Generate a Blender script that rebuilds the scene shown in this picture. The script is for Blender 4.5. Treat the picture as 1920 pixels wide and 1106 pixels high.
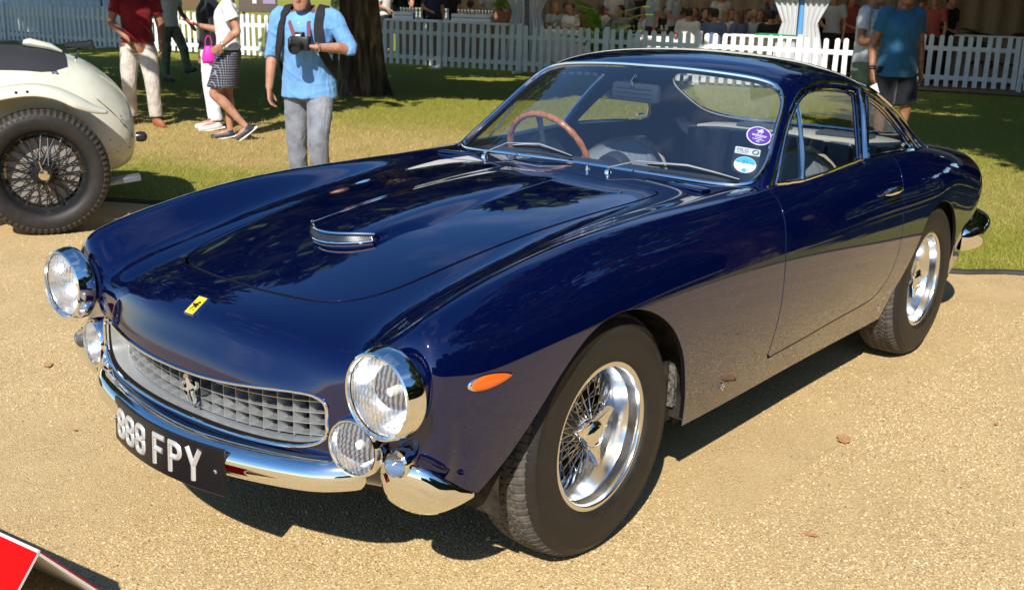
import bpy, bmesh, math, random
import numpy as np
from mathutils import Vector, Matrix
R = math.radians
for o in list(bpy.data.objects):
    bpy.data.objects.remove(o)
scene = bpy.context.scene
COL = scene.collection
random.seed(7)
RNG = np.random.default_rng(7)

# ---------------------------------------------------------------- camera, sky, sun, exposure
CAM_POS = Vector((2.236, 2.230, 1.467))
YAW, PITCH, ROLL, FPX = R(38.895), R(15.474), R(1.719), 2014.8
_d = Vector((-math.cos(YAW)*math.cos(PITCH), -math.sin(YAW)*math.cos(PITCH), -math.sin(PITCH)))
_r = _d.cross(Vector((0, 0, 1))).normalized(); _u = _r.cross(_d)
_r2 = _r*math.cos(ROLL) + _u*math.sin(ROLL); _u2 = -_r*math.sin(ROLL) + _u*math.cos(ROLL)
cam_data = bpy.data.cameras.new('camera')
cam = bpy.data.objects.new('camera', cam_data); COL.objects.link(cam)
_m = Matrix((_r2, _u2, -_d)).transposed().to_4x4(); _m.translation = CAM_POS
cam.matrix_world = _m
cam_data.sensor_fit = 'HORIZONTAL'; cam_data.sensor_width = 36.0
cam_data.lens = 36.0*FPX/1920.0
cam_data.clip_start = 0.05; cam_data.clip_end = 2000.0
cam_data.dof.use_dof = True; cam_data.dof.focus_distance = 2.9; cam_data.dof.aperture_fstop = 14.0
scene.camera = cam

SUN_AZ, SUN_EL = R(29.0), R(40.0)          # from +x towards +y
sun_dir = Vector((math.cos(SUN_AZ)*math.cos(SUN_EL), math.sin(SUN_AZ)*math.cos(SUN_EL), math.sin(SUN_EL)))
world = bpy.data.worlds.new('World'); scene.world = world; world.use_nodes = True
wt = world.node_tree; wt.nodes.clear()
sky = wt.nodes.new('ShaderNodeTexSky'); sky.sky_type = 'NISHITA'; sky.sun_disc = False
sky.sun_elevation = SUN_EL; sky.sun_rotation = math.atan2(sun_dir.x, sun_dir.y)
sky.air_density = 1.0; sky.dust_density = 0.25; sky.ozone_density = 3.0
bg = wt.nodes.new('ShaderNodeBackground'); bg.inputs['Strength'].default_value = 0.125
wo = wt.nodes.new('ShaderNodeOutputWorld')
# thin fair-weather cloud over the whole sky
tc = wt.nodes.new('ShaderNodeTexCoord'); mp = wt.nodes.new('ShaderNodeMapping'); mp.inputs['Scale'].default_value = (1.0, 1.0, 2.6)
nz = wt.nodes.new('ShaderNodeTexNoise'); nz.inputs['Scale'].default_value = 2.3; nz.inputs['Detail'].default_value = 7; nz.inputs['Roughness'].default_value = 0.55
cr = wt.nodes.new('ShaderNodeValToRGB'); cr.color_ramp.elements[0].position = 0.54; cr.color_ramp.elements[1].position = 0.82
cr.color_ramp.elements[0].color = (0, 0, 0, 1); cr.color_ramp.elements[1].color = (0.40, 0.40, 0.40, 1)
mx = wt.nodes.new('ShaderNodeMix'); mx.data_type = 'RGBA'; mx.inputs[7].default_value = (7.0, 7.4, 8.0, 1)
wt.links.new(tc.outputs['Generated'], mp.inputs['Vector']); wt.links.new(mp.outputs['Vector'], nz.inputs['Vector'])
wt.links.new(nz.outputs['Fac'], cr.inputs['Fac']); wt.links.new(cr.outputs['Color'], mx.inputs[0])
hsv = wt.nodes.new('ShaderNodeHueSaturation'); hsv.inputs['Saturation'].default_value = 1.22
wt.links.new(sky.outputs['Color'], hsv.inputs['Color']); wt.links.new(hsv.outputs['Color'], mx.inputs[6]); wt.links.new(mx.outputs[2], bg.inputs['Color'])
wt.links.new(bg.outputs['Background'], wo.inputs['Surface'])
sl = bpy.data.lights.new('sun', 'SUN'); sl.energy = 5.0; sl.angle = R(0.53); sl.color = (1.0, 0.95, 0.87)
so = bpy.data.objects.new('sun', sl); COL.objects.link(so)
so.rotation_euler = (-sun_dir).to_track_quat('-Z', 'Y').to_euler()
scene.view_settings.view_transform = 'Standard'; scene.view_settings.look = 'None'
scene.view_settings.exposure = 0.38; scene.view_settings.gamma = 1.0
scene.view_settings.use_curve_mapping = False
scene.cycles.use_denoising = True
try:
    scene.cycles.denoiser = 'OPENIMAGEDENOISE'
except Exception:
    pass
scene.cycles.max_bounces = 10; scene.cycles.transparent_max_bounces = 16
scene.cycles.caustics_reflective = False; scene.cycles.caustics_refractive = False
scene.cycles.sample_clamp_indirect = 6.0

# ---------------------------------------------------------------- materials
MATS = {}
def mat(name, col=(.5, .5, .5), rough=.5, metal=0., spec=.5, coat=0., coat_rough=.03, sheen=0., emit=None, alpha=None, trans=0., ior=1.45, sss=0.):
    if name in MATS: return MATS[name]
    m = bpy.data.materials.new(name); m.use_nodes = True
    b = m.node_tree.nodes['Principled BSDF']
    b.inputs['Base Color'].default_value = (*col, 1); b.inputs['Roughness'].default_value = rough
    b.inputs['Metallic'].default_value = metal; b.inputs['Specular IOR Level'].default_value = spec
    b.inputs['Coat Weight'].default_value = coat; b.inputs['Coat Roughness'].default_value = coat_rough
    b.inputs['Sheen Weight'].default_value = sheen; b.inputs['Transmission Weight'].default_value = trans
    b.inputs['IOR'].default_value = ior
    m.diffuse_color = (*col, 1)
    MATS[name] = m
    return m
def N(m, t, **kw):
    n = m.node_tree.nodes.new(t)
    for k, v in kw.items():
        if hasattr(n, k): setattr(n, k, v)
    return n
def L(m, a, b): m.node_tree.links.new(a, b)
def bsdf(m): return m.node_tree.nodes['Principled BSDF']
def coords(m, scale=(1, 1, 1), kind='Object', rot=(0, 0, 0)):
    t = N(m, 'ShaderNodeTexCoord'); p = N(m, 'ShaderNodeMapping'); p.inputs['Scale'].default_value = scale
    p.inputs['Rotation'].default_value = rot
    L(m, t.outputs[kind], p.inputs['Vector']); return p.outputs['Vector']
def noise(m, vec, scale=5., detail=4., rough=.55, dist=0.):
    n = N(m, 'ShaderNodeTexNoise'); n.inputs['Scale'].default_value = scale; n.inputs['Detail'].default_value = detail
    n.inputs['Roughness'].default_value = rough; n.inputs['Distortion'].default_value = dist
    L(m, vec, n.inputs['Vector']); return n.outputs['Fac']
def voro(m, vec, scale=5., feature='F1', out='Distance', rand=1.):
    n = N(m, 'ShaderNodeTexVoronoi', feature=feature); n.inputs['Scale'].default_value = scale; n.inputs['Randomness'].default_value = rand
    L(m, vec, n.inputs['Vector']); return n.outputs[out]
def ramp(m, fac, stops):
    n = N(m, 'ShaderNodeValToRGB'); e = n.color_ramp.elements
    while len(e) < len(stops): e.new(.5)
    for i, (p, c) in enumerate(stops):
        e[i].position = p; e[i].color = (*c, 1) if len(c) == 3 else c
    L(m, fac, n.inputs['Fac']); return n.outputs['Color']
def mixc(m, fac, a, b, blend='MIX'):
    n = N(m, 'ShaderNodeMix', data_type='RGBA', blend_type=blend)
    for sock, v in ((n.inputs[0], fac), (n.inputs[6], a), (n.inputs[7], b)):
        if hasattr(v, 'is_output') or isinstance(v, bpy.types.NodeSocket): L(m, v, sock)
        elif isinstance(v, (int, float)): sock.default_value = v
        else: sock.default_value = (*v, 1) if len(v) == 3 else v
    return n.outputs[2]
def mth(m, op, a, b=None):
    n = N(m, 'ShaderNodeMath', operation=op)
    for i, v in enumerate((a, b)):
        if v is None: continue
        if isinstance(v, bpy.types.NodeSocket): L(m, v, n.inputs[i])
        else: n.inputs[i].default_value = v
    return n.outputs[0]
def bump(m, h, strength=.3, dist=.01, normal=None):
    n = N(m, 'ShaderNodeBump'); n.inputs['Strength'].default_value = strength; n.inputs['Distance'].default_value = dist
    L(m, h, n.inputs['Height'])
    if normal is not None: L(m, normal, n.inputs['Normal'])
    return n.outputs['Normal']
def setc(m, sock): L(m, sock, bsdf(m).inputs['Base Color'])
def setn(m, sock): L(m, sock, bsdf(m).inputs['Normal'])
def setr(m, sock): L(m, sock, bsdf(m).inputs['Roughness'])
def thin_glass(name, tint=(.93, .96, .95), base=.04, rough=0.0, dirt=0.):
    """sheet glass: tinted see-through plus mirror, mixed by Fresnel"""
    m = bpy.data.materials.new(name); m.use_nodes = True; nt = m.node_tree; nt.nodes.clear()
    out = nt.nodes.new('ShaderNodeOutputMaterial'); tr = nt.nodes.new('ShaderNodeBsdfTransparent'); gl = nt.nodes.new('ShaderNodeBsdfGlossy')
    tr.inputs['Color'].default_value = (*tint, 1); gl.inputs['Roughness'].default_value = rough; gl.inputs['Color'].default_value = (1, 1, 1, 1)
    fr = nt.nodes.new('ShaderNodeFresnel'); 
    ge = nt.nodes.new('ShaderNodeNewGeometry'); io = nt.nodes.new('ShaderNodeMapRange')     # same reflectance from both sides of the sheet
    io.inputs['To Min'].default_value = 1.55; io.inputs['To Max'].default_value = 1/1.55
    nt.links.new(ge.outputs['Backfacing'], io.inputs['Value']); nt.links.new(io.outputs[0], fr.inputs['IOR'])
    mul = nt.nodes.new('ShaderNodeMath'); mul.operation = 'MULTIPLY_ADD'; mul.inputs[1].default_value = 1.45; mul.inputs[2].default_value = base
    nt.links.new(fr.outputs[0], mul.inputs[0])
    mxs = nt.nodes.new('ShaderNodeMixShader'); nt.links.new(mul.outputs[0], mxs.inputs[0])
    nt.links.new(tr.outputs[0], mxs.inputs[1]); nt.links.new(gl.outputs[0], mxs.inputs[2])
    last = mxs.outputs[0]
    if dirt:
        df = nt.nodes.new('ShaderNodeBsdfDiffuse'); df.inputs['Color'].default_value = (.75, .76, .78, 1)
        m2 = nt.nodes.new('ShaderNodeMixShader'); m2.inputs[0].default_value = dirt
        nt.links.new(last, m2.inputs[1]); nt.links.new(df.outputs[0], m2.inputs[2]); last = m2.outputs[0]
    nt.links.new(last, out.inputs['Surface']); MATS[name] = m
    return m

# ---------------------------------------------------------------- mesh helpers
def link(o, parent=None):
    COL.objects.link(o)
    if parent is not None: o.parent = parent
    return o
def tag(o, label=None, cat=None, group=None, kind=None):
    if label: o['label'] = label
    if cat: o['category'] = cat
    if group: o['group'] = group
    if kind: o['kind'] = kind
    return o
def empty(name, loc=(0, 0, 0), rz=0., label=None, cat=None, group=None):
    o = bpy.data.objects.new(name, None); COL.objects.link(o); o.location = loc; o.rotation_euler = (0, 0, rz)
    o.empty_display_size = .1
    return tag(o, label, cat, group)
def mesh_data(name, V, F, smooth=True, normals=None):
    me = bpy.data.meshes.new(name)
    me.from_pydata([tuple(map(float, v)) for v in V], [], [tuple(int(i) for i in f) for f in F]); me.validate(verbose=False)
    if smooth:
        me.polygons.foreach_set('use_smooth', [True]*len(me.polygons))
        if normals is not None and len(normals) == len(me.vertices):
            me.normals_split_custom_set_from_vertices([tuple(map(float, n)) for n in normals])
    me.update(); return me
def mobj(name, V, F, m=None, parent=None, smooth=True, normals=None, sharp=None):
    me = mesh_data(name, V, F, smooth, normals)
    o = bpy.data.objects.new(name, me); link(o, parent)
    if m is not None: me.materials.append(m)
    if sharp is not None and normals is None: me.set_sharp_from_angle(angle=R(sharp))
    return o
class MB:
    """collects shapes into one mesh"""
    def __init__(s): s.V = []; s.F = []
    def add(s, V, F):
        b = len(s.V); s.V.extend([tuple(v) for v in V]); s.F.extend([tuple(i+b for i in f) for f in F]); return s
    def box(s, c, size, rot=None, bev=0.):
        hx, hy, hz = [a/2 for a in size]
        if bev <= 0:
            V = [(x, y, z) for x in (-hx, hx) for y in (-hy, hy) for z in (-hz, hz)]
            F = [(0, 1, 3, 2), (4, 6, 7, 5), (0, 4, 5, 1), (2, 3, 7, 6), (0, 2, 6, 4), (1, 5, 7, 3)]
        else:
            bm = bmesh.new(); bmesh.ops.create_cube(bm, size=1.0, matrix=Matrix.Diagonal((size[0], size[1], size[2], 1)))
            bmesh.ops.bevel(bm, geom=list(bm.edges)+list(bm.verts), offset=bev, segments=2, affect='EDGES', profile=.5)
            bm.verts.index_update(); V = [tuple(v.co) for v in bm.verts]; F = [tuple(v.index for v in f.verts) for f in bm.faces]; bm.free()
        if rot is not None: V = [tuple(rot @ Vector(v)) for v in V]
        return s.add([(v[0]+c[0], v[1]+c[1], v[2]+c[2]) for v in V], F)
    def tube(s, P, r, n=8, closed=False, cap=True, flat=None):
        V, F = tube(P, r, n, closed, cap, flat); return s.add(V, F)
    def lathe(s, prof, n=32, M=None):
        V, F = lathe(prof, n)
        if M is not None: V = [tuple(M @ Vector(v)) for v in V]
        return s.add(V, F)
    def xf(s, M):
        s.V = [tuple(M @ Vector(v)) for v in s.V]; return s
    def build(s, name, m=None, parent=None, smooth=True, sharp=35):
        return mobj(name, s.V, s.F, m, parent, smooth, sharp=sharp if smooth else None)
def tube(P, r, n=8, closed=False, cap=True, flat=None):
    P = [Vector(p) for p in P]; k = len(P); rr = r if hasattr(r, '__len__') else [r]*k
    V, F = [], []; ref = None
    for i in range(k):
        if closed: t = P[(i+1) % k]-P[i-1]
        else: t = P[min(i+1, k-1)]-P[max(i-1, 0)]
        t.normalize()
        if ref is None:
            ref = Vector((0, 0, 1)) if abs(t.z) < .9 else Vector((1, 0, 0))
        a = (ref-t*ref.dot(t)).normalized(); b = t.cross(a); ref = a
        for j in range(n):
            th = 2*math.pi*j/n
            ca, sa = math.cos(th), math.sin(th)
            if flat: ca *= flat
            V.append(P[i]+(a*ca+b*sa)*rr[i])
    for i in range(k if closed else k-1):
        i2 = (i+1) % k
        for j in range(n):
            F.append((i*n+j, i*n+(j+1) % n, i2*n+(j+1) % n, i2*n+j))
    if cap and not closed:
        F.append(tuple(range(n-1, -1, -1))); F.append(tuple((k-1)*n+j for j in range(n)))
    return V, F
def lathe(prof, n=32):
    """prof: (radius, height) pairs; revolved about +z"""
    V, F = [], []; idx = []
    for (r, h) in prof:
        if r < 1e-6: idx.append([len(V)]*n); V.append((0, 0, h))
        else:
            idx.append(list(range(len(V), len(V)+n)))
            for j in range(n): V.append((r*math.cos(2*math.pi*j/n), r*math.sin(2*math.pi*j/n), h))
    for i in range(len(prof)-1):
        for j in range(n):
            q = [idx[i][j], idx[i][(j+1) % n], idx[i+1][(j+1) % n], idx[i+1][j]]
            q = [v for t, v in enumerate(q) if v not in q[:t]]
            if len(q) > 2: F.append(tuple(q))
    return V, F
def axis_mat(origin, axis, up=(0, 0, 1)):
    """matrix taking +z to axis at origin"""
    z = Vector(axis).normalized(); x = Vector(up).cross(z)
    if x.length < 1e-4: x = Vector((1, 0, 0))
    x.normalize(); y = z.cross(x)
    M = Matrix((x, y, z)).transposed().to_4x4(); M.translation = Vector(origin); return M
def spline(P, n, closed=False):
    """Catmull-Rom through P, n samples per span"""
    P = [np.array(p, float) for p in P]; k = len(P); out = []
    for i in range(k if closed else k-1):
        p1, p2 = P[i], P[(i+1) % k]
        p0 = P[i-1] if (closed or i > 0) else 2*p1-p2
        p3 = P[(i+2) % k] if (closed or i+2 < k) else 2*p2-p1
        for j in range(n):
            t = j/n
            out.append(.5*((2*p1)+(-p0+p2)*t+(2*p0-5*p1+4*p2-p3)*t*t+(-p0+3*p1-3*p2+p3)*t**3))
    if not closed: out.append(P[-1])
    return np.array(out)
def sdist(px, py, poly):
    """signed distance to a closed polygon (negative inside), vectorised"""
    poly = np.asarray(poly, float); d2 = np.full(px.shape, 1e18); ins = np.zeros(px.shape, bool); n = len(poly)
    for i in range(n):
        ax, ay = poly[i]; bx, by = poly[(i+1) % n]; ex, ey = bx-ax, by-ay
        wx, wy = px-ax, py-ay; t = np.clip((wx*ex+wy*ey)/max(ex*ex+ey*ey, 1e-18), 0, 1)
        d2 = np.minimum(d2, (wx-t*ex)**2+(wy-t*ey)**2)
        if ay != by:
            c = ((ay > py) != (by > py)) & (px < (bx-ax)*(py-ay)/(by-ay)+ax); ins ^= c
    d = np.sqrt(d2); return np.where(ins, -d, d)
def rrect(pts, r, n=5):
    """polygon with rounded corners; r scalar or per-corner"""
    k = len(pts); out = []; rr = r if hasattr(r, '__len__') else [r]*k
    for i in range(k):
        p = np.array(pts[i], float); a = np.array(pts[i-1], float)-p; b = np.array(pts[(i+1) % k], float)-p
        la, lb = np.linalg.norm(a), np.linalg.norm(b); q = min(rr[i], la*.49, lb*.49)
        s, e = p+a/la*q, p+b/lb*q
        for j in range(n+1):
            t = j/n; out.append((1-t)**2*s+2*t*(1-t)*p+t*t*e)
    return np.array(out)
def dense(poly, step):
    poly = np.asarray(poly, float); out = []
    for i in range(len(poly)):
        a, b = poly[i], poly[(i+1) % len(poly)]; n = max(1, int(np.linalg.norm(b-a)/step))
        for j in range(n): out.append(a+(b-a)*j/n)
    return np.array(out)
# ---------------------------------------------------------------- smooth panel surfaces
def _bw(f):
    return np.stack([(1-f)**3/6, (3*f**3-6*f**2+4)/6, (-3*f**3+3*f**2+3*f+1)/6, f**3/6], -1)
def _dbw(f):
    return np.stack([-(1-f)**2/2, (9*f**2-12*f)/6, (-9*f**2+6*f+3)/6, f**2/2], -1)
def basis(t, m, der=False):
    t = np.asarray(t, float); i = np.clip(np.floor(t).astype(int), 0, m-2); f = t-i
    w = _dbw(f) if der else _bw(f); B = np.zeros((len(t), m+2))
    for k in range(4): B[np.arange(len(t)), i+k] += w[:, k]
    C = B[:, 1:-1].copy()                       # phantom ends: P[-1] = 2P0-P1
    C[:, 0] += 2*B[:, 0]; C[:, 1] -= B[:, 0]; C[:, -1] += 2*B[:, -1]; C[:, -2] -= B[:, -1]
    return C
class Surf:
    def __init__(s, rows, comp=.75, it=2, sign=1):
        s.sign = sign
        P = np.array(rows, float); m, n, _ = P.shape
        mir = P[:, :0:-1].copy(); mir[:, :, 1] *= -1
        G = np.concatenate([mir, P], 1); s.h = n-1; s.m = m; s.n = 2*n-1
        Bu, Bv = basis(np.arange(m), m), basis(np.arange(s.n), s.n); Q = G.copy()
        for _ in range(it):
            S = np.einsum('ai,bj,ijk->abk', Bu, Bv, Q); Q = Q+comp*(G-S)
        s.Q = Q
    def at(s, u, v, nrm=False):
        u = np.atleast_1d(np.asarray(u, float)); v = np.atleast_1d(np.asarray(v, float))+s.h
        Bu, Bv = basis(u, s.m), basis(v, s.n)
        p = np.einsum('ai,aj,ijk->ak', Bu, Bv, s.Q)
        if not nrm: return p
        du = np.einsum('ai,aj,ijk->ak', basis(u, s.m, True), Bv, s.Q); dv = np.einsum('ai,aj,ijk->ak', Bu, basis(v, s.n, True), s.Q)
        nn = np.cross(du, dv); l = np.linalg.norm(nn, axis=1, keepdims=True); nn = s.sign*nn/np.maximum(l, 1e-12)
        return p, nn, du, dv
    def patch(s, ku, kv):
        us = np.linspace(0, s.m-1, (s.m-1)*ku+1); vs = np.linspace(-s.h, s.h, 2*s.h*kv+1)
        UU, VV = np.meshgrid(us, vs, indexing='ij'); p, nn, _, _ = s.at(UU.ravel(), VV.ravel(), True)
        a, b = UU.shape; I = np.arange(a*b).reshape(a, b)
        F = np.stack([I[:-1, :-1], I[1:, :-1], I[1:, 1:], I[:-1, 1:]], -1).reshape(-1, 4)
        if s.sign < 0: F = F[:, ::-1]
        return Piece(p, nn, [tuple(f) for f in F], np.stack([UU.ravel(), VV.ravel()], -1))
    def find(s, ax, tgt, g):
        """(u,v) where coordinates ax equal tgt, Newton from guess g"""
        u, v = float(g[0]), float(g[1])
        for _ in range(30):
            p, nn, du, dv = s.at(u, v, True)
            e = np.array([tgt[0]-p[0, ax[0]], tgt[1]-p[0, ax[1]]])
            J = np.array([[du[0, ax[0]], dv[0, ax[0]]], [du[0, ax[1]], dv[0, ax[1]]]])
            try: st = np.linalg.solve(J, e)
            except np.linalg.LinAlgError: break
            st = np.clip(st, -.6, .6); u = min(max(u+st[0], 0), s.m-1); v = min(max(v+st[1], -s.h), s.h)
            if abs(e).max() < 1e-6: break
        return u, v
    def guess(s, ax, tgt, ok=lambda p: True):
        if not hasattr(s, '_g'): s._g = s.patch(4, 4)
        d = (s._g.V[:, ax[0]]-tgt[0])**2+(s._g.V[:, ax[1]]-tgt[1])**2
        for i in np.argsort(d)[:4000]:
            if ok(s._g.V[i]): return s._g.UV[i]
        return s._g.UV[int(np.argmin(d))]
    def pt(s, ax, tgt, ok=lambda p: True):
        u, v = s.find(ax, tgt, s.guess(ax, tgt, ok)); p, nn, _, _ = s.at(u, v, True)
        return Vector(p[0]), Vector(nn[0])
class Piece:
    def __init__(s, V, Nn, F, UV): s.V, s.N, s.F, s.UV = V, Nn, F, UV
    def clip(s, g):
        """keep the region g<=0 (g per vertex), cutting faces along g=0"""
        V = list(s.V); Nn = list(s.N); UV = list(s.UV); cut = {}; F = []
        def cv(a, b):
            k = (a, b) if a < b else (b, a)
            if k not in cut:
                t = g[k[0]]/(g[k[0]]-g[k[1]]); t = min(max(t, 1e-4), 1-1e-4)
                cut[k] = len(V); V.append(s.V[k[0]]*(1-t)+s.V[k[1]]*t); n = s.N[k[0]]*(1-t)+s.N[k[1]]*t
                Nn.append(n/max(np.linalg.norm(n), 1e-9)); UV.append(s.UV[k[0]]*(1-t)+s.UV[k[1]]*t)
            return cut[k]
        neg = g <= 0
        for f in s.F:
            c = sum(bool(neg[i]) for i in f)
            if c == len(f): F.append(f)
            elif c:
                out = []
                for i in range(len(f)):
                    a, b = f[i], f[(i+1) % len(f)]
                    if neg[a]: out.append(a)
                    if neg[a] != neg[b]: out.append(cv(a, b))
                if len(out) > 2: F.append(tuple(out))
        return Piece(np.array(V), np.array(Nn), F, np.array(UV)).compact()
    def compact(s):
        used = np.unique(np.array([i for f in s.F for i in f], int)) if s.F else np.zeros(0, int)
        mp = -np.ones(len(s.V), int); mp[used] = np.arange(len(used))
        return Piece(s.V[used], s.N[used], [tuple(mp[i] for i in f) for f in s.F], s.UV[used])
    def keep(s, fn):
        s.F = [f for f in s.F if fn(s.V[list(f)].mean(0))]; return s.compact()
    def offset(s, d): return Piece(s.V+s.N*d, s.N, s.F, s.UV)
    def boundary(s):
        e = {}
        for f in s.F:
            for i in range(len(f)):
                a, b = f[i], f[(i+1) % len(f)]
                k = (a, b) if a < b else (b, a); e[k] = None if k in e else (a, b)
        return [v for v in e.values() if v is not None]
    def build(s, name, m, parent=None, rim=0., rim_r=.0015, where=None, seal=None):
        """object with returned edges (rim = depth of the folded edge)"""
        V = [tuple(v) for v in s.V]; Nn = [tuple(n) for n in s.N]; F = list(s.F)
        if rim > 0:
            b = [e for e in s.boundary() if where is None or where(s.V[e[0]], s.V[e[1]])]
            ids = {}
            outn = {}
            for a, c in b:
                t = s.V[c]-s.V[a]; o = np.cross(t, s.N[a]); o = o/max(np.linalg.norm(o), 1e-9)
                for q in (a, c): outn[q] = outn.get(q, 0)+o
            for q, o in outn.items():
                o = o/max(np.linalg.norm(o), 1e-9); n = s.N[q]
                i0 = len(V); V.append(tuple(s.V[q]+o*rim_r*.7-n*rim_r*.5)); Nn.append(tuple((o+n)/max(np.linalg.norm(o+n), 1e-6)))
                V.append(tuple(s.V[q]+o*rim_r-n*rim_r*2)); Nn.append(tuple(o))
                V.append(tuple(s.V[q]+o*rim_r-n*rim)); Nn.append(tuple(o)); ids[q] = i0
            for a, c in b:
                i, j = ids[a], ids[c]
                F += [(c, a, i, j), (j, i, i+1, j+1), (j+1, i+1, i+2, j+2)]
        o = mobj(name, V, F, m, parent, True, Nn)
        if rim > 0 and seal is not None:
            o.data.materials.append(seal); mi = np.zeros(len(F), np.int32); mi[len(s.F)+2::3] = 1; o.data.polygons.foreach_set('material_index', mi)  # deep edge walls coloured black: the shade inside the shut gaps
        return o

# ---------------------------------------------------------------- car paint, chrome, rubber ...
paint = mat('navy_paint', (.0014, .0055, .06), .05, .55, .2, coat=1., coat_rough=.003); bsdf(paint).inputs['Coat IOR'].default_value = 1.70
_v = coords(paint, (1, 1, 1)); setn(paint, bump(paint, noise(paint, _v, 7., 2., .4), .006, .02))
chrome = mat('chrome', (.86, .86, .85), .045, 1.)
alu = mat('polished_aluminium', (.80, .80, .79), .16, 1.)
_n = noise(alu, coords(alu, (30, 30, 30)), 1., 3.); setr(alu, mth(alu, 'MULTIPLY_ADD', _n, .18)); alu.node_tree.nodes[-1].inputs[2].default_value = .08
dull_alu = mat('satin_aluminium', (.7, .71, .71), .32, .75)
_n = noise(dull_alu, coords(dull_alu, (9, 9, 9)), 1., 5.); setc(dull_alu, ramp(dull_alu, _n, [(.3, (.60, .62, .62)), (.7, (.78, .79, .79))]))
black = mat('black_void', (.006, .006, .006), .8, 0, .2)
under = mat('underseal', (.012, .011, .010), .75, 0, .3)
_n = noise(under, coords(under, (1, 1, 1)), 18., 6.); setc(under, ramp(under, _n, [(.35, (.007, .007, .007)), (.75, (.05, .042, .03))])); setn(under, bump(under, _n, .6, .01))
rubber = mat('tyre_rubber', (.018, .016, .014), .52, 0, .35)
_n = noise(rubber, coords(rubber, (1, 1, 1)), 22., 6.); setc(rubber, ramp(rubber, _n, [(.3, (.016, .0145, .013)), (.8, (.028, .024, .020))])); setr(rubber, mth(rubber, 'MULTIPLY_ADD', _n, .2)); rubber.node_tree.nodes[-1].inputs[2].default_value = .42
tread_m = mat('tread_rubber', (.05, .042, .033), .85, 0, .2)
_n = noise(tread_m, coords(tread_m, (1, 1, 1)), 40., 6.); setc(tread_m, ramp(tread_m, _n, [(.3, (.05, .046, .040)), (.75, (.13, .115, .095))]))
wood = mat('varnished_wood', (.45, .16, .05), .18, 0, .5, coat=.8)
_n = noise(wood, coords(wood, (4, 30, 30)), 1.5, 5., .6, .6); setc(wood, ramp(wood, _n, [(.3, (.38, .12, .04)), (.7, (.62, .24, .08))]))
leather = mat('dark_leather', (.075, .090, .12), .42, 0, .5)
_n = noise(leather, coords(leather, (1, 1, 1)), 120., 4.); setn(leather, bump(leather, _n, .15, .004))
cream_leather = mat('cream_leather', (.62, .55, .42), .45, 0, .4)
cream_trim = mat('cream_trim', (.60, .57, .50), .6)
dash_m = mat('dash_crackle', (.030, .038, .055), .55)
white_m = mat('white_print', (.82, .82, .82), .5)
amber = mat('amber_lens', (.75, .12, .01), .12, 0, .5, coat=.6)
glass = thin_glass('window_glass', (.91, .94, .93), .045)
screen_glass = thin_glass('windscreen_glass', (.93, .96, .97), .10, dirt=.008)
yellow = mat('badge_yellow', (.80, .58, .02), .3, 0, .5, coat=.5)
plate_m = mat('plate_black', (.008, .008, .009), .35, 0, .5)
silver_char = mat('silver_characters', (.72, .72, .71), .32, .6)

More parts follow.
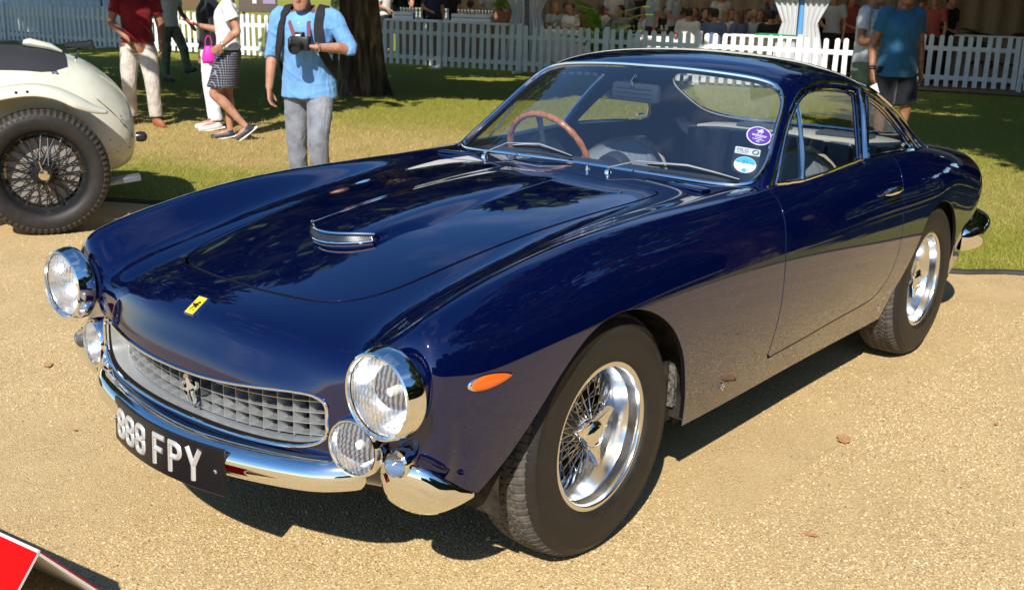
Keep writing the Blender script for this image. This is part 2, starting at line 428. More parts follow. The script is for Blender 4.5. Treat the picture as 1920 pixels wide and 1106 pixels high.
car = empty('sports_car', (0, 0, 0), 0., 'dark blue classic fastback coupe with chrome wire wheels parked on the gravel', 'car')
if 1:
    rows = [
     # tail bottom
     [(-3.38,0,.36),(-3.37,.2,.36),(-3.35,.4,.36),(-3.31,.52,.36),(-3.25,.61,.36),(-3.16,.68,.36),(-3.08,.72,.36),(-3.0,.745,.36),(-2.92,.755,.34),(-2.84,.755,.30)],
     [(-3.44,0,.55),(-3.43,.2,.55),(-3.41,.4,.55),(-3.36,.52,.56),(-3.29,.62,.57),(-3.19,.69,.57),(-3.08,.735,.56),(-2.96,.76,.50),(-2.88,.768,.42),(-2.80,.76,.29)],
     [(-3.45,0,.765),(-3.45,.2,.765),(-3.44,.4,.763),(-3.41,.52,.757),(-3.36,.62,.745),(-3.28,.70,.712),(-3.16,.757,.65),(-3.0,.785,.56),(-2.80,.782,.44),(-2.74,.765,.285)],
     [(-3.20,0,.845),(-3.20,.2,.843),(-3.19,.4,.838),(-3.18,.52,.828),(-3.16,.62,.812),(-3.12,.70,.772),(-3.03,.765,.70),(-2.90,.792,.58),(-2.70,.795,.45),(-2.66,.77,.28)],
     [(-2.80,0,.90),(-2.80,.2,.897),(-2.80,.4,.886),(-2.79,.52,.876),(-2.79,.62,.868),(-2.77,.71,.835),(-2.73,.775,.765),(-2.6,.80,.62),(-2.56,.80,.46),(-2.54,.77,.275)],
     [(-2.40,0,.935),(-2.40,.2,.93),(-2.40,.4,.92),(-2.40,.52,.91),(-2.40,.63,.90),(-2.40,.715,.873),(-2.40,.785,.80),(-2.40,.812,.64),(-2.40,.805,.46),(-2.40,.77,.27)],
     [(-2.0,0,.94),(-2.0,.2,.94),(-2.0,.4,.935),(-2.0,.55,.928),(-2.0,.66,.92),(-2.0,.725,.895),(-2.0,.78,.80),(-2.0,.808,.63),(-2.0,.80,.45),(-2.0,.755,.25)],
     [(-1.5,0,.92),(-1.5,.2,.92),(-1.5,.4,.92),(-1.5,.56,.918),(-1.5,.675,.912),(-1.5,.73,.885),(-1.5,.783,.79),(-1.5,.81,.62),(-1.5,.80,.44),(-1.5,.745,.245)],
     [(-1.0,0,.915),(-1.0,.2,.912),(-1.0,.4,.905),(-1.0,.55,.898),(-1.0,.665,.897),(-1.0,.73,.865),(-1.0,.78,.78),(-1.0,.805,.62),(-1.0,.795,.44),(-1.0,.745,.243)],
     [(-.6,0,.905),(-.6,.2,.90),(-.6,.4,.887),(-.6,.53,.873),(-.6,.655,.890),(-.6,.725,.848),(-.6,.775,.77),(-.6,.80,.62),(-.6,.79,.44),(-.6,.745,.24)],
     [(-.25,0,.880),(-.25,.2,.875),(-.25,.4,.860),(-.25,.525,.850),(-.25,.65,.888),(-.25,.725,.838),(-.25,.775,.76),(-.25,.80,.62),(-.25,.79,.45),(-.25,.75,.25)],
     [(.1,0,.838),(.1,.2,.832),(.1,.4,.816),(.1,.525,.81),(.1,.65,.873),(.1,.73,.818),(.1,.78,.74),(.1,.803,.62),(.1,.80,.46),(.1,.77,.28)],
     [(.4,0,.780),(.4,.2,.775),(.4,.4,.758),(.4,.525,.755),(.4,.652,.828),(.4,.73,.772),(.4,.775,.70),(.4,.79,.60),(.4,.785,.47),(.4,.76,.33)],
     [(.62,0,.735),(.615,.2,.730),(.60,.4,.713),(.585,.53,.708),(.575,.652,.785),(.565,.728,.735),(.55,.762,.66),(.53,.77,.57),(.52,.762,.46),(.51,.74,.36)],
     [(.730,0,.698),(.724,.2,.691),(.688,.4,.672),(.665,.525,.66),(.64,.652,.742),(.63,.725,.69),(.60,.748,.61),(.575,.75,.53),(.558,.74,.45),(.545,.72,.365)],
     [(.763,0,.632),(.756,.2,.626),(.719,.4,.612),(.69,.52,.59),(.655,.64,.62),(.645,.705,.59),(.62,.733,.54),(.595,.738,.48),(.578,.73,.43),(.565,.71,.37)],
     [(.792,0,.535),(.784,.2,.530),(.744,.4,.518),(.68,.52,.478),(.65,.63,.48),(.632,.685,.475),(.612,.713,.455),(.598,.72,.43),(.588,.715,.40),(.575,.70,.37)],
     [(.745,0,.365),(.735,.2,.365),(.70,.4,.365),(.66,.52,.367),(.635,.61,.37),(.62,.655,.372),(.605,.68,.372),(.595,.69,.370),(.588,.69,.366),(.58,.685,.36)],
     [(.60,0,.31),(.595,.2,.31),(.57,.4,.315),(.55,.5,.32),(.545,.58,.33),(.545,.62,.335),(.545,.645,.34),(.545,.66,.342),(.545,.67,.343),(.545,.67,.343)],
    ]
    BODY = Surf(rows)
    grows = [
     [(-.845,0,.900),(-.85,.2,.898),(-.872,.4,.892),(-.91,.56,.885),(-.965,.665,.88),(-1.03,.695,.878),(-1.10,.71,.88)],
     [(-1.02,0,1.050),(-1.025,.2,1.047),(-1.045,.38,1.036),(-1.085,.525,1.02),(-1.14,.625,1.00),(-1.20,.675,.945),(-1.25,.708,.885)],
     [(-1.27,0,1.215),(-1.275,.18,1.212),(-1.29,.35,1.200),(-1.315,.485,1.182),(-1.35,.58,1.145),(-1.39,.648,1.03),(-1.43,.707,.895)],
     [(-1.52,0,1.285),(-1.52,.18,1.28),(-1.53,.34,1.268),(-1.54,.46,1.245),(-1.56,.565,1.20),(-1.58,.642,1.06),(-1.6,.706,.905)],
     [(-1.9,0,1.275),(-1.9,.18,1.27),(-1.9,.34,1.255),(-1.9,.46,1.228),(-1.9,.56,1.18),(-1.9,.635,1.05),(-1.9,.70,.912)],
     [(-2.3,0,1.20),(-2.3,.18,1.195),(-2.29,.34,1.175),(-2.28,.455,1.152),(-2.26,.553,1.102),(-2.23,.622,1.0),(-2.20,.69,.900)],
     [(-2.65,0,1.07),(-2.65,.18,1.065),(-2.64,.34,1.05),(-2.61,.45,1.025),(-2.57,.553,.988),(-2.53,.62,.925),(-2.50,.672,.882)],
     [(-3.0,0,.865),(-2.99,.18,.862),(-2.95,.34,.862),(-2.88,.46,.866),(-2.80,.555,.868),(-2.72,.612,.870),(-2.66,.645,.870)],
    ]
    CAB = Surf(grows, sign=-1)
    # ---- body panels
    full = BODY.patch(14, 12)
    X, Y, Z = full.V[:, 0], full.V[:, 1], full.V[:, 2]
    side = np.abs(Y) > .45
    archF = spline([(.56,.20),(.515,.33),(.425,.44),(.345,.525),(.265,.60),(.165,.665),(.06,.697),(-.05,.697),(-.155,.665),(-.245,.605),(-.315,.52),(-.365,.42),(-.405,.33),(-.45,.20)], 6)
    archR = spline([(-1.95,.18),(-2.01,.34),(-2.095,.45),(-2.165,.54),(-2.22,.61),(-2.285,.657),(-2.375,.683),(-2.47,.681),(-2.565,.653),(-2.635,.603),(-2.68,.54),(-2.71,.46),(-2.73,.36),(-2.74,.18)], 6)
    doorP = spline([(-.985,.97),(-.975,.88),(-.955,.79),(-.935,.70),(-.925,.60),(-.922,.50),(-.918,.42)], 4).tolist() + rrect([(-.912,.36),(-.915,.333),(-.94,.334)], .012).tolist() + spline([(-1.20,.35),(-1.45,.363),(-1.70,.370),(-1.80,.383),(-1.875,.42),(-1.925,.48),(-1.955,.57),(-1.97,.68),(-1.985,.78),(-2.01,.87),(-2.04,.97)], 4).tolist()
    bonnetP = spline([(.605,0),(.60,.10),(.58,.22),(.545,.305),(.48,.355),(.38,.385),(.20,.405),(-.1,.43),(-.35,.455),(-.55,.472),(-.655,.472),(-.685,.445),(-.675,.40),(-.66,.28),(-.665,.14),(-.67,0)], 6)
    bonnetP = np.concatenate([bonnetP, bonnetP[-2:0:-1]*[1, -1]])
    cabP = spline([(-.83,0),(-.835,.2),(-.855,.4),(-.895,.56),(-.955,.662),(-1.05,.697),(-1.25,.704),(-1.6,.702),(-1.9,.696),(-2.20,.685),(-2.50,.668),(-2.655,.64),(-2.79,.552),(-2.87,.46),(-2.93,.34),(-2.97,.18),(-2.98,0)], 5)
    cabP = np.concatenate([cabP, cabP[-2:0:-1]*[1, -1]])
    def mouth_mid(y): return .487+.15*y*y
    def mouth_half(y): return (.066+.10*y*y)*(max(0, 1-min(1, abs(y)/.468)**(2/.62)))**.235
    mouth = []
    for t in np.linspace(0, 2*math.pi, 100, endpoint=False):
        y_ = .468*math.copysign(abs(math.cos(t))**.62, math.cos(t)); mouth.append((y_, mouth_mid(y_)+math.copysign(mouth_half(y_), math.sin(t))))
    def G(p):
        x, y, z = p.V[:, 0], p.V[:, 1], p.V[:, 2]; s = np.abs(y) > .45; far = 9.
        a = np.where(s & (z < .80), sdist(x, z, archF), far); b = np.where(s & (z < .80), sdist(x, z, archR), far)
        d = np.where(s, sdist(x, z, doorP), far); h = np.where((z > .60), sdist(x, y, bonnetP), far)
        c = np.where(z > .78, sdist(x, y, cabP), far); m = np.where(x > .60, sdist(y, z, mouth), far)
        return a, b, d, h, c, m
    a, b, d, h, c, m = G(full); gap = .0032; gaph = .0050
    shell = full.clip(np.maximum.reduce([gap-d, gaph-h, -a, -b, .0-c, -m]))
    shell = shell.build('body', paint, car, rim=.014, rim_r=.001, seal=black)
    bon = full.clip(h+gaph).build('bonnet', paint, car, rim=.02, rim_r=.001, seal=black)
    dm = np.maximum(d+gap, -c)
    for sgn, nm in ((1, 'passenger_door'), (-1, 'driver_door')):
        dp = full.clip(np.maximum(dm, .3-sgn*full.V[:, 1]))
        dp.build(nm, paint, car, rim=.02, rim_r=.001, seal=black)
    full.clip(np.maximum(np.abs(d)-.03, .004-c)).offset(-.021).build('door_seal', black, car)  # black strip behind the door gap, its shade put into the colour
    full.clip(np.abs(h)-.03).offset(-.021).build('bonnet_seal', black, car)  # black backing, shade of the bonnet shut line put into the colour
    cfull = CAB.patch(18, 14)
    u, v = cfull.UV[:, 0], np.abs(cfull.UV[:, 1])
    # window openings in the surface's own (u, v) grid
    def mirrored(half, n=6):
        q = spline(half, n); return np.concatenate([q, q[-2:0:-1]*[1, -1]])
    wsP = mirrored([(.055,0),(.055,1.6),(.055,2.9),(.10,3.40),(.22,3.74),(.61,3.92),(1.2,3.86),(1.79,3.74),(2.10,3.40),(2.21,2.79),(2.19,1.4),(2.17,0)])
    rwP = mirrored([(4.88,0),(4.90,1.6),(4.97,2.8),(5.15,3.45),(5.55,3.78),(6.2,3.80),(6.6,3.45),(6.82,2.6),(6.90,1.4),(6.92,0)])
    swP = np.concatenate([spline([(.22,4.72),(.9,4.36),(1.52,4.17),(2.08,4.12),(2.51,4.14),(3.18,4.2),(4.00,4.26)], 5), spline([(3.95,4.36),(3.44,5.94)], 6), spline([(3.2,5.96),(1.69,5.94),(.75,5.80),(.35,5.35)], 5)])
    qwP = np.concatenate([spline([(4.34,4.28),(4.62,4.36),(4.97,4.58),(5.32,5.05),(5.52,5.65),(5.48,5.94)], 5), spline([(5.0,5.96),(3.66,5.96)], 6), spline([(3.72,5.8),(4.30,4.36)], 6)])
    UU, VV = cfull.UV[:, 0], cfull.UV[:, 1]
    ws, rw = sdist(UU, VV, wsP), sdist(UU, VV, rwP); sw, qw = sdist(UU, np.abs(VV), swP), sdist(UU, np.abs(VV), qwP)
    roof = cfull.clip(np.maximum.reduce([-ws, -rw, -sw, -qw]))
    roof.build('roof', paint, car, rim=.018)
    def win(name, poly, gm, sgn=0, inset=.004):
        g = sdist(UU, VV if sgn == 0 else VV*sgn, poly)-.03
        return cfull.clip(g).offset(-inset).build(name, gm, car)
    win('windscreen', wsP, screen_glass); win('rear_window', rwP, glass)
    for sgn in (1, -1): win('side_window', swP, glass, sgn); win('quarter_window', qwP, glass, sgn)
    def on_cab(poly, off=0., sgn=1, step=.06, closed=True):
        q = dense(poly, step) if closed else np.asarray(poly); p, nn, _, _ = CAB.at(q[:, 0], q[:, 1]*sgn, True); return p+nn*off
    mbt = MB(); mbt.tube(on_cab(wsP, .001), .0088, 8, True); mbt.build('windscreen_trim', chrome, car)
    MB().tube(on_cab(rwP, .001), .009, 8, True).build('rear_window_trim', chrome, car)
    for sgn in (1, -1):
        MB().tube(on_cab(swP, .002, sgn), .006, 6, True).build('side_window_trim', chrome, car)
        MB().tube(on_cab(qwP, .002, sgn), .006, 6, True).build('quarter_window_trim', chrome, car)
        MB().tube(on_cab(spline([(.02,4.50),(.5,4.36),(1.2,4.16),(1.73,4.05),(2.27,4.0),(2.77,4.0),(3.44,4.0),(4.3,4.0),(4.8,4.12),(5.3,4.45),(5.65,5.0),(5.85,5.8)], 10), .004, sgn, closed=False), .006, 6).build('drip_rail', chrome, car)
    # ---- wheels
    def make_wheel(parent, loc, mirror, steer=0.):
        w = empty('wheel', loc, steer + (math.pi if mirror else 0.)); w.parent = car
        return w
    RT = .343; TW = .100
    tyre_prof = [(.200,-.070),(.206,-.088),(.222,-.098),(.255,-.103),(.285,-.100),(.308,-.092),(.324,-.082),(.332,-.074),(.3385,-.062),(.3415,-.035),(.3425,0),(.3415,.035),(.3385,.062),(.332,.074),(.324,.082),(.308,.092),(.285,.100),(.255,.103),(.222,.098),(.206,.088),(.200,.070)]
    TM = Matrix.Rotation(-math.pi/2, 4, 'X')      # lathe axis z -> +y (outboard)
    def lobj(name, prof, m, par, n=96, sharp=40):
        mb = MB(); mb.lathe(prof, n, TM); return mb.build(name, m, par, True, sharp)
    def tyre_mesh():
        n = 720; prof = np.array([(.200,-.070),(.206,-.088),(.215,-.0965),(.2185,-.0965),(.2205,-.0985),(.2235,-.0985),(.2255,-.0982),(.255,-.103),(.285,-.100),(.300,-.0958),(.302,-.0970),(.305,-.0965),(.308,-.0925),(.322,-.0835)]); shoulder = np.array([(.200,.070),(.206,.088),(.215,.0965),(.2185,.0965),(.2205,.0985),(.2235,.0985),(.2255,.0982),(.255,.103),(.285,.100),(.300,.0958),(.302,.0970),(.305,.0965),(.308,.0925),(.322,.0835)])[::-1]
        lat = np.linspace(-.079, .079, 58); crown = .3425-.0045*(lat/.06)**2-.010*np.clip((np.abs(lat)-.058)/.021, 0, 1)**2
        th = np.linspace(0, 2*math.pi, n, endpoint=False)
        V = []; prof_all = [('s', r, a) for r, a in prof]+[('t', r, a) for r, a in zip(crown, lat)]+[('s', r, a) for r, a in shoulder]
        rows_ = []
        for kind, r, a in prof_all:
            rr = np.full(n, r)
            if kind == 't':
                g = np.zeros(n)
                for c0, amp in ((-.046, .0035), (-.0155, .005), (.0155, .005), (.046, .0035)):
                    c = c0+amp*np.sign(np.sin(th*90))
                    g = np.maximum(g, np.abs(a-c) < .0026)
                ph = (th*90/(2*math.pi)+.5*(abs(a) > .03)) % 1
                if abs(a) > .047: g = np.maximum(g, ph < .18)
                else: g = np.maximum(g, (ph < .10)*(abs((abs(a) % .031)-.0155) < .010))
                rr = rr-.0045*g
            rows_.append(np.stack([rr*np.cos(th), np.full(n, a), rr*np.sin(th)], -1))
        A = np.array(rows_); k = len(A); V = A.reshape(-1, 3); I = np.arange(k*n).reshape(k, n)
        F = np.stack([I[:-1], I[1:], np.roll(I[1:], -1, 1), np.roll(I[:-1], -1, 1)], -1).reshape(-1, 4)
        return V, [tuple(f) for f in F], [i for i in range(len(F)) if len(prof)-1 <= i//n < len(prof)+57]
    tv, tf, ttread = tyre_mesh()
    tyre_me = mesh_data('tyre', tv, tf); tyre_me.materials.append(rubber); tyre_me.materials.append(tread_m)
    for i in ttread: tyre_me.polygons[i].material_index = 1
    tyre_me.set_sharp_from_angle(angle=R(50))
    rim_prof = [(.196,-.078),(.205,-.080),(.209,-.076),(.205,-.072),(.190,-.068),(.182,-.05),(.176,-.04),(.168,-.03),(.168,-.012),(.176,-.004),(.180,.0),(.183,.03),(.187,.06),(.194,.071),(.203,.075),(.2105,.079),(.2125,.084),(.209,.088),(.203,.087),(.195,.082),(.189,.074),(.181,.060),(.172,.022),(.166,.006),(.160,.0)]
    rim_prof = [(.198,-.079),(.208,-.080),(.212,-.076),(.206,-.070),(.185,-.06),(.165,-.04),(.160,-.035),(.170,.0),(.185,.04),(.196,.068),(.2065,.074),(.2125,.080),(.2115,.0855),(.208,.0870),(.196,.0872),(.1935,.0862),(.1915,.083),(.1895,.070),(.1845,.015),(.1825,.000),(.179,-.005),(.172,-.008),(.168,-.012),(.165,-.020),(.163,-.036)]
    def wheel_parts(w, front):
        t = bpy.data.objects.new('tyre', tyre_me); link(t, w)
        r_ = lobj('rim', rim_prof, alu, w)
        lobj('rim_well', [(.158,-.034),(.150,-.036),(.150,-.005),(.158,.003)], dull_alu, r_) if False else None
        sp = MB(); nip = MB(); ns = 36
        for k in range(ns):
            th = 2*math.pi*k/ns
            for (r0, a0, r1, a1, tw) in ((.036,.030,.164,-.020,.50 if k % 2 else -.50), (.050,-.050,.164,-.030,.40 if k % 2 else -.40)):
                p0 = (r0*math.cos(th+tw), a0, r0*math.sin(th+tw)); p1 = (r1*math.cos(th), a1, r1*math.sin(th))
                sp.tube([p0, p1], .0018, 5, cap=False)
                q = Vector(p1); dq = (Vector(p0)-q).normalized(); nip.tube([q-dq*.004, q+dq*.014], .0042, 6)
        s_ = sp.build('spokes', mat('spoke_steel', (.42, .42, .42), .22, 1.), w); s_['kind'] = 'stuff'
        n_ = nip.build('spoke_nipples', alu, w); n_['kind'] = 'stuff'
        lobj('hub', [(0,-.075),(.052,-.075),(.055,-.05),(.042,-.04),(.036,0),(.036,.035),(.030,.042),(0,.042)], dull_alu, w, 40)
        lobj('brake_disc', [(.05,-.09),(.150,-.09),(.150,-.070),(.05,-.070)], mat('brake_iron', (.02, .019, .018), .6, .5), w, 48)
        kn = MB(); kn.lathe([(0,.040),(.040,.040),(.043,.046),(.042,.058),(.036,.067),(.027,.071),(.0255,.068),(.020,.0715),(0,.073)], 40, TM)
        k_ = kn.build('knock_off_spinner', chrome, w)
        for q in range(3):
            a = 2*math.pi*q/3+(.35 if front else 1.1); er = Vector((math.cos(a), 0, math.sin(a))); et = Vector((-math.sin(a), 0, math.cos(a))); ax = Vector((0, 1, 0))
            out = [(.028,-.030),(.045,-.021),(.072,-.012),(.086,-.010),(.093,-.003),(.092,.004),(.084,.008),(.066,.012),(.046,.024),(.028,.034)]
            V = []; k = len(out)
            for hh in (.044, .060, .064):
                for (rr_, tt_) in out:
                    f_ = .86 if hh == .064 else 1.; lift = .010*max(0, (rr_-.05)/.043)
                    V.append(er*(.028+(rr_-.028)*(.97 if hh == .064 else 1))+et*tt_*f_+ax*(hh+lift-.004*max(0, (rr_-.05)/.043)))
            F = [tuple(range(k-1, -1, -1)), tuple(2*k+i for i in range(k))]
            for lv in (0, 1): F += [(lv*k+i, lv*k+(i+1) % k, (lv+1)*k+(i+1) % k, (lv+1)*k+i) for i in range(k)]
            mobj('spinner_ear', V, F, chrome, k_, True, sharp=40)
    def copy_children(src, dst):
        for c in list(src.children):
            n = c.copy(); COL.objects.link(n); n.parent = dst
            copy_children(c, n)
    wf = empty('front_wheel', (0, .665, RT)); wf.parent = car; wheel_parts(wf, True)
    w2 = empty('front_wheel', (0, -.665, RT), math.pi); w2.parent = car; copy_children(wf, w2)
    wr = empty('rear_wheel', (-2.4, .69, RT)); wr.parent = car; wheel_parts(wr, False)
    w4 = empty('rear_wheel', (-2.4, -.69, RT), math.pi); w4.parent = car; copy_children(wr, w4)
    # ---- lamps
    lens_clear = thin_glass('lamp_lens', (.95, .96, .96), .06, dirt=.12)
    lens_solid = thin_glass('moulded_glass', (.97, .98, .98), .05, .05, dirt=.10); nt_ = lens_solid.node_tree      # flutes scatter part of the light
    tc_ = nt_.nodes.new('ShaderNodeTexCoord'); sx_ = nt_.nodes.new('ShaderNodeSeparateXYZ'); nt_.links.new(tc_.outputs['Object'], sx_.inputs[0])
    q1 = nt_.nodes.new('ShaderNodeMath'); q1.operation = 'MULTIPLY'; q1.inputs[1].default_value = 520.; nt_.links.new(sx_.outputs[1], q1.inputs[0])
    nz_ = nt_.nodes.new('ShaderNodeTexNoise'); nz_.inputs['Scale'].default_value = 38.; nz_.inputs['Detail'].default_value = 2.; nt_.links.new(tc_.outputs['Object'], nz_.inputs['Vector'])
    q2 = nt_.nodes.new('ShaderNodeMath'); q2.operation = 'MULTIPLY_ADD'; q2.inputs[1].default_value = 5.; nt_.links.new(nz_.outputs['Fac'], q2.inputs[0]); nt_.links.new(q1.outputs[0], q2.inputs[2])
    q3 = nt_.nodes.new('ShaderNodeMath'); q3.operation = 'SINE'; nt_.links.new(q2.outputs[0], q3.inputs[0])
    q4 = nt_.nodes.new('ShaderNodeMapRange'); q4.inputs['From Min'].default_value = -1; q4.inputs['To Min'].default_value = .02; q4.inputs['To Max'].default_value = .24; nt_.links.new(q3.outputs[0], q4.inputs['Value'])
    mm_ = [n for n in nt_.nodes if n.type == 'MIX_SHADER' and not n.inputs[0].is_linked][0]; nt_.links.new(q4.outputs[0], mm_.inputs[0])
    bp_ = nt_.nodes.new('ShaderNodeBump'); bp_.inputs['Strength'].default_value = .7; bp_.inputs['Distance'].default_value = .002; nt_.links.new(q3.outputs[0], bp_.inputs['Height'])
    gl_ = [n for n in nt_.nodes if n.type == 'BSDF_GLOSSY'][0]; nt_.links.new(bp_.outputs['Normal'], gl_.inputs['Normal'])
    refl = mat('lamp_reflector', (.95, .95, .95), .24, 1.)
    _q = noise(refl, coords(refl, (1, 1, 1)), 60., 2.); setn(refl, bump(refl, _q, .25, .004))
    AX = Vector((1, 0, 0))
    def lathe_at(prof, origin, axis, n=48):
        mb = MB(); mb.lathe(prof, n, axis_mat(origin, axis)); return mb
    def fluted_lens(r, bulge, origin, axis, nf=26, amp=.0016):
        """domed glass with vertical flutes moulded into it"""
        nr, nt = 14, 96; V = []; F = []
        for i in range(nr+1):
            q = r*i/nr
            for j in range(nt):
                t = 2*math.pi*j/nt; x, y = q*math.cos(t), q*math.sin(t)
                h = bulge*(1-(q/r)**2)+amp*math.sin(nf*y/r*1.15+3*(x/r)**2)*(1 if abs(x) < r*.55 else .35)*(1 if q < r*.9 else 0)*(1 if i else 0)
                V.append((x, y, h))
        for i in range(nr):
            for j in range(nt): F.append((i*nt+j, (i+1)*nt+j, (i+1)*nt+(j+1) % nt, i*nt+(j+1) % nt))
        M = axis_mat(origin, axis); return [tuple(M @ Vector(v)) for v in V], F
    def lamp(name, c, r, axis, bez, bulge, depth):
        l = empty(name, (0, 0, 0)); l.parent = car
        lathe_at(bez, c, axis, 72).build('bezel', chrome, l)
        d = Vector(axis).normalized(); C0 = Vector(c)
        lathe_at([(r*1.02, -.001), (r*.98, -.006), (r*.93, -depth*.35), (r*.75, -depth*.7), (r*.45, -depth*.92), (0, -depth)], c, axis, 48).build('reflector', refl, l)
        lathe_at([(0, -depth*.35), (.010, -depth*.36), (.012, -depth*.5), (.010, -depth*.9)], c, axis, 16).build('bulb', mat('bulb_glass', (.8, .8, .78), .1, 0, .5), l)
        V, F = fluted_lens(r, bulge, C0+d*.002, axis); mobj('lens', V, F, lens_solid, l, True)
        return l
    for sgn in (1, -1):
        lamp('headlight', (.722, .651*sgn, .632), .089, (1, 0, 0), [(.090, .004), (.0915, .011), (.095, .013), (.099, .010), (.103, -.004), (.105, -.012), (.1065, -.024), (.106, -.034), (.102, -.040)], .016, .085)
        ax = Vector((1, .16*sgn, 0)).normalized()
        lamp('driving_lamp', (.702, .546*sgn, .474), .062, ax, [(.062, .001), (.0635, .008), (.067, .009), (.071, .004), (.074, -.012), (.073, -.055)], .012, .045)
        # side lamp on its chrome pod
        sp = empty('side_lamp', (0, 0, 0)); sp.parent = car
        so_ = Vector((.672, .655*sgn, .457))
        lathe_at([(0, -.07), (.022, -.055), (.031, -.03), (.034, -.008), (.0335, .002), (.030, .006), (.026, .006)], so_, AX, 32).build('pod', chrome, sp)
        lathe_at([(.0265, .004), (.027, .010), (.024, .018), (.020, .022), (.019, .0205), (.014, .026), (.013, .0245), (.008, .029), (0, .030)], so_, AX, 32).build('lens', mat('clear_plastic', (.93, .93, .93), .06, 0, .5, trans=.92), sp)
        # bumperette under the lamp
        top = spline([(.668, .606, .444), (.664, .645, .460), (.646, .70, .457), (.610, .742, .427), (.580, .758, .402), (.548, .770, .380)], 8)
        bot = spline([(.668, .602, .412), (.660, .616, .362), (.638, .664, .337), (.610, .712, .337), (.580, .748, .356), (.546, .770, .376)], 8)
        nn_, kk = len(top), 11; V = []
        for i in range(nn_):
            w_ = np.linalg.norm(top[i]-bot[i])
            for j in range(kk):
                t = j/(kk-1); p = top[i]*(1-t)+bot[i]*t; b_ = math.sin(math.pi*t)**.8*min(.022, .22*w_)
                V.append((p[0]+b_*.75, (p[1]+b_*.75)*sgn, p[2]-.012*math.sin(math.pi*t)*0))
        F = [(i*kk+j, (i+1)*kk+j, (i+1)*kk+j+1, i*kk+j+1) for i in range(nn_-1) for j in range(kk-1)]
        if sgn < 0: F = [f[::-1] for f in F]
        o_ = mobj('bumperette', V, F, chrome, car, True)
        md = o_.modifiers.new('th', 'SOLIDIFY'); md.thickness = .006; md.offset = -1
        # amber repeater
        p, n_ = BODY.pt((0, 2), (.503, .640), lambda q: q[1]*sgn > .5)
        M = axis_mat(p, n_, (1, 0, 0)); drop = []
        for j in range(40):
            t = 2*math.pi*j/40; c_ = math.cos(t); drop.append((.058*c_-.004, .0155*math.sin(t)*(1+.35*c_)))
        def dome(scale, h0, h1, name, m_, par):
            V = []; F = []; k = 40; lv = [(1., h0), (1., h0+.003), (.9, h1*.7), (.6, h1*.95), (.25, h1)]
            for (s_, h) in lv:
                for (a_, b_) in drop: V.append(M @ Vector((b_*s_*scale, a_*s_*scale*(1 if scale == 1 else 1.0), h)))
            # local axes: x = up x normal
            V.append(M @ Vector((0, 0, h1))); F = [(l_*k+i, l_*k+(i+1) % k, (l_+1)*k+(i+1) % k, (l_+1)*k+i) for l_ in range(len(lv)-1) for i in range(k)]
            F += [((len(lv)-1)*k+i, (len(lv)-1)*k+(i+1) % k, len(lv)*k) for i in range(k)]
            return mobj(name, V, F, m_, par, True, sharp=50)
        # (axis_mat with up=+x: local y runs along -/+x) taper thin end rearwards
        drop = [(-a_*sgn*1.0, b_) for (a_, b_) in drop] if False else drop
        rp = dome(1.13, -.004, .006, 'side_repeater', chrome, car); dome(1., .002, .011, 'lens', amber, rp)
    # ---- grille
    gr = empty('grille', (0, 0, 0)); gr.parent = car
    mouthA = np.array(mouth)
    _nx = {}
    def nose_x(y, z=.472):
        k_ = (round(abs(y), 3), round(z, 3))
        if k_ not in _nx: _nx[k_] = BODY.pt((1, 2), (abs(y), z), lambda q: q[0] > .6)[0].x
        return _nx[k_]
    V = []; k = len(mouthA); F = []
    for (dx, s_) in ((.002, 1.004), (-.004, .992), (-.05, .968), (-.105, .93)):
        for (y, z) in mouthA: V.append((nose_x(y, z)+dx, y*s_, mouth_mid(y)+(z-mouth_mid(y))*s_*(1 if dx > -.06 else .97)))
    for l_ in range(3): F += [(l_*k+i, l_*k+(i+1) % k, (l_+1)*k+(i+1) % k, (l_+1)*k+i) for i in range(k)]
    mobj('surround', V, F, dull_alu, gr, True)
    edge = [(nose_x(y, z)+.002, y, z) for (y, z) in mouthA]; MB().tube(edge, .0046, 8, True).build('lip', chrome, gr)
    mobj('radiator', [(.585, -.48, .36), (.585, .48, .36), (.585, .48, .60), (.585, -.48, .60)], [(0, 1, 2, 3)], black, gr, False)
    def inside(y):
        return mouth_half(y)
    def gx(y): return nose_x(y, .49)-.062
    for i in range(-9, 10):
        y = i*.0468; hh = inside(y)*.90
        if hh < .018: continue
        mb = MB(); mb.box((gx(y)-.020, y, mouth_mid(y)), (.040, .0016, 2*hh)); mb.build('vertical_slat', dull_alu, gr, False)
    for j in range(-2, 3):
        ys = [y for y in np.linspace(-.44, .44, 60) if inside(y)*.90 > abs(j*.028)]
        if len(ys) < 4: continue
        V = []; F = []
        for y in ys:
            for (dx, dz) in ((.0015, -.0008), (-.040, -.0008), (-.040, .0008), (.0015, .0008)): V.append((gx(y)+dx, y, mouth_mid(y)+j*.028+dz))
        for i in range(len(ys)-1): F += [(i*4+a_, i*4+(a_+1) % 4, (i+1)*4+(a_+1) % 4, (i+1)*4+a_) for a_ in range(4)]
        mobj('horizontal_slat', V, F, dull_alu, gr, False)
    horse = [(.10,-.50),(.16,-.30),(.06,-.12),(-.02,-.02),(-.06,-.22),(-.16,-.36),(-.12,-.50),(-.20,-.50),(-.25,-.33),(-.15,-.16),(-.20,.05),(-.30,.0),(-.40,.06),(-.42,.22),(-.33,.30),(-.36,.18),(-.28,.12),(-.16,.20),(-.02,.24),(.06,.36),(.05,.48),(.12,.44),(.22,.46),(.34,.34),(.33,.27),(.22,.28),(.20,.16),(.30,.12),(.40,.16),(.44,.06),(.38,.02),(.37,.09),(.27,.05),(.16,.02),(.24,-.06),(.36,-.04),(.38,-.16),(.31,-.16),(.30,-.10),(.20,-.16),(.14,-.10),(.13,-.20),(.24,-.30),(.17,-.50)]
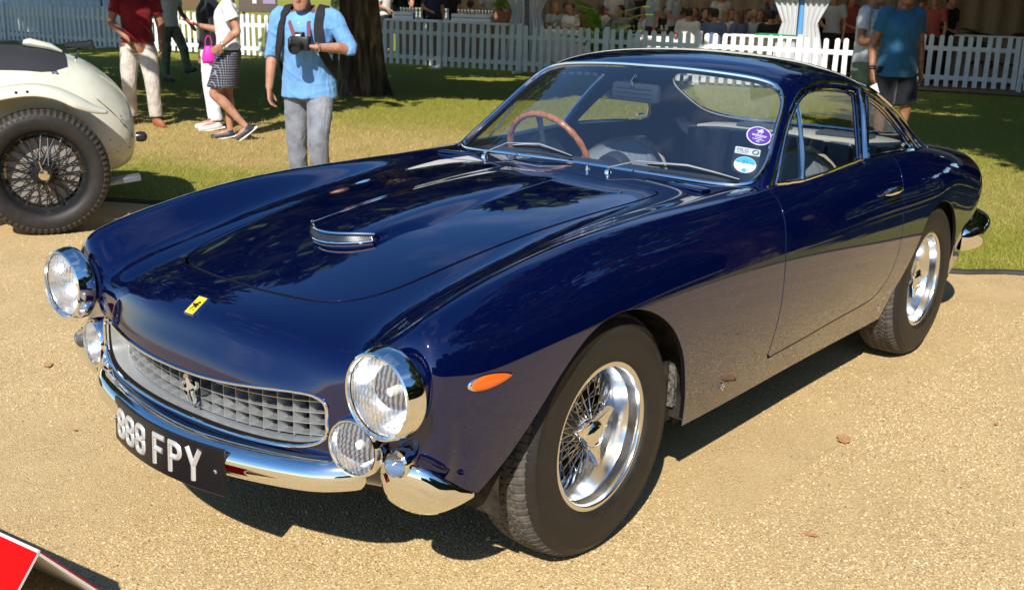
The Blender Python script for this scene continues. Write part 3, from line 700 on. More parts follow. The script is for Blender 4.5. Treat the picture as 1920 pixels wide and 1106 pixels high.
    def prism(poly, M, h0, h1, name, m_, par):
        k = len(poly); V = [M @ Vector((a_, b_, h0)) for a_, b_ in poly]+[M @ Vector((a_, b_, h1)) for a_, b_ in poly]
        bm = bmesh.new(); vs = [bm.verts.new(v) for v in V]
        bm.faces.new(vs[k:]); bm.faces.new(vs[:k][::-1])
        for i in range(k): bm.faces.new((vs[i], vs[(i+1) % k], vs[k+(i+1) % k], vs[k+i]))
        bmesh.ops.triangulate(bm, faces=[f for f in bm.faces if len(f.verts) > 4]); bmesh.ops.recalc_face_normals(bm, faces=bm.faces)
        me = bpy.data.meshes.new(name); bm.to_mesh(me); bm.free(); me.materials.append(m_)
        o = bpy.data.objects.new(name, me); return link(o, par)
    Mh = Matrix(((0, 0, 1, .752), (1, 0, 0, 0), (0, 1, 0, .492), (0, 0, 0, 1)))
    prism([(-a_*.075, b_*.080) for a_, b_ in horse], Mh, 0, .007, 'horse_emblem', dull_alu, gr)
    # ---- front bumper and number plate
    bp = spline([(.645, -.530, .392), (.682, -.512, .389), (.735, -.44, .383), (.775, -.30, .374), (.800, -.15, .366), (.808, 0, .362), (.800, .15, .366), (.775, .30, .374), (.735, .44, .383), (.682, .512, .389), (.645, .530, .392)], 10)
    prof = [(-.085, .022), (-.050, .036), (-.020, .043), (.0, .040), (.014, .030), (.023, .014), (.027, -.004), (.024, -.020), (.015, -.033), (.0, -.040)]
    V = []; F = []; k = len(prof); nb = len(bp)
    for i in range(nb):
        t = bp[min(i+1, nb-1)]-bp[max(i-1, 0)]; t /= np.linalg.norm(t); o_ = np.array([t[1], -t[0], 0]); e_ = min(i, nb-1-i); sc_ = min(1, .35+.65*math.sin(min(1, e_/7)*math.pi/2))
        for (a_, b_) in prof: V.append(bp[i]+o_*a_*sc_+np.array([0, 0, b_*sc_]))
    for i in range(nb-1): F += [(i*k+j, i*k+j+1, (i+1)*k+j+1, (i+1)*k+j) for j in range(k-1)]
    o_ = mobj('front_bumper', V, F, chrome, car, True); md = o_.modifiers.new('th', 'SOLIDIFY'); md.thickness = .004
    def plate_pt(s_, t_, h):          # s along width, t up, h out
        y = s_-.037; x = .838-.52*y*y; nx, ny = 1, 1.04*y; l_ = math.hypot(nx, ny)
        return Vector((x+(t_-.345)*-.04+h*nx/l_, y+h*ny/l_, t_))
    npl = empty('number_plate', (0, 0, 0)); npl.parent = car
    V = []; F = []; n_ = 40
    for (t_, h) in ((.284, .001), (.284, .004), (.287, .006), (.403, .006), (.406, .004), (.406, .001), (.404, -.002), (.286, -.002)):
        for i in range(n_+1): V.append(plate_pt(-.252+.504*i/n_, t_, h))
    for l_ in range(8):
        l2 = (l_+1) % 8
        F += [(l_*(n_+1)+i, l_*(n_+1)+i+1, l2*(n_+1)+i+1, l2*(n_+1)+i) for i in range(n_)]
    F += [tuple(l_*(n_+1) for l_ in range(8)), tuple(l_*(n_+1)+n_ for l_ in range(7, -1, -1))]
    mobj('plate', V, F, plate_m, npl, True, sharp=30)
    def stroke(path, closed, s0, t0, wd=.0155):
        """chamfered raised letter stroke following a path on the plate"""
        P = [np.array(p, float) for p in path]; k = len(P); V = []; F = []
        for i in range(k):
            a_ = P[i]-P[i-1] if (closed or i > 0) else P[1]-P[0]; b_ = P[(i+1) % k]-P[i] if (closed or i < k-1) else P[-1]-P[-2]
            a_ /= np.linalg.norm(a_); b_ /= np.linalg.norm(b_); na, nb_ = np.array([-a_[1], a_[0]]), np.array([-b_[1], b_[0]])
            mn = na+nb_; l2 = mn.dot(mn); mn = mn*2/l2 if l2 > .2 else na
            for (off, h) in ((-.5, .0062), (-.32, .0098), (0, .0112), (.32, .0098), (.5, .0062)):
                q = P[i]+mn*off*wd; V.append(plate_pt(s0+q[0], t0+q[1], h))
        for i in range(k if closed else k-1):
            i2 = (i+1) % k; F += [(i*5+j, i2*5+j, i2*5+j+1, i*5+j+1) for j in range(4)]
        if not closed: F += [(0, 1, 2, 3, 4), tuple((k-1)*5+j for j in range(4, -1, -1))]
        return V, F
    H_ = .083; W_ = .053; hw = .0076
    def arc(cx, cy, rx, ry, a0, a1, n=14): return [(cx+rx*math.cos(R(a0+(a1-a0)*i/n)), cy+ry*math.sin(R(a0+(a1-a0)*i/n))) for i in range(n+1)]
    iw, ih = W_-2*hw, H_-2*hw
    def loop(cx, cy, hx, hy, r):
        o = []
        for (sx, sy, a0) in ((1, 1, 0), (-1, 1, 90), (-1, -1, 180), (1, -1, 270)): o += arc(cx+sx*(hx-r), cy+sy*(hy-r), r, r, a0, a0+90, 6)
        return o
    eight = [(loop(W_/2, hw+ih*.25, iw/2, ih*.25, .013), True), (loop(W_/2, hw+ih*.75, iw/2, ih*.25, .013), True)]
    Fc = [([(hw, 0), (hw, H_-hw), (W_, H_-hw)], False), ([(hw, H_*.50), (W_*.82, H_*.50)], False)]
    Pc = [([(hw, 0), (hw, H_-hw)]+[(W_*.5, H_-hw)]+arc(W_*.5, H_*.70, W_*.5-hw, H_*.30-hw, 90, -90, 12)+[(hw, H_*.40+hw)], False)]
    Yc = [([(hw*.6, H_), (W_/2, H_*.46), (W_/2, 0)], False), ([(W_-hw*.6, H_), (W_/2, H_*.46)], False)]
    s_ = -.224
    for nm, ch, adv in (('digit', eight, .0615), ('digit', eight, .0615), ('digit', eight, .0615+.030), ('letter', Fc, .068), ('letter', Pc, .068), ('letter', Yc, .06)):
        mb = MB()
        for (path, cl) in ch: mb.add(*stroke(path, cl, s_, .304))
        mb.build(nm, silver_char, npl, True, 25); s_ += adv
    for s2 in (-.2475, .226):
        mb = MB(); c_ = plate_pt(s2, .345, .006); mb.lathe([(.006, 0), (.0055, .002), (.003, .0035), (0, .004)], 12, axis_mat(c_, AX)); mb.build('plate_screw', chrome, npl)
    # ---- bonnet scoop
    def hood(x, y):
        return BODY.pt((0, 1), (x, y), lambda q: q[2] > .6)
    sc_o = empty('air_scoop', (0, 0, 0)); sc_o.parent = car
    nx_, ny_ = 50, 34; V = []; F = []; XF = .305
    def wid(t): return .122*(1-.35*t**1.3)+.004
    def hgt(t): return .027*(1-t)**.75
    def skt(t): return .006+.055*min(1, t*5)**.8
    for i in range(nx_+1):
        t = (i/nx_)**1.35
        for j in range(-ny_, ny_+1):
            q = j/ny_; W0 = wid(t); q2 = abs(q); y = math.copysign(W0*min(1, q2/.62)+skt(t)*max(0, (q2-.62)/.38), q); x = XF-.085*(abs(y)/.14)**2*max(0, 1-t*3)-t*.92
            p, n_ = hood(x, y); a_ = min(1, q2/.62); b_ = max(0, (q2-.62)/.38)
            f_ = 1-.30*a_**4; f_ = f_ if b_ == 0 else .70*(1-b_)**2*(1+1.2*b_)
            V.append((p.x, p.y, p.z+hgt(t)*f_-.0010*(b_ > .98)+.0004))
    w_ = 2*ny_+1
    for i in range(nx_): F += [(i*w_+j, i*w_+j+1, (i+1)*w_+j+1, (i+1)*w_+j) for j in range(w_-1)]
    mobj('scoop_shell', V, F, paint, sc_o, True)
    lipt = [Vector(V[j]) for j in range(w_) if abs((j-ny_)/ny_) < .66]
    base = []
    for p in lipt:
        q, n_ = hood(p.x+.010, p.y); base.append(Vector((q.x, q.y, q.z+.004)))
    MB().tube([p+Vector((.002, 0, .001)) for p in lipt], .0042, 8).build('scoop_lip', chrome, sc_o)
    MB().tube(base, .0036, 8).build('scoop_lower_lip', chrome, sc_o)
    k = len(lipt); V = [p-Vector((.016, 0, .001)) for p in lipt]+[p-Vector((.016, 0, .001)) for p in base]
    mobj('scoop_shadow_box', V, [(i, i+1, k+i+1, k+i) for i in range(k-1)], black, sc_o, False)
    mb = MB(); nm_ = 52
    for i in range(nm_):
        for dirn in (-1, 1):
            f0 = i/nm_*(k-1); f1 = f0+dirn*2.2
            if not (0 <= f1 <= k-1): continue
            def at_(lst, f): a_ = int(min(f, k-2)); return lst[a_].lerp(lst[a_+1], f-a_)
            mb.tube([at_(lipt, f0)-Vector((.004, 0, .002)), at_(base, f1)-Vector((.004, 0, 0))], .0006, 4, cap=False)
    ms = mb.build('scoop_mesh', mat('mesh_steel', (.30, .30, .30), .3, .9), sc_o, False); ms['kind'] = 'stuff'
    # ---- nose badge
    p, n_ = hood(.725, 0); M = axis_mat(p, n_, (1, 0, 0))
    nb_ = empty('nose_badge', (0, 0, 0)); nb_.parent = car
    M = Matrix.Translation(p) @ Matrix((Vector((0, 1, 0)), n_.cross(Vector((0, 1, 0))), n_)).transposed().to_4x4()
    rect = lambda w, h: [(-w, -h), (w, -h), (w, h), (-w, h)]
    prism(rect(.0190, .0300), M, -.003, .0045, 'badge_frame', chrome, nb_); prism(rect(.0164, .0274), M, .004, .0052, 'badge_field', yellow, nb_)
    prism([(a_*.032, b_*.034-.002) for a_, b_ in horse], M, .005, .0058, 'badge_horse', black, nb_)
    # ---- door handles, jacking points, rear bumper
    for sgn in (1, -1):
        p, n_ = BODY.pt((0, 2), (-1.845, .792), lambda q: q[1]*sgn > .5)
        mb = MB(); mb.tube([p+n_*.014+Vector((.085, 0, -.006)), p+n_*.024+Vector((.055, 0, -.004)), p+n_*.030+Vector((.01, 0, 0)), p+n_*.026+Vector((-.040, 0, .002))], [.004, .012, .016, .013], 12, flat=.9)
        mb.tube([p-n_*.004+Vector((-.03, 0, .002)), p+n_*.022+Vector((-.03, 0, .002))], [.012, .010], 12)
        mb.tube([p+n_*.001+Vector((-.052, 0, .004)), p+n_*.012+Vector((-.052, 0, .004))], .011, 14)
        mb.build('door_handle', chrome, car)
        for (x, z) in ((-.625, .322), (-1.90, .312)):
            p, n_ = BODY.pt((0, 2), (x, z), lambda q: q[1]*sgn > .5)
            mb = MB(); mb.tube([p-n_*.008, p+n_*.004], .0075, 10); mb.box(tuple(p+n_*.004), (.024, .006, .007)); mb.box(tuple(p+n_*.004), (.007, .006, .024)); mb.build('jacking_point', chrome, car)
        # rear corner bumper: one rounded blade
        path = spline([(-2.935, .745, .440), (-2.95, .765, .442), (-3.03, .778, .448), (-3.2, .752, .455), (-3.36, .665, .458), (-3.47, .50, .458)], 8); V = []; F = []; k = 20
        for i in range(len(path)):
            t = path[min(i+1, len(path)-1)]-path[max(i-1, 0)]; t /= np.linalg.norm(t); o_ = np.array([-t[1], t[0], 0]); o_ = o_*(1 if o_[1]-.3*o_[0] > 0 else -1); e_ = min(1, (.45+i/5))**.5
            for j in range(k):
                a_ = 2*math.pi*j/k; q = path[i]+o_*.056*e_*math.copysign(abs(math.cos(a_))**.55, math.cos(a_))+np.array([0, 0, .058*e_*math.copysign(abs(math.sin(a_))**.75, math.sin(a_))]); V.append((q[0], q[1]*sgn, q[2]))
        F = [(i*k+j, i*k+(j+1) % k, (i+1)*k+(j+1) % k, (i+1)*k+j) for i in range(len(path)-1) for j in range(k)]+[tuple(range(k)), tuple((len(path)-1)*k+j for j in range(k))]
        mobj('rear_bumper', V, F, chrome, car, True, sharp=60)
        # rear lamp
        lathe_at([(.045, -.02), (.046, .004), (.040, .010), (.025, .022), (0, .026)], (-3.40, .50*sgn, .66), (-1, 0, 0), 32).build('tail_lamp', mat('red_lens', (.5, .01, .01), .12, 0, .5, coat=.5), car)
    guard_m = mat('stone_guard', (.10, .09, .075), .9, 0, .2); _q = noise(guard_m, coords(guard_m, (1, 1, 1)), 70., 4., .7); setc(guard_m, ramp(guard_m, _q, [(.38, (.03, .027, .024)), (.62, (.22, .20, .17))])); setn(guard_m, bump(guard_m, _q, .8, .01))
    # ---- dark underside, engine bay and arch liners
    ub = MB(); ub.box((-1.25, 0, .235), (1.55, 1.38, .03)); ub.box((-2.55, 0, .45), (1.5, .86, .30)); ub.box((.05, 0, .47), (.95, .84, .34)); ub.box((-.46, 0, .5), (.10, 1.40, .5)); ub.box((.50, 0, .42), (.2, 1.1, .2))
    ub.build('underbody', under, car, False)
    for sgn in (1, -1):
        for (xc, r_) in ((0., .405), (-2.41, .40)):
            V = []; F = []; nn_ = 28
            for i in range(nn_+1):
                t = math.pi*(-.06+1.12*i/nn_)
                x = xc+r_*math.cos(t)*1.07; z = .335+r_*math.sin(t)*(.93)
                for y in (.42, .60, .752): V.append((x, y*sgn, z))
            for i in range(nn_): F += [(i*3+j, i*3+j+1, (i+1)*3+j+1, (i+1)*3+j) for j in range(2)]
            b0 = len(V); V += [(xc+r_*1.07*math.cos(math.pi*i/nn_), .43*sgn, .335+r_*.93*math.sin(math.pi*i/nn_)) for i in range(nn_+1)]; F.append(tuple(range(b0, len(V))))
            mobj('wheel_arch_liner', V, F, under, car, True, sharp=40)
        mb = MB(); mb.box((-.425, .58*sgn, .43), (.02, .28, .26)); mb.build('splash_panel', guard_m, car, False)
    # exhaust and axle hints
    MB().tube([(-.5, .25, .20), (-2.0, .25, .20), (-3.3, .30, .24)], .03, 10).build('exhaust_pipe', mat('exhaust_steel', (.18, .16, .14), .5, .8), car)
    # ---- cabin
    ii = empty('interior', (0, 0, 0)); ii.parent = car
    mb = MB(); mb.box((-1.75, 0, .30), (1.7, 1.30, .03)); mb.box((-.98, 0, .70), (.06, 1.28, .36)); mb.build('cabin_floor', dash_m, ii, False)
    V = []; F = []      # dashboard roll
    ys = np.linspace(-.64, .64, 33); dp = [(-.86, .868), (-.98, .885), (-1.07, .892), (-1.115, .885), (-1.13, .868), (-1.12, .80), (-1.08, .70)]
    for y in ys:
        for (x, z) in dp: V.append((x-.07*abs(y/.64)**2.2, y, z-.012*abs(y/.64)**2))
    k = len(dp)
    for i in range(len(ys)-1): F += [(i*k+j, (i+1)*k+j, (i+1)*k+j+1, i*k+j+1) for j in range(k-1)]
    mobj('dashboard', V, F, dash_m, ii, True)
    # instrument binnacles
    for y in (-.02,):
        lathe_at([(0, .0), (.066, .0), (.07, .006), (.07, .05), (.06, .06)], (-1.12, y, .842), (-1, 0, .2), 28).build('dial_pod', dash_m, ii)
    # door cards
    for sgn in (1, -1):
        V = []; F = []; xs = np.linspace(-1.0, -2.05, 12)
        for x in xs:
            for (y, z) in ((.675, .895), (.695, .87), (.715, .75), (.72, .55), (.70, .33)): V.append((x, y*sgn, z))
        for i in range(len(xs)-1): F += [(i*5+j, (i+1)*5+j, (i+1)*5+j+1, i*5+j+1) for j in range(4)]
        mobj('door_card', V, F, leather, ii, True, sharp=35)
        V = []; F = []; xs = np.linspace(-2.05, -2.75, 10)
        for x in xs:
            f_ = max(0, (-2.2-x)/.55)
            for (y, z) in ((.66-.10*f_, .905), (.68-.1*f_, .87), (.68-.12*f_, .70), (.66-.12*f_, .45)): V.append((x, y*sgn, z))
        for i in range(len(xs)-1): F += [(i*4+j, (i+1)*4+j, (i+1)*4+j+1, i*4+j+1) for j in range(3)]
        mobj('rear_side_trim', V, F, leather, ii, True, sharp=35)
    # luggage platform and parcel shelf behind the seats
    mb = MB(); mb.box((-2.28, 0, .60), (.62, 1.24, .04), bev=.012); mb.build('luggage_platform', leather, ii)
    for i in range(-4, 5):
        mb = MB(); mb.box((-2.60, i*.125, .735), (.05, .118, .27), rot=Matrix.Rotation(R(-14), 3, 'Y'), bev=.018); mb.build('quilted_pad', leather, ii)
    mb = MB(); mb.box((-2.76, 0, .865), (.30, 1.02, .02), bev=.006); mb.build('parcel_shelf', cream_trim, ii)
    for dy in (-.20, .22):
        mb = MB(); mb.box((-2.74, dy, .885), (.11, .26, .02), bev=.008); mb.build('shelf_strap', leather, ii)
    # seats
    def seat(y0, dx0):
        s = empty('seat', (0, y0, 0)); s.parent = ii
        V = []; F = []; nz_, ny2 = 22, 30
        for i in range(nz_+1):
            t = i/nz_; z = .42+.47*t; wd = .25*(1-.10*t)*(math.sqrt(max(0, 1-max(0, (t-.55)/.45)**2.4))); xb = -1.50-.22*t+dx0
            for j in range(ny2+1):
                q = -1+2*j/ny2; b_ = .045*(abs(q)**3)+.0055*abs(math.sin(q*math.pi*5.5)); V.append((xb+b_*(1 if t < .97 else .3), q*max(wd, .004), z))
        for i in range(nz_): F += [(i*(ny2+1)+j, (i+1)*(ny2+1)+j, (i+1)*(ny2+1)+j+1, i*(ny2+1)+j+1) for j in range(ny2)]
        mobj('ribbed_backrest', V, F, mat('grey_blue_leather', (.20, .22, .25), .45), s, True)
        V2 = []; F2 = []
        for i in range(nz_+1):
            t = i/nz_; z = .42+.475*t; wd = .262*(1-.10*t)*(math.sqrt(max(0, 1-max(0, (t-.56)/.445)**2.4))); xb = -1.50-.22*t+dx0
            for j in range(21):
                a_ = math.pi*j/20; V2.append((xb+.05*(math.cos(a_*2)*0)-.085*math.sin(a_)+.035*(1-math.sin(a_)), -math.cos(a_)*max(wd, .004), z))
        for i in range(nz_): F2 += [(i*21+j, i*21+j+1, (i+1)*21+j+1, (i+1)*21+j) for j in range(20)]
        mobj('seat_shell', V2, F2, cream_leather, s, True)
        mb = MB(); mb.box((-1.36+dx0, 0, .42), (.42, .48, .14), bev=.05); mb.build('seat_cushion', leather, s)
    seat(.33, -.30); seat(-.33, -.03)
    # steering wheel
    sw_ = empty('steering_wheel', (0, 0, 0)); sw_.parent = ii
    c_ = Vector((-1.165, -.345, .858)); ax = Vector((-math.cos(R(24)), 0, math.sin(R(24)))); M = axis_mat(c_, ax)
    pts = [M @ Vector((.192*math.cos(t), .192*math.sin(t), 0)) for t in np.linspace(0, 2*math.pi, 90, endpoint=False)]
    rr_ = [.0125+.0012*math.sin(i*2*math.pi*24/90) for i in range(90)]
    MB().tube(pts, rr_, 10, True).build('wooden_rim', wood, sw_)
    for a_ in (90, 210, 330):
        e_ = Vector((math.cos(R(a_)), math.sin(R(a_)), 0)); f_ = Vector((-e_.y, e_.x, 0)); V = []
        for (r_, w2_) in ((.03, .018), (.10, .011), (.188, .016)):
            for (q, h) in ((-1, -.0015), (1, -.0015), (1, .0015), (-1, .0015)): V.append(M @ (e_*r_+f_*q*w2_+Vector((0, 0, h-.02*(1-r_/.19)))))
        F = [(l_*4+j, l_*4+(j+1) % 4, (l_+1)*4+(j+1) % 4, (l_+1)*4+j) for l_ in range(2) for j in range(4)]
        mobj('wheel_spoke', V, F, alu, sw_, False)
    mb = MB(); mb.lathe([(0, .012), (.03, .01), (.036, 0), (.034, -.03), (.02, -.16)], 24, M); mb.build('horn_boss', black, sw_)
    # roof lining follows the shell from inside
    cl = CAB.patch(6, 6); k1 = np.maximum.reduce([-(sdist(cl.UV[:, 0], cl.UV[:, 1], wsP)-.02), -(sdist(cl.UV[:, 0], cl.UV[:, 1], rwP)-.02), -(sdist(cl.UV[:, 0], np.abs(cl.UV[:, 1]), swP)-.02), -(sdist(cl.UV[:, 0], np.abs(cl.UV[:, 1]), qwP)-.02)])
    cl = cl.clip(k1).offset(-.02); cl.N = -cl.N; cl.F = [f[::-1] for f in cl.F]; cl.build('headlining', mat('headlining', (.05, .055, .07), .8), ii)
    # rear-view mirror and its stalk
    mv = empty('rear_view_mirror', (0, 0, 0)); mv.parent = car
    mb = MB(); mb.box((-1.235, .0, 1.135), (.03, .225, .070), rot=Matrix.Rotation(R(-8), 3, 'Z'), bev=.012); mb.build('mirror_shell', mat('mirror_back', (.05, .065, .09), .45, .3), mv)
    for dz in (-.016, 0, .016):
        mb = MB(); mb.box((-1.2185, 0, 1.135+dz), (.004, .17, .003), rot=Matrix.Rotation(R(-8), 3, 'Z')); mb.build('mirror_rib', dash_m, mv, False)
    MB().tube([(-1.225, 0, 1.15), (-1.20, 0, 1.178), (-1.225, 0, 1.20)], .006, 8).build('mirror_stalk', chrome, mv)
    # ---- pillars in the side glass, vent panes
    for sgn in (1, -1):
        for (u0, v0, u1, v1, r_) in ((4.20, 4.10, 3.55, 5.97, .014), (2.03, 4.10, .82, 5.82, .0085)):
            q = [(u0+(u1-u0)*t, v0+(v1-v0)*t) for t in np.linspace(0, 1, 8)]; MB().tube(on_cab(q, .003, sgn, closed=False), r_, 8, flat=.5).build('window_post', chrome, car)
        p = CAB.at(5.25, 5.62*sgn)[0]; mb = MB(); mb.tube([p+[0, .004*sgn, 0], p+[-.05, .004*sgn, .004]], [.007, .005], 8); mb.build('quarter_window_catch', chrome, car)
    # ---- wipers
    def wiper(piv, elbow, b0, bm_, b1):
        w = empty('wiper', (0, 0, 0)); w.parent = car; piv, elbow, b0, bm_, b1 = map(Vector, (piv, elbow, b0, bm_, b1))
        MB().tube([piv-Vector((0, 0, .025)), piv-Vector((0, 0, .006)), piv+Vector((0, 0, .002)), piv+Vector((0, 0, .006))], [.013, .012, .010, .004], 12).build('pivot', chrome, w)
        MB().tube([piv+Vector((0, 0, .010)), elbow, bm_+Vector((.004, 0, .012))], [.006, .0045, .003], 8, flat=.5).build('arm', dull_alu, w)
        MB().tube([b0, b0.lerp(bm_, .5)+Vector((.004, 0, .007)), bm_+Vector((.004, 0, .010)), bm_.lerp(b1, .5)+Vector((.004, 0, .007)), b1], [.0015, .0028, .0035, .0028, .0015], 6).build('blade_bridge', dull_alu, w)
        MB().tube([b0-Vector((0, 0, .004)), bm_-Vector((0, 0, .003)), b1-Vector((0, 0, .004))], .0035, 6).build('blade_rubber', black, w)
    def wsp(y, t, off=.016):
        u, v = t, y/.6*3.6
        for _ in range(12):
            p = CAB.at(u, v)[0]; v += (y-p[1])*5.5
        p, nn_, _, _ = CAB.at(u, v, True); return p[0]+nn_[0]*off
    p1, _ = BODY.pt((0, 1), (-.735, -.315), lambda q: q[2] > .8); p2, _ = BODY.pt((0, 1), (-.755, .215), lambda q: q[2] > .8)
    wiper(p1+Vector((0, 0, .010)), wsp(-.33, .22, .02), wsp(-.30, .20), wsp(-.17, .23), wsp(-.01, .13))
    wiper(p2+Vector((0, 0, .010)), wsp(.25, .20, .02), wsp(.29, .20), wsp(.43, .23), wsp(.60, .15))
    for y in (.135, -.55):
        p, _ = BODY.pt((0, 1), (-.75, y), lambda q: q[2] > .8)
        if y > 0: MB().tube([p-Vector((0, 0, .004)), p+Vector((0, 0, .012)), p+Vector((.004, 0, .018))], [.008, .007, .004], 10).build('washer_jet', chrome, car)
    # cowl vent slots by the screen corners
    for sgn in (1, -1):
        p, n_ = BODY.pt((0, 1), (-.80, .50*sgn), lambda q: q[2] > .8)
        mb = MB(); mb.box((p.x, p.y, p.z+.003), (.045, .16, .012), rot=Matrix.Rotation(R(-14*sgn), 3, 'Z'), bev=.005); mb.build('cowl_vent', paint, car)
    # ---- windscreen stickers (inside of the glass)
    def ws_frame(y, t, h=-.007):
        u, v = t, y/.6*3.6
        for _ in range(14):
            p = CAB.at(u, v)[0]; v += (y-p[1])*5.5
        p, nn_, du, dv = CAB.at(u, v, True); n = Vector(nn_[0]); upv = Vector(du[0]).normalized(); rt = upv.cross(n).normalized()*1
        rt = Vector(dv[0]); rt = (rt-n*rt.dot(n)).normalized(); upv = n.cross(rt)
        return Matrix.Translation(Vector(p[0])+n*h) @ Matrix((rt, upv, n)).transposed().to_4x4()
    circ = lambda r, n=40, ry=None: [(r*math.cos(2*math.pi*i/n), (ry or r)*math.sin(2*math.pi*i/n)) for i in range(n)]
    def text(s, size, M, h, m_, par, name='lettering', cx=0, cy=0):
        cu = bpy.data.curves.new(name, 'FONT'); cu.body = s; cu.size = size; cu.align_x = 'CENTER'; cu.align_y = 'CENTER'; cu.extrude = .0002
        o = bpy.data.objects.new('tmp_text', cu); COL.objects.link(o); bpy.context.view_layer.update()
        me = bpy.data.meshes.new_from_object(o.evaluated_get(bpy.context.evaluated_depsgraph_get())); bpy.data.objects.remove(o)
        me.name = name; me.transform(M @ Matrix.Translation((cx, cy, h))); me.materials.clear(); me.materials.append(m_)
        q = bpy.data.objects.new(name, me); return link(q, par)
    lilac = mat('sticker_purple', (.13, .03, .38), .4); cyan = mat('sticker_cyan', (.08, .50, .72), .4); grey_l = mat('sticker_grey', (.62, .66, .68), .4); ink = mat('ink_black', (.01, .01, .012), .5); bluei = mat('ink_blue', (.03, .12, .30), .5)
    M = ws_frame(.565, 1.16, -.009)
    S1 = prism(circ(.043), M, .0, .0010, 'round_purple_sticker', white_m, car)
    prism(circ(.039), M, .0010, .0016, 'sticker_field', lilac, S1)
    prism([(a_*.030, b_*.026+.020) for a_, b_ in horse], M, .0016, .0020, 'sticker_crest', white_m, S1)
    for (w2_, y_) in ((.026, .003), (.024, -.002), (.012, -.010), (.020, -.018)): prism([(-w2_, y_-.0013), (w2_, y_-.0013), (w2_, y_+.0013), (-w2_, y_+.0013)], M, .0016, .0020, 'printed_line', white_m, S1)
    text('89', .012, M, .0018, white_m, S1, cx=0, cy=-.028)
    M = ws_frame(.575, .66, -.009)
    S2 = prism(rrect([(-.045, -.062), (.045, -.062), (.045, .062), (-.045, .062)], [.040, .040, .010, .010], 8).tolist(), M, 0, .001, 'tax_disc_holder', mat('holder_dark', (.02, .022, .03), .4), car)
    prism(rrect([(-.042, .026), (.042, .026), (.042, .058), (-.042, .058)], .004).tolist(), M, .001, .0016, 'dealer_strip', grey_l, S2)
    text('MLG', .020, M, .0018, ink, S2, cx=-.016, cy=.044); prism([(-.034, .032), (.002, .032), (.002, .0335), (-.034, .0335)], M, .0016, .002, 'printed_line', ink, S2)
    Mr = M @ Matrix.Translation((.027, .042, 0)); prism(circ(.0115), Mr, .0016, .0019, 'roundel_ring', ink, S2); prism(circ(.0075), Mr, .0019, .0021, 'roundel_white', white_m, S2)
    for a0 in (90, 270): prism([(0, 0)]+[(.0074*math.cos(R(a0+i*9)), .0074*math.sin(R(a0+i*9))) for i in range(11)], Mr, .0021, .0023, 'roundel_quarter', cyan, S2)
    Md = M @ Matrix.Translation((0, -.020, 0)); prism(circ(.037), Md, .001, .0016, 'tax_disc', white_m, S2)
    prism([(.0355*math.cos(R(a_)), .0355*math.sin(R(a_))) for a_ in range(8, 173, 8)], Md, .0016, .0019, 'disc_colour_band', cyan, S2)
    text('01', .022, Md, .002, bluei, S2, cx=0, cy=.010); text('31', .012, Md, .002, bluei, S2, cx=-.022, cy=.008); text('15', .014, Md, .002, bluei, S2, cx=.021, cy=.008)
    for (w2_, y_) in ((.022, -.008), (.018, -.014)): prism([(-w2_, y_-.001), (w2_, y_-.001), (w2_, y_+.001), (-w2_, y_+.001)], Md, .0016, .002, 'printed_line', grey_l, S2)
    prism(circ(.0085, 24), Md @ Matrix.Translation((0, -.026, 0)), .0016, .002, 'disc_hologram', cyan, S2)
# ================================================================ the place
def fast_mesh(name, V, F, m, parent=None, smooth=False):
    V = np.asarray(V, np.float32); F = np.asarray(F, np.int32); k = F.shape[1]
    me = bpy.data.meshes.new(name); me.vertices.add(len(V)); me.vertices.foreach_set('co', V.ravel())
    me.loops.add(F.size); me.loops.foreach_set('vertex_index', F.ravel()); me.polygons.add(len(F))
    me.polygons.foreach_set('loop_start', np.arange(0, F.size, k, dtype=np.int32))
    if smooth: me.polygons.foreach_set('use_smooth', np.ones(len(F), bool))
    me.update(calc_edges=True); me.validate(); me.materials.append(m)
    o = bpy.data.objects.new(name, me); return link(o, parent)
_C = np.array(CAM_POS); _D, _RR, _UU = np.array(_d), np.array(_r2), np.array(_u2)
def to_px(P):
    v = np.asarray(P, float)-_C; z = v@_D
    return np.stack([960+FPX*(v@_RR)/z, 553-FPX*(v@_UU)/z], -1), z
# ---- gravel drive
gravel = mat('gravel', (.48, .36, .19), .9, 0, .25)
gv = coords(gravel, (1, 1, 1))
g1 = noise(gravel, gv, 1.1, 6., .6); g2 = noise(gravel, gv, 60., 5., .7); g3 = voro(gravel, gv, 190., 'F1', 'Color'); g4 = voro(gravel, gv, 190.); g5 = noise(gravel, gv, 260., 3., .6)
c0 = ramp(gravel, g2, [(.28, (.44, .29, .12)), (.5, (.57, .405, .19)), (.72, (.66, .50, .255))])
pass
hs = N(gravel, 'ShaderNodeSeparateColor'); L(gravel, g3, hs.inputs[0])
c2 = mixc(gravel, .45, c0, ramp(gravel, hs.outputs[0], [(.0, (.26, .16, .065)), (.3, (.50, .345, .145)), (.75, (.63, .46, .215)), (1., (.78, .66, .42))]))
c3 = mixc(gravel, ramp(gravel, g1, [(.35, (0, 0, 0)), (.65, (.55, .55, .55))]), c2, (.62, .44, .215))
ge = voro(gravel, gv, 135., 'DISTANCE_TO_EDGE'); gm_ = ramp(gravel, noise(gravel, gv, 2.4, 4., .6, .5), [(.38, (0, 0, 0)), (.60, (1, 1, 1))])
c3 = mixc(gravel, gm_, c3, mixc(gravel, 1., c3, ramp(gravel, ge, [(0., (.50, .46, .42)), (.10, (1.04, 1.04, 1.05)), (.5, (1.14, 1.14, 1.16))]), 'MULTIPLY'))
setc(gravel, c3)
hh = mth(gravel, 'ADD', mth(gravel, 'MULTIPLY', g5, .6), mth(gravel, 'MULTIPLY', g4, -1.))
setn(gravel, bump(gravel, hh, .55, .005))
gs = 260.
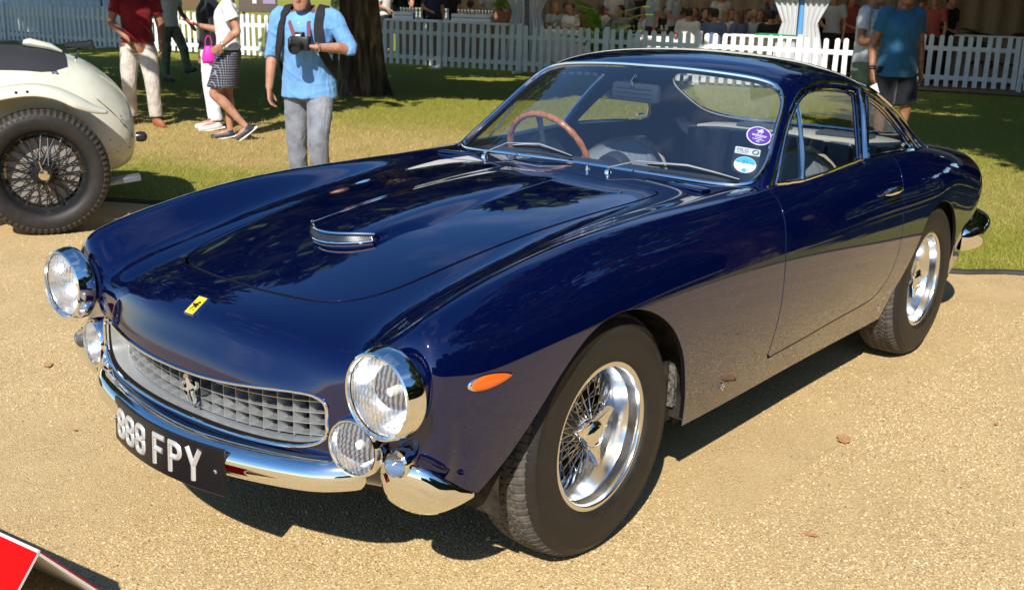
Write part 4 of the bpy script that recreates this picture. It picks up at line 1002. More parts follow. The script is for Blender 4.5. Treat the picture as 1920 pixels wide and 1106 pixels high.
drive = mobj('gravel_drive', [(-gs, -gs, 0), (gs, -gs, 0), (gs, gs, 0), (-gs, gs, 0)], [(0, 1, 2, 3)], gravel, None, False); tag(drive, 'pale sandy gravel drive under the cars', 'drive', kind='structure')
peb_m = mat('pebble', (.5, .4, .24), .8, 0, .3)
pv = coords(peb_m, (1, 1, 1)); setc(peb_m, ramp(peb_m, noise(peb_m, pv, 130., 1., .5), [(.28, (.16, .105, .055)), (.42, (.48, .335, .155)), (.57, (.62, .45, .22)), (.72, (.80, .68, .47))]))
edge_pts = spline([(12, -24), (6, -16), (1.5, -10), (-.6, -6.8), (-1.5, -5.15), (-1.76, -4.69), (-1.94, -4.37), (-2.5, -3.2), (-3.3, -1.3), (-3.85, -.1), (-4.08, .407), (-4.22, .56), (-4.37, .76), (-5.0, 1.9), (-6.5, 4.5), (-10, 10), (-16, 18), (-26, 30)], 6)
lawn_poly = np.concatenate([edge_pts, [(-200, 200), (-200, -200), (40, -200)]])
def is_lawn(x, y): return sdist(np.asarray(x, float), np.asarray(y, float), lawn_poly) < 0
def scatter(n, dmin, dmax, power):
    """ground points inside the camera's view, sampled in pixel space towards the viewer"""
    a = RNG.uniform(-40, 1960, n); b = RNG.uniform(20, 1150, n)
    v = _D+_RR*((a-960)/FPX)[:, None]-_UU*((b-553)/FPX)[:, None]; t = -_C[2]/np.minimum(v[:, 2], -1e-3); P = _C+v*t[:, None]
    dist = t; ok = (v[:, 2] < -.01) & (dist > dmin) & (dist < dmax); return P[ok], dist[ok]
P, dist = scatter(330000, 1.2, 9., 1)
ok = ~is_lawn(P[:, 0], P[:, 1]); P, dist = P[ok], dist[ok]
clump = np.sin(P[:, 0]*3.1+1.3*np.sin(P[:, 1]*2.3))*np.sin(P[:, 1]*2.7+P[:, 0]*.9); keep = RNG.random(len(P)) < np.clip(.46+.75*clump, .05, .95); P, dist = P[keep][:135000], dist[keep][:135000]
sz = (.0015+.0030*RNG.random(len(P))**3)*(1+.10*dist); sz[RNG.random(len(P)) < .004] *= 2.2
octa = np.array([(1, 0, 0), (0, 1, 0), (-1, 0, 0), (0, -1, 0), (0, 0, 1.), (0, 0, -1)]); of = np.array([(0, 1, 4), (1, 2, 4), (2, 3, 4), (3, 0, 4)])
def scat_mesh(P, sz, base, faces, flat=.65, sink=.1):
    n = len(P); a = RNG.uniform(0, 6.28, n); c, s = np.cos(a), np.sin(a); sx = sz*(.7+.7*RNG.random(n)); sy = sz*(.6+.6*RNG.random(n)); hz = sz*flat*(.7+.6*RNG.random(n))
    B = base[None]*np.stack([sx, sy, hz], -1)[:, None, :]; B += RNG.normal(0, .12, B.shape)*sz[:, None, None]
    X = B[..., 0]*c[:, None]-B[..., 1]*s[:, None]; Y = B[..., 0]*s[:, None]+B[..., 1]*c[:, None]
    V = np.stack([X+P[:, :1], Y+P[:, 1:2], B[..., 2]+(P[:, 2]+sz*sink)[:, None]], -1).reshape(-1, 3)
    F = (faces[None]+(np.arange(n)*len(base))[:, None, None]).reshape(-1, faces.shape[1]); return V, F
P3 = np.stack([RNG.uniform(-5., 1.6, 70000), .95+4.6*RNG.random(70000)**1.4, np.zeros(70000)], -1); P3 = P3[~is_lawn(P3[:, 0], P3[:, 1])]; sz = np.concatenate([sz, .0028+.0055*RNG.random(len(P3))**2.5]); P = np.concatenate([P, P3])   # the stones the flank mirrors
V, F = scat_mesh(P, sz, octa[:5], of)
pb = fast_mesh('gravel_stones', V, F, peb_m); tag(pb, 'loose pale stones scattered over the gravel drive', 'gravel', kind='stuff')
# ---- lawn
def grass_colour(m, dark=1.):
    v = coords(m, (1, 1, 1)); a = noise(m, v, .42, 4., .6); b = noise(m, v, 3.2, 5., .65); c = noise(m, v, 55., 3., .6)
    green = ramp(m, c, [(.3, (.15, .16, .020)), (.55, (.29, .285, .042)), (.75, (.41, .385, .09))])
    straw = ramp(m, c, [(.3, (.33, .235, .075)), (.6, (.52, .385, .15)), (.8, (.62, .49, .23))])
    # trodden band running along behind the cars
    sp = N(m, 'ShaderNodeSeparateXYZ'); L(m, v, sp.inputs[0])
    q = mth(m, 'ADD', mth(m, 'MULTIPLY', sp.outputs[0], .95), mth(m, 'MULTIPLY', sp.outputs[1], .36))    # along the normal of the lawn edge
    q = mth(m, 'ADD', q, mth(m, 'MULTIPLY', mth(m, 'SUBTRACT', a, .5), 2.6))
    band = ramp(m, mth(m, 'MULTIPLY_ADD', q, .09), [(0., (0, 0, 0)), (.26, (.20, .20, .20)), (.40, (1, 1, 1)), (.55, (1, 1, 1)), (.64, (.12, .12, .12)), (1., (.05, .05, .05))])
    m.node_tree.nodes[-2].inputs[2].default_value = 1.05
    along = ramp(m, mth(m, 'MULTIPLY_ADD', mth(m, 'ADD', mth(m, 'MULTIPLY', sp.outputs[0], -.36), mth(m, 'MULTIPLY', sp.outputs[1], .95)), .1), [(.28, (1, 1, 1)), (.58, (.38, .38, .38))]); m.node_tree.nodes[-2].inputs[2].default_value = .5
    band = mth(m, 'MULTIPLY', band, along)
    f = mth(m, 'MULTIPLY', band, ramp(m, b, [(.25, (.55, .55, .55)), (.5, (1, 1, 1))]))
    f = mth(m, 'MINIMUM', mth(m, 'ADD', f, ramp(m, b, [(.52, (0, 0, 0)), (.8, (.4, .4, .4))])), 1.)
    setc(m, mixc(m, f, green, straw)); return c
lawn_m = mat('lawn', (.12, .16, .03), .95, 0, .1); cc = grass_colour(lawn_m); setn(lawn_m, bump(lawn_m, cc, .9, .03))
mbl = bmesh.new(); vs = [mbl.verts.new((x, y, .004)) for x, y in lawn_poly]; mbl.faces.new(vs); bmesh.ops.triangulate(mbl, faces=mbl.faces); bmesh.ops.recalc_face_normals(mbl, faces=mbl.faces)
me = bpy.data.meshes.new('lawn'); mbl.to_mesh(me); mbl.free(); me.materials.append(lawn_m); lo = bpy.data.objects.new('lawn', me); link(lo)
if me.polygons[0].normal.z < 0: me.flip_normals()
tag(lo, 'mown lawn with dry straw patches behind the cars', 'lawn', kind='structure')
blade_m = mat('grass_blade', (.12, .17, .03), .7, 0, .25); grass_colour(blade_m)
P, dist = scatter(420000, 4., 26., 1)
ok = is_lawn(P[:, 0], P[:, 1]); P, dist = P[ok][:170000], dist[ok][:170000]; n = len(P)
h = (.014+.022*RNG.random(n))*(1+.02*dist); w = .0016*(.6+.5*dist/6); a = RNG.uniform(0, 6.28, n); ln = RNG.normal(0, .6, (n, 2))*h[:, None]
dx, dy = np.cos(a)*w, np.sin(a)*w
V = np.stack([np.stack([P[:, 0]-dx, P[:, 1]-dy, np.full(n, .004)], -1), np.stack([P[:, 0]+dx, P[:, 1]+dy, np.full(n, .004)], -1), np.stack([P[:, 0]+ln[:, 0], P[:, 1]+ln[:, 1], .004+h], -1)], 1).reshape(-1, 3)
go = fast_mesh('grass', V, np.arange(3*n).reshape(-1, 3), blade_m); tag(go, 'short grass blades of the mown lawn', 'grass', kind='stuff')
edg_m = mat('edging_rubber', (.03, .028, .025), .7)
ep = edge_pts[4*6:14*6]; mb = MB(); mb.tube([(x, y, .006) for x, y in ep], .022, 8); eo = mb.build('lawn_edging', edg_m); tag(eo, 'dark hose-like edging strip between gravel and lawn', 'edging')
# ---- fallen leaves on the gravel
leaf_br = mat('dead_leaf', (.30, .13, .05), .8); _x = noise(leaf_br, coords(leaf_br, (1, 1, 1)), 90., 3.); setc(leaf_br, ramp(leaf_br, _x, [(.3, (.38, .18, .07)), (.7, (.62, .35, .16))]))
def ground_at(px, py):
    v = _D+_RR*((px-960)/FPX)-_UU*((py-553)/FPX); return _C+v*(-_C[2]/v[2])
for (px, py, sz_, lab) in ((90, 687, .06, 'brown dead leaf on gravel left of the bumperette'), (1582, 826, .085, 'largest brown dead leaf on the gravel below the door'), (1520, 1005, .045, 'small brown dead leaf near the lower right of the gravel'), (1868, 797, .028, 'small dead leaf near the right edge of the gravel'), (140, 808, .026, 'grey scrap on gravel left of the number plate')):
    g = ground_at(px, py); V = []; nn = 7; ang = random.uniform(0, 3)
    for i in range(nn):
        t = i/(nn-1); ww = .42*math.sin(math.pi*min(1, t*1.02))**.8*(.75+.25*math.sin(9*t)); xx = (t-.5)
        for q in (-1, 0, 1):
            V.append((g[0]+sz_*(xx*math.cos(ang)-q*ww*math.sin(ang)), g[1]+sz_*(xx*math.sin(ang)+q*ww*math.cos(ang)), .006+sz_*(.08*abs(q)*ww+.05*abs(xx))))
    F = [(i*3+j, i*3+j+1, (i+1)*3+j+1, (i+1)*3+j) for i in range(nn-1) for j in range(2)]
    o = mobj('fallen_leaf', V, F, leaf_br, None, True); tag(o, lab, 'leaf', 'leaves fallen on the gravel')
# ---- trees
bark = mat('bark', (.07, .05, .035), .95, 0, .15)
bv = coords(bark, (3, 3, .55)); bn = noise(bark, bv, 3.2, 7., .65, .4); setc(bark, ramp(bark, bn, [(.34, (.022, .015, .010)), (.52, (.10, .066, .04)), (.72, (.30, .21, .13))])); setn(bark, bump(bark, bn, 1., .05))
leaf_m = mat('tree_leaf', (.05, .08, .018), .6, 0, .35); leaf_m.node_tree.nodes['Principled BSDF'].inputs['Subsurface Weight'].default_value = 0
_x = noise(leaf_m, coords(leaf_m, (1, 1, 1)), .9, 3.); setc(leaf_m, ramp(leaf_m, _x, [(.3, (.028, .048, .010)), (.55, (.055, .085, .018)), (.8, (.10, .13, .03))]))
def crown_mesh(name, n, R_, H_, seed, leaf=.2):
    r = np.random.default_rng(seed); nc = 80
    th = r.uniform(0, 6.28, nc); ph = np.arccos(r.uniform(-.75, 1, nc)); rad = r.uniform(.55, 1., nc)**.6
    C_ = np.stack([R_*rad*np.sin(ph)*np.cos(th), R_*rad*np.sin(ph)*np.sin(th), H_*.5*rad*np.cos(ph)], -1); cs = r.uniform(.16, .30, nc)*R_
    i = r.integers(0, nc, n); g = r.normal(0, 1, (n, 3)); g /= np.linalg.norm(g, axis=1, keepdims=True); P = C_[i]+g*(cs[i]*r.random(n)**.4)[:, None]*[1, 1, .75]
    t1 = r.normal(0, 1, (n, 3)); t1[:, 2] *= .5; t1 /= np.linalg.norm(t1, axis=1, keepdims=True); t2 = np.cross(t1, r.normal(0, 1, (n, 3))); t2 /= np.linalg.norm(t2, axis=1, keepdims=True); s = leaf*(.6+.8*r.random(n))[:, None]
    V = np.stack([P-t1*s, P+t2*s*.45, P+t1*s, P-t2*s*.45], 1).reshape(-1, 3); F = np.arange(4*n).reshape(-1, 4)
    me = fast_mesh(name, V, F, leaf_m); d_ = me.data; bpy.data.objects.remove(me); return d_
def trunk_geo(r0, h, seed, n=96, rings=40, flare=.5):
    r = random.Random(seed); ph = [r.uniform(0, 6.28) for _ in range(6)]; V = []; F = []
    for i in range(rings+1):
        t = i/rings; z = h*t**1.3
        for j in range(n):
            a = 2*math.pi*j/n; rr = r0*(1-.45*t)*(1+flare*math.exp(-z/.35)*(.55+.45*math.sin(4*a+ph[0])))*(1+.08*math.sin(5*a+ph[1]+z*1.2)+.07*abs(math.sin(4.5*a+ph[2]-z*1.1))+.06*abs(math.sin(8.5*a+ph[3]+z*1.7)))
            V.append((rr*math.cos(a)+.06*math.sin(z*.8+ph[4]), rr*math.sin(a)+.06*math.sin(z*.7+ph[5]), z-.03))
    F = [(i*n+j, i*n+(j+1) % n, (i+1)*n+(j+1) % n, (i+1)*n+j) for i in range(rings) for j in range(n)]
    return V, F
crownA = crown_mesh('crown', 42000, 5.6, 7.5, 3, .29); crownB = crown_mesh('crown', 40000, 5.2, 8.5, 5, .31)
crownC = crown_mesh('crown', 17000, 5.2, 8., 11, .24)
def tree(x, y, r0, h, crown, cz, sc, rz, label, name='broadleaf_tree'):
    t = empty(name, (x, y, 0), 0, label, 'tree', 'trees round the lawn')
    V, F = trunk_geo(r0, h, int(abs(x*10))); mobj('trunk', V, F, bark, t, True)
    for k in range(5):
        a = rz+k*1.257; mb = MB(); mb.tube([(0, 0, h*.55), (1.2*math.cos(a), 1.2*math.sin(a), h*.8), (3.2*math.cos(a)*sc[0], 3.2*math.sin(a)*sc[0], cz+.4*math.sin(k))], [r0*.4, r0*.28, .05], 7); mb.build('limb', bark, t)
    c = bpy.data.objects.new('crown', crown); link(c, t); c.location = (0, 0, cz); c.rotation_euler = (0, 0, rz); c.scale = sc
    return t
tree(-8.94, -9.85, .30, 5.5, crownA, 4.3, (.80, .80, .45), .4, 'dark ridged tree trunk standing behind the man with the camera')
tree(-8.6, 5.2, .33, 6., crownC, 5.4, (1.2, 1.2, .7), 1.2, 'tall tree whose crown shades the lawn at the right')
tree(-4.6, -23.6, .35, 6.5, crownB, 6.5, (1.05, 1.05, 1.), 2.2, 'tall tree left of the view shading the left picket fence')
tree(-2.7, -11.4, .3, 5.5, crownC, 4.5, (1.05, 1.05, .58), 4.1, 'tree left of the view shading the lawn behind the people')
tree(-13.8, 1.8, .3, 6., crownA, 5.8, (.62, .62, .65), 5.0, 'tree right of the view shading the right picket fence')
tree(-17.5, 8.8, .3, 5.5, crownA, 4.2, (.95, .95, .6), .9, 'low spreading tree beyond the tail of the blue car, right of view')  # unseen tree added to darken the bright streak mirrored in the door
tree(-22.3, -2.6, .32, 6., crownA, 6.6, (1., 1., 1.), 2.9, 'tree trunk behind the picket fence at the right edge')
for i, (x, y, s_) in enumerate(((-33, -20, 1.2), (-30, -33, 1.25), (-36, -6, 1.25), (-24, 16, 1.35), (-10, 24, 1.3), (0, 26, 1.35), (9.5, 27, 1.25), (-34, 8, 1.5))):
    tree(x, y, .4, 7, (crownA, crownB)[i % 2], (7.5*s_*.9 if i in (0, 1, 2, 7) else 4.9*s_), (s_*(1. if i in (0, 1, 2, 7) else 1.15), s_*(1. if i in (0, 1, 2, 7) else 1.15), s_*.95), i*1.1, ('dark tree rising behind the marquee', 'dark tree behind the left end of the fence', 'dark tree behind the right end of the marquee', 'tree across the lawn beyond the rear of the blue car', 'tree opposite the door of the blue car', 'tree opposite the front wheel of the blue car', 'tree beyond the drive on the near side', 'far tree beyond the right end of the fence')[i])
hedge_m = mat('hedge_leaf', (.03, .05, .012), .7); _x = noise(hedge_m, coords(hedge_m, (1, 1, 1)), 3., 5.); setc(hedge_m, ramp(hedge_m, _x, [(.3, (.012, .022, .006)), (.7, (.05, .075, .02))]))
nh = 60000; hx = RNG.uniform(-34, 26, nh); hy = 16.5+RNG.uniform(-.9, .9, nh)+.0*hx; hz = 3.4*RNG.random(nh)**.8*(1+.12*np.sin(hx*1.7)); q1 = RNG.normal(0, .16, (nh, 3)); q2 = RNG.normal(0, .16, (nh, 3)); Pn = np.stack([hx, hy, hz], -1)
hx2 = RNG.uniform(-48, 34, nh//2); P2 = np.stack([-43+RNG.uniform(-.9, .9, nh//2), hx2, 4.2*RNG.random(nh//2)**.8*(1+.1*np.sin(hx2*1.3))], -1); r1 = RNG.normal(0, .26, (nh//2, 3)); r2 = RNG.normal(0, .26, (nh//2, 3))
hb = fast_mesh('hedge', np.stack([P2-r1, P2+r2, P2+r1, P2-r2], 1).reshape(-1, 3), np.arange(2*nh).reshape(-1, 4), hedge_m); tag(hb, 'long dark hedge closing the lawn far behind the marquee', 'hedge')  # leaf bank added to block the bright horizon mirrored in the paint
ho = fast_mesh('hedge', np.stack([Pn-q1, Pn+q2, Pn+q1, Pn-q2], 1).reshape(-1, 3), np.arange(4*nh).reshape(-1, 4), hedge_m); tag(ho, 'tall dark hedge on the far side of the drive behind the viewer', 'hedge')  # unseen leaf bank added so the doors mirror something dark
# ---- picket fence panels
fence_m = mat('white_fence_paint', (.78, .79, .78), .55, 0, .4); _x = noise(fence_m, coords(fence_m, (1, 1, 1)), 5., 5.); setc(fence_m, ramp(fence_m, _x, [(.3, (.66, .67, .66)), (.6, (.80, .81, .80))]))
def picket_me(hh, w=.088):
    mb = MB(); V = []; pr = [(-w/2, 0), (w/2, 0)]+[(w/2*math.cos(R(a)), hh-w/2+w/2*math.sin(R(a))) for a in range(0, 181, 30)]; k = len(pr)
    V = [(a, -.01, z) for a, z in pr]+[(a, .01, z) for a, z in pr]; F = [tuple(range(k)), tuple(range(2*k-1, k-1, -1))]+[(i, k+i, k+(i+1) % k, (i+1) % k) for i in range(k)]
    me = mesh_data('picket', V, F, False); me.materials.append(fence_m); return me
PK = picket_me(.90)
def fence_panel(a, b, label, hh=.94, npk=None):
    a, b = Vector((*a, 0)), Vector((*b, 0)); d = b-a; Ln = d.length; rz = math.atan2(d.y, d.x)
    t = empty('picket_fence_panel', a, rz, label, 'fence', 'white picket fence panels')
    npk = npk or int(Ln/.157)
    for i in range(npk):
        o = bpy.data.objects.new('picket', PK); link(o, t); o.location = (Ln*(i+.75)/npk, .0, .05); o.scale = (1, 1, random.uniform(.985, 1.01)*hh/.95); o.rotation_euler = (0, random.uniform(-.022, .022), 0)
    for z in (.20, .70):
        mb = MB(); mb.box((Ln/2, .025, z*hh/.94), (Ln-.02, .03, .085), bev=.004); mb.build('rail', fence_m, t)
    for x in (0.,):
        mb = MB(); mb.box((x, .0, .48), (.085, .085, .98*hh/.94), bev=.006); mb.build('post', fence_m, t)
        mb = MB(); mb.box((x, .0, .035), (.06, .62, .05), bev=.008); mb.tube([(x, .22, .05), (x, .03, .30)], .022, 6); mb.build('foot', fence_m, t)
FP = [(-10.6, -29.0), (-11.0, -27.2), (-11.32, -25.45), (-11.65, -23.7), (-11.98, -21.9), (-12.4, -20.15), (-12.85, -18.4), (-13.35, -16.7), (-13.95, -15.0), (-14.3, -13.2), (-14.75, -11.45), (-15.2, -9.7), (-15.65, -7.95), (-16.15, -6.2), (-16.35, -4.85)]
FL = ['leftmost shaded picket fence panel above the cream car', 'shaded picket fence panel just left above the cream car tonneau', 'shaded picket fence panel above the tail of the cream car', 'shaded picket fence panel left of the man in the red polo', 'picket fence panel behind the man in the red polo', 'sunlit picket fence panel between the red polo man and the woman', 'sunlit picket fence panel right of the woman in the checked skirt', 'picket fence panel behind the man with the camera and the tree trunk', 'shaded picket fence panel just right of the tree trunk', 'shaded picket fence panel by the clear draped tent leg', 'picket fence panel in front of the bright green palm', 'sunlit picket fence panel above the left of the car roof', 'sunlit picket fence panel above the middle of the car roof', 'sunlit picket fence panel by the second draped tent leg']
for i in range(14): fence_panel(FP[i], FP[i+1], FL[i])
for i, (a, b) in enumerate((((-19.0, -5.35), (-19.75, -3.45)), ((-19.78, -3.40), (-20.4, -1.6)))):
    fence_panel(a, b, ('shaded picket fence panel right of the man in the blue polo', 'picket fence panel at the right edge of the picture')[i], 1.02, 12)
# ---- marquee
cloth = mat('white_canvas', (.78, .77, .74), .8)
_tr = N(cloth, 'ShaderNodeBsdfTranslucent'); _tr.inputs['Color'].default_value = (.80, .76, .68, 1); _ms = N(cloth, 'ShaderNodeMixShader'); _ms.inputs[0].default_value = .45
L(cloth, bsdf(cloth).outputs[0], _ms.inputs[1]); L(cloth, _tr.outputs[0], _ms.inputs[2]); L(cloth, _ms.outputs[0], cloth.node_tree.nodes['Material Output'].inputs['Surface']); inner = mat('tent_lining', (.46, .36, .25), .9); floor_m = mat('tent_floor', (.20, .14, .09), .8)
TT = Vector((-.2465, .969, 0)); TN = Vector((-.969, -.2465, 0)); T0 = Vector((-14.2, -15.4, 0))+TN*1.4
def tp(s, q, z): return T0+TT*s+TN*q+Vector((0, 0, z))
mq = empty('marquee', (0, 0, 0), 0, 'long white marquee full of seated guests behind the fence', 'tent')
V = [tp(-.5, -.5, 2.5), tp(17, -.5, 2.5), tp(17, 4.5, 4.6), tp(-.5, 4.5, 4.6), tp(17, 9.5, 2.5), tp(-.5, 9.5, 2.5)]
o = mobj('canopy', V, [(0, 1, 2, 3), (3, 2, 4, 5)], cloth, mq, False); md = o.modifiers.new('t', 'SOLIDIFY'); md.thickness = .03
o = mobj('valance', [tp(-.5, -.5, 2.5), tp(17, -.5, 2.5), tp(17, -.5, 2.05), tp(-.5, -.5, 2.05)], [(0, 1, 2, 3)], cloth, mq, False); md = o.modifiers.new('t', 'SOLIDIFY'); md.thickness = .01
def drape_wall(name, a, b, h0, h1, m, parent, folds=40, amp=.06):
    a, b = Vector(a), Vector(b); d = (b-a); L_ = d.length; e = d.normalized(); nn = Vector((-e.y, e.x, 0)); V = []; F = []; n = folds*6
    for i in range(n+1):
        t = i/n; o = amp*math.sin(t*folds*6.283)+amp*.5*math.sin(t*folds*2.7)
        for (z, f) in ((h0, 1.2), ((h0+h1)/2, 1.), (h1, .7)): p = a+d*t+nn*o*f; V.append((p.x, p.y, z))
    F = [(i*3+j, (i+1)*3+j, (i+1)*3+j+1, i*3+j+1) for i in range(n) for j in range(2)]
    return mobj(name, V, F, m, parent, True)
drape_wall('back_wall', tp(-.5, 9.4, 0), tp(17, 9.4, 0), 0, 2.6, inner, mq, 34, .07)
drape_wall('side_wall', tp(-.4, 9.4, 0), tp(-.4, 3.5, 0), 0, 2.6, inner, mq, 12, .07)
drape_wall('side_wall', tp(16.9, 9.4, 0), tp(16.9, 3., 0), 0, 2.6, mat('cream_drape', (.55, .47, .36), .85), mq, 12, .07)
mobj('floor', [tp(-.5, -.1, .03), tp(17, -.1, .03), tp(17, 9.4, .03), tp(-.5, 9.4, .03)], [(0, 1, 2, 3)], floor_m, mq, False)
pvc = thin_glass('clear_pvc', (.92, .95, .97), .14, .12, dirt=.62); pole_b = mat('blue_pole', (.10, .30, .62), .4); steel = mat('painted_steel', (.12, .16, .20), .5)
def px_on_line(px, q):
    """tent point at depth q whose column falls on pixel px"""
    lo, hi = -8., 26.
    for _ in range(40):
        m_ = (lo+hi)/2; P_, z_ = to_px([tuple(tp(m_, q, 1.))])
        if P_[0, 0] < px: lo = m_
        else: hi = m_
    return lo
for (px, pm, lab) in ((990, steel, 'dark tent leg wrapped in clear plastic drapes left of the palm'), (1500, pole_b, 'blue tent leg wrapped in clear plastic drapes above the car roof')):
    s_ = px_on_line(px, .2); c = tp(s_, .2, 0); t = empty('tent_leg', c, 0, lab, 'tent leg', 'draped legs of the marquee')
    MB().tube([(0, 0, 0), (0, 0, 2.6)], .055, 14).build('pole', pm, t)
    for (sg, k_) in ((-1, 0), (1, 1)):
        V = []; F = []; nn_ = 60
        for (z, w0, of_) in ((2.5, .90, .10), (1.9, .62, .09), (1.45, .42, .08), (1.15, .28, .07), (.95, .34, .08), (.5, .42, .09), (.06, .48, .10)):
            for i in range(nn_+1):
                a = i/nn_; p = TT*(sg*(.06+w0*a))+TN*(-.06+.05*math.sin(a*26+z*3)*(.5+.5*w0)); V.append((p.x, p.y, z))
        F = [(l*(nn_+1)+i, l*(nn_+1)+i+1, (l+1)*(nn_+1)+i+1, (l+1)*(nn_+1)+i) for l in range(6) for i in range(nn_)]
        mobj('clear_drape', V, F, pvc, t, True)
# ---- palms and pot plants
palm_m = mat('palm_leaf', (.10, .22, .02), .45, 0, .4); _x = noise(palm_m, coords(palm_m, (1, 1, 1)), 9., 3.); setc(palm_m, ramp(palm_m, _x, [(.3, (.13, .28, .015)), (.7, (.38, .52, .06))]))
palm_d = mat('dark_palm_leaf', (.02, .045, .012), .5, 0, .4); pot_m = mat('terracotta', (.32, .13, .07), .8)
def palm(loc, n, ln, h0, m, label, seed, pot=True, spread=1.):
    r = random.Random(seed); t = empty('potted_palm', loc, 0, label, 'plant')
    if pot: mb = MB(); mb.lathe([(0, .03), (.13, .03), (.17, .34), (.185, .34), (.185, .38), (.16, .38), (.15, .33), (0, .33)], 20); mb.build('pot', pot_m, t)
    for k in range(n):
        a = r.uniform(0, 6.28); up = r.uniform(.55, 1.25); L_ = ln*r.uniform(.7, 1.1); V = []; F = []; P0 = Vector((0, 0, h0*r.uniform(.3, 1))); pts = []
        for i in range(9):
            q = i/8; hr = L_*q*math.cos(up*(1-q*.75))*spread; pts.append(P0+Vector((math.cos(a)*hr, math.sin(a)*hr, L_*(math.sin(up)*q-.55*q*q*spread))))
        tb = MB(); tb.tube(pts, [.008*(1-.7*i/8) for i in range(9)], 4)
        for i in range(2, 25):
            f = i/25*8; i0 = min(int(f), 7); p = pts[i0].lerp(pts[i0+1], f-i0); tg = (pts[i0+1]-pts[i0]).normalized()
            for sg in (-1, 1):
                sd = tg.cross(Vector((0, 0, 1)))*sg; l2 = .26*math.sin(math.pi*min(.95, i/25+.12))*ln/1.2; e = p+(sd*.8+tg*.65+Vector((0, 0, -.15+r.uniform(-.1, .1)))).normalized()*l2; w = tg*.018
                b = len(tb.V); tb.V += [tuple(p-w), tuple(p.lerp(e, .45)-w*1.3), tuple(e), tuple(p.lerp(e, .45)+w*1.3), tuple(p+w)]; tb.F += [(b, b+1, b+3, b+4), (b+1, b+2, b+3)]
        tb.build('frond', m, t, False)
s_ = px_on_line(1128, -.85); palm(tp(s_, -.85, 0), 26, 1.3, .9, palm_m, 'bright green palm behind the shaded picket fence', 4, True, .8)
for (px, q, sd, lb) in ((1835, .6, 9, 'dark potted palm behind the right picket fence'), (1895, .9, 12, 'dark spiky plant at the right edge behind the fence')):
    v = _D+_RR*((px-960)/FPX)-_UU*((150-553)/FPX); P_ = _C+v*22.5/np.dot(v, _D); palm((P_[0], P_[1], 0), 14, 1.2, .7, palm_d, lb, sd)
# ---- bar counters, tables, crates, bottles
tcloth = mat('table_cloth', (.80, .79, .80), .8); crate_m = mat('white_crate', (.80, .80, .79), .5); bottle_m = mat('bottle_glass', (.03, .06, .03), .15, 0, .5); steel2 = mat('bright_steel', (.75, .75, .75), .18, 1.); lastbox = mat('cardboard', (.38, .25, .15), .8)
def tent_px(px, q): return px_on_line(px, q)
s0, s1 = tent_px(735, .6), tent_px(965, .6)
c = tp((s0+s1)/2, .6, 0); rz = math.atan2(TT.y, TT.x); bar = empty('bar_counter', c, rz, 'long bar counter under a white cloth behind the shaded fence', 'counter')
mb = MB(); mb.box((0, 0, .88), (s1-s0, .7, .05), bev=.01); mb.build('top', tcloth, bar); o = drape_wall('cloth_skirt', (-(s1-s0)/2, .34, 0), ((s1-s0)/2, .34, 0), .04, .86, mat('peach_cloth', (.46, .30, .19), .8), bar, 16, .03)
for (px, w, lab) in ((765, .52, 'white glass crate on the bar beside the tree trunk'), (905, .62, 'white glass crate near the right end of the bar'), (870, .40, 'white glass crate in the middle of the bar')):
    p = tp(tent_px(px, .6), .55, .905); t = empty('glass_crate', p, rz, lab, 'crate', 'white crates on the bar'); hgt_ = .16
    for k in range(2):
        mb = MB(); mb.box((0, 0, .04+k*.085), (w, .38, .072), bev=.006); mb.build('tier', crate_m, t)
    for k in range(int(w/.08)): mb = MB(); mb.lathe([(0, 0), (.018, 0), (.03, .05), (.028, .09), (.026, .09), (.026, .05), (0, .01)], 10, Matrix.Translation((-w/2+.05+k*.08, .1, .165))); mb.build('glass', steel2, t)
for i, (px, lab) in enumerate(((782, 'tall steel jug left of its twin on the bar'), (789, 'tall steel jug right of its twin on the bar'), (838, 'polished steel urn in the middle of the bar'))):
    p = tp(tent_px(px, .45), .45, .905); mb = MB(); mb.lathe([(0, 0), (.05, 0), (.055, .02), (.045, .12), (.04, .2), (.05, .26), (.048, .27), (0, .27)], 18); o = mb.build('steel_jug', steel2); o.location = p; tag(o, lab, 'jug', 'jugs on the bar')
p = tp(tent_px(943, .5), .5, .0); t = empty('herb_planter', p, rz, 'small green bush in a terracotta planter at the end of the bar', 'plant'); mb = MB(); mb.box((0, 0, 1.02), (.32, .26, .26), bev=.01); mb.build('planter', pot_m, t); mb = MB(); mb.box((0, 0, .45), (.3, .25, .88)); mb.build('stand', lastbox, t, False)
V = []; F = []
for k in range(240):
    a = RNG.normal(0, .09, 3); q = RNG.normal(0, .04, 3); w = RNG.normal(0, .03, 3); b = len(V); V += [(a[0]-q[0], a[1]-q[1], 1.25+abs(a[2])-q[2]), (a[0]+w[0], a[1]+w[1], 1.25+abs(a[2])+w[2]), (a[0]+q[0], a[1]+q[1], 1.25+abs(a[2])+q[2])]; F.append((b, b+1, b+2))
mobj('foliage', V, F, palm_m, t, False)
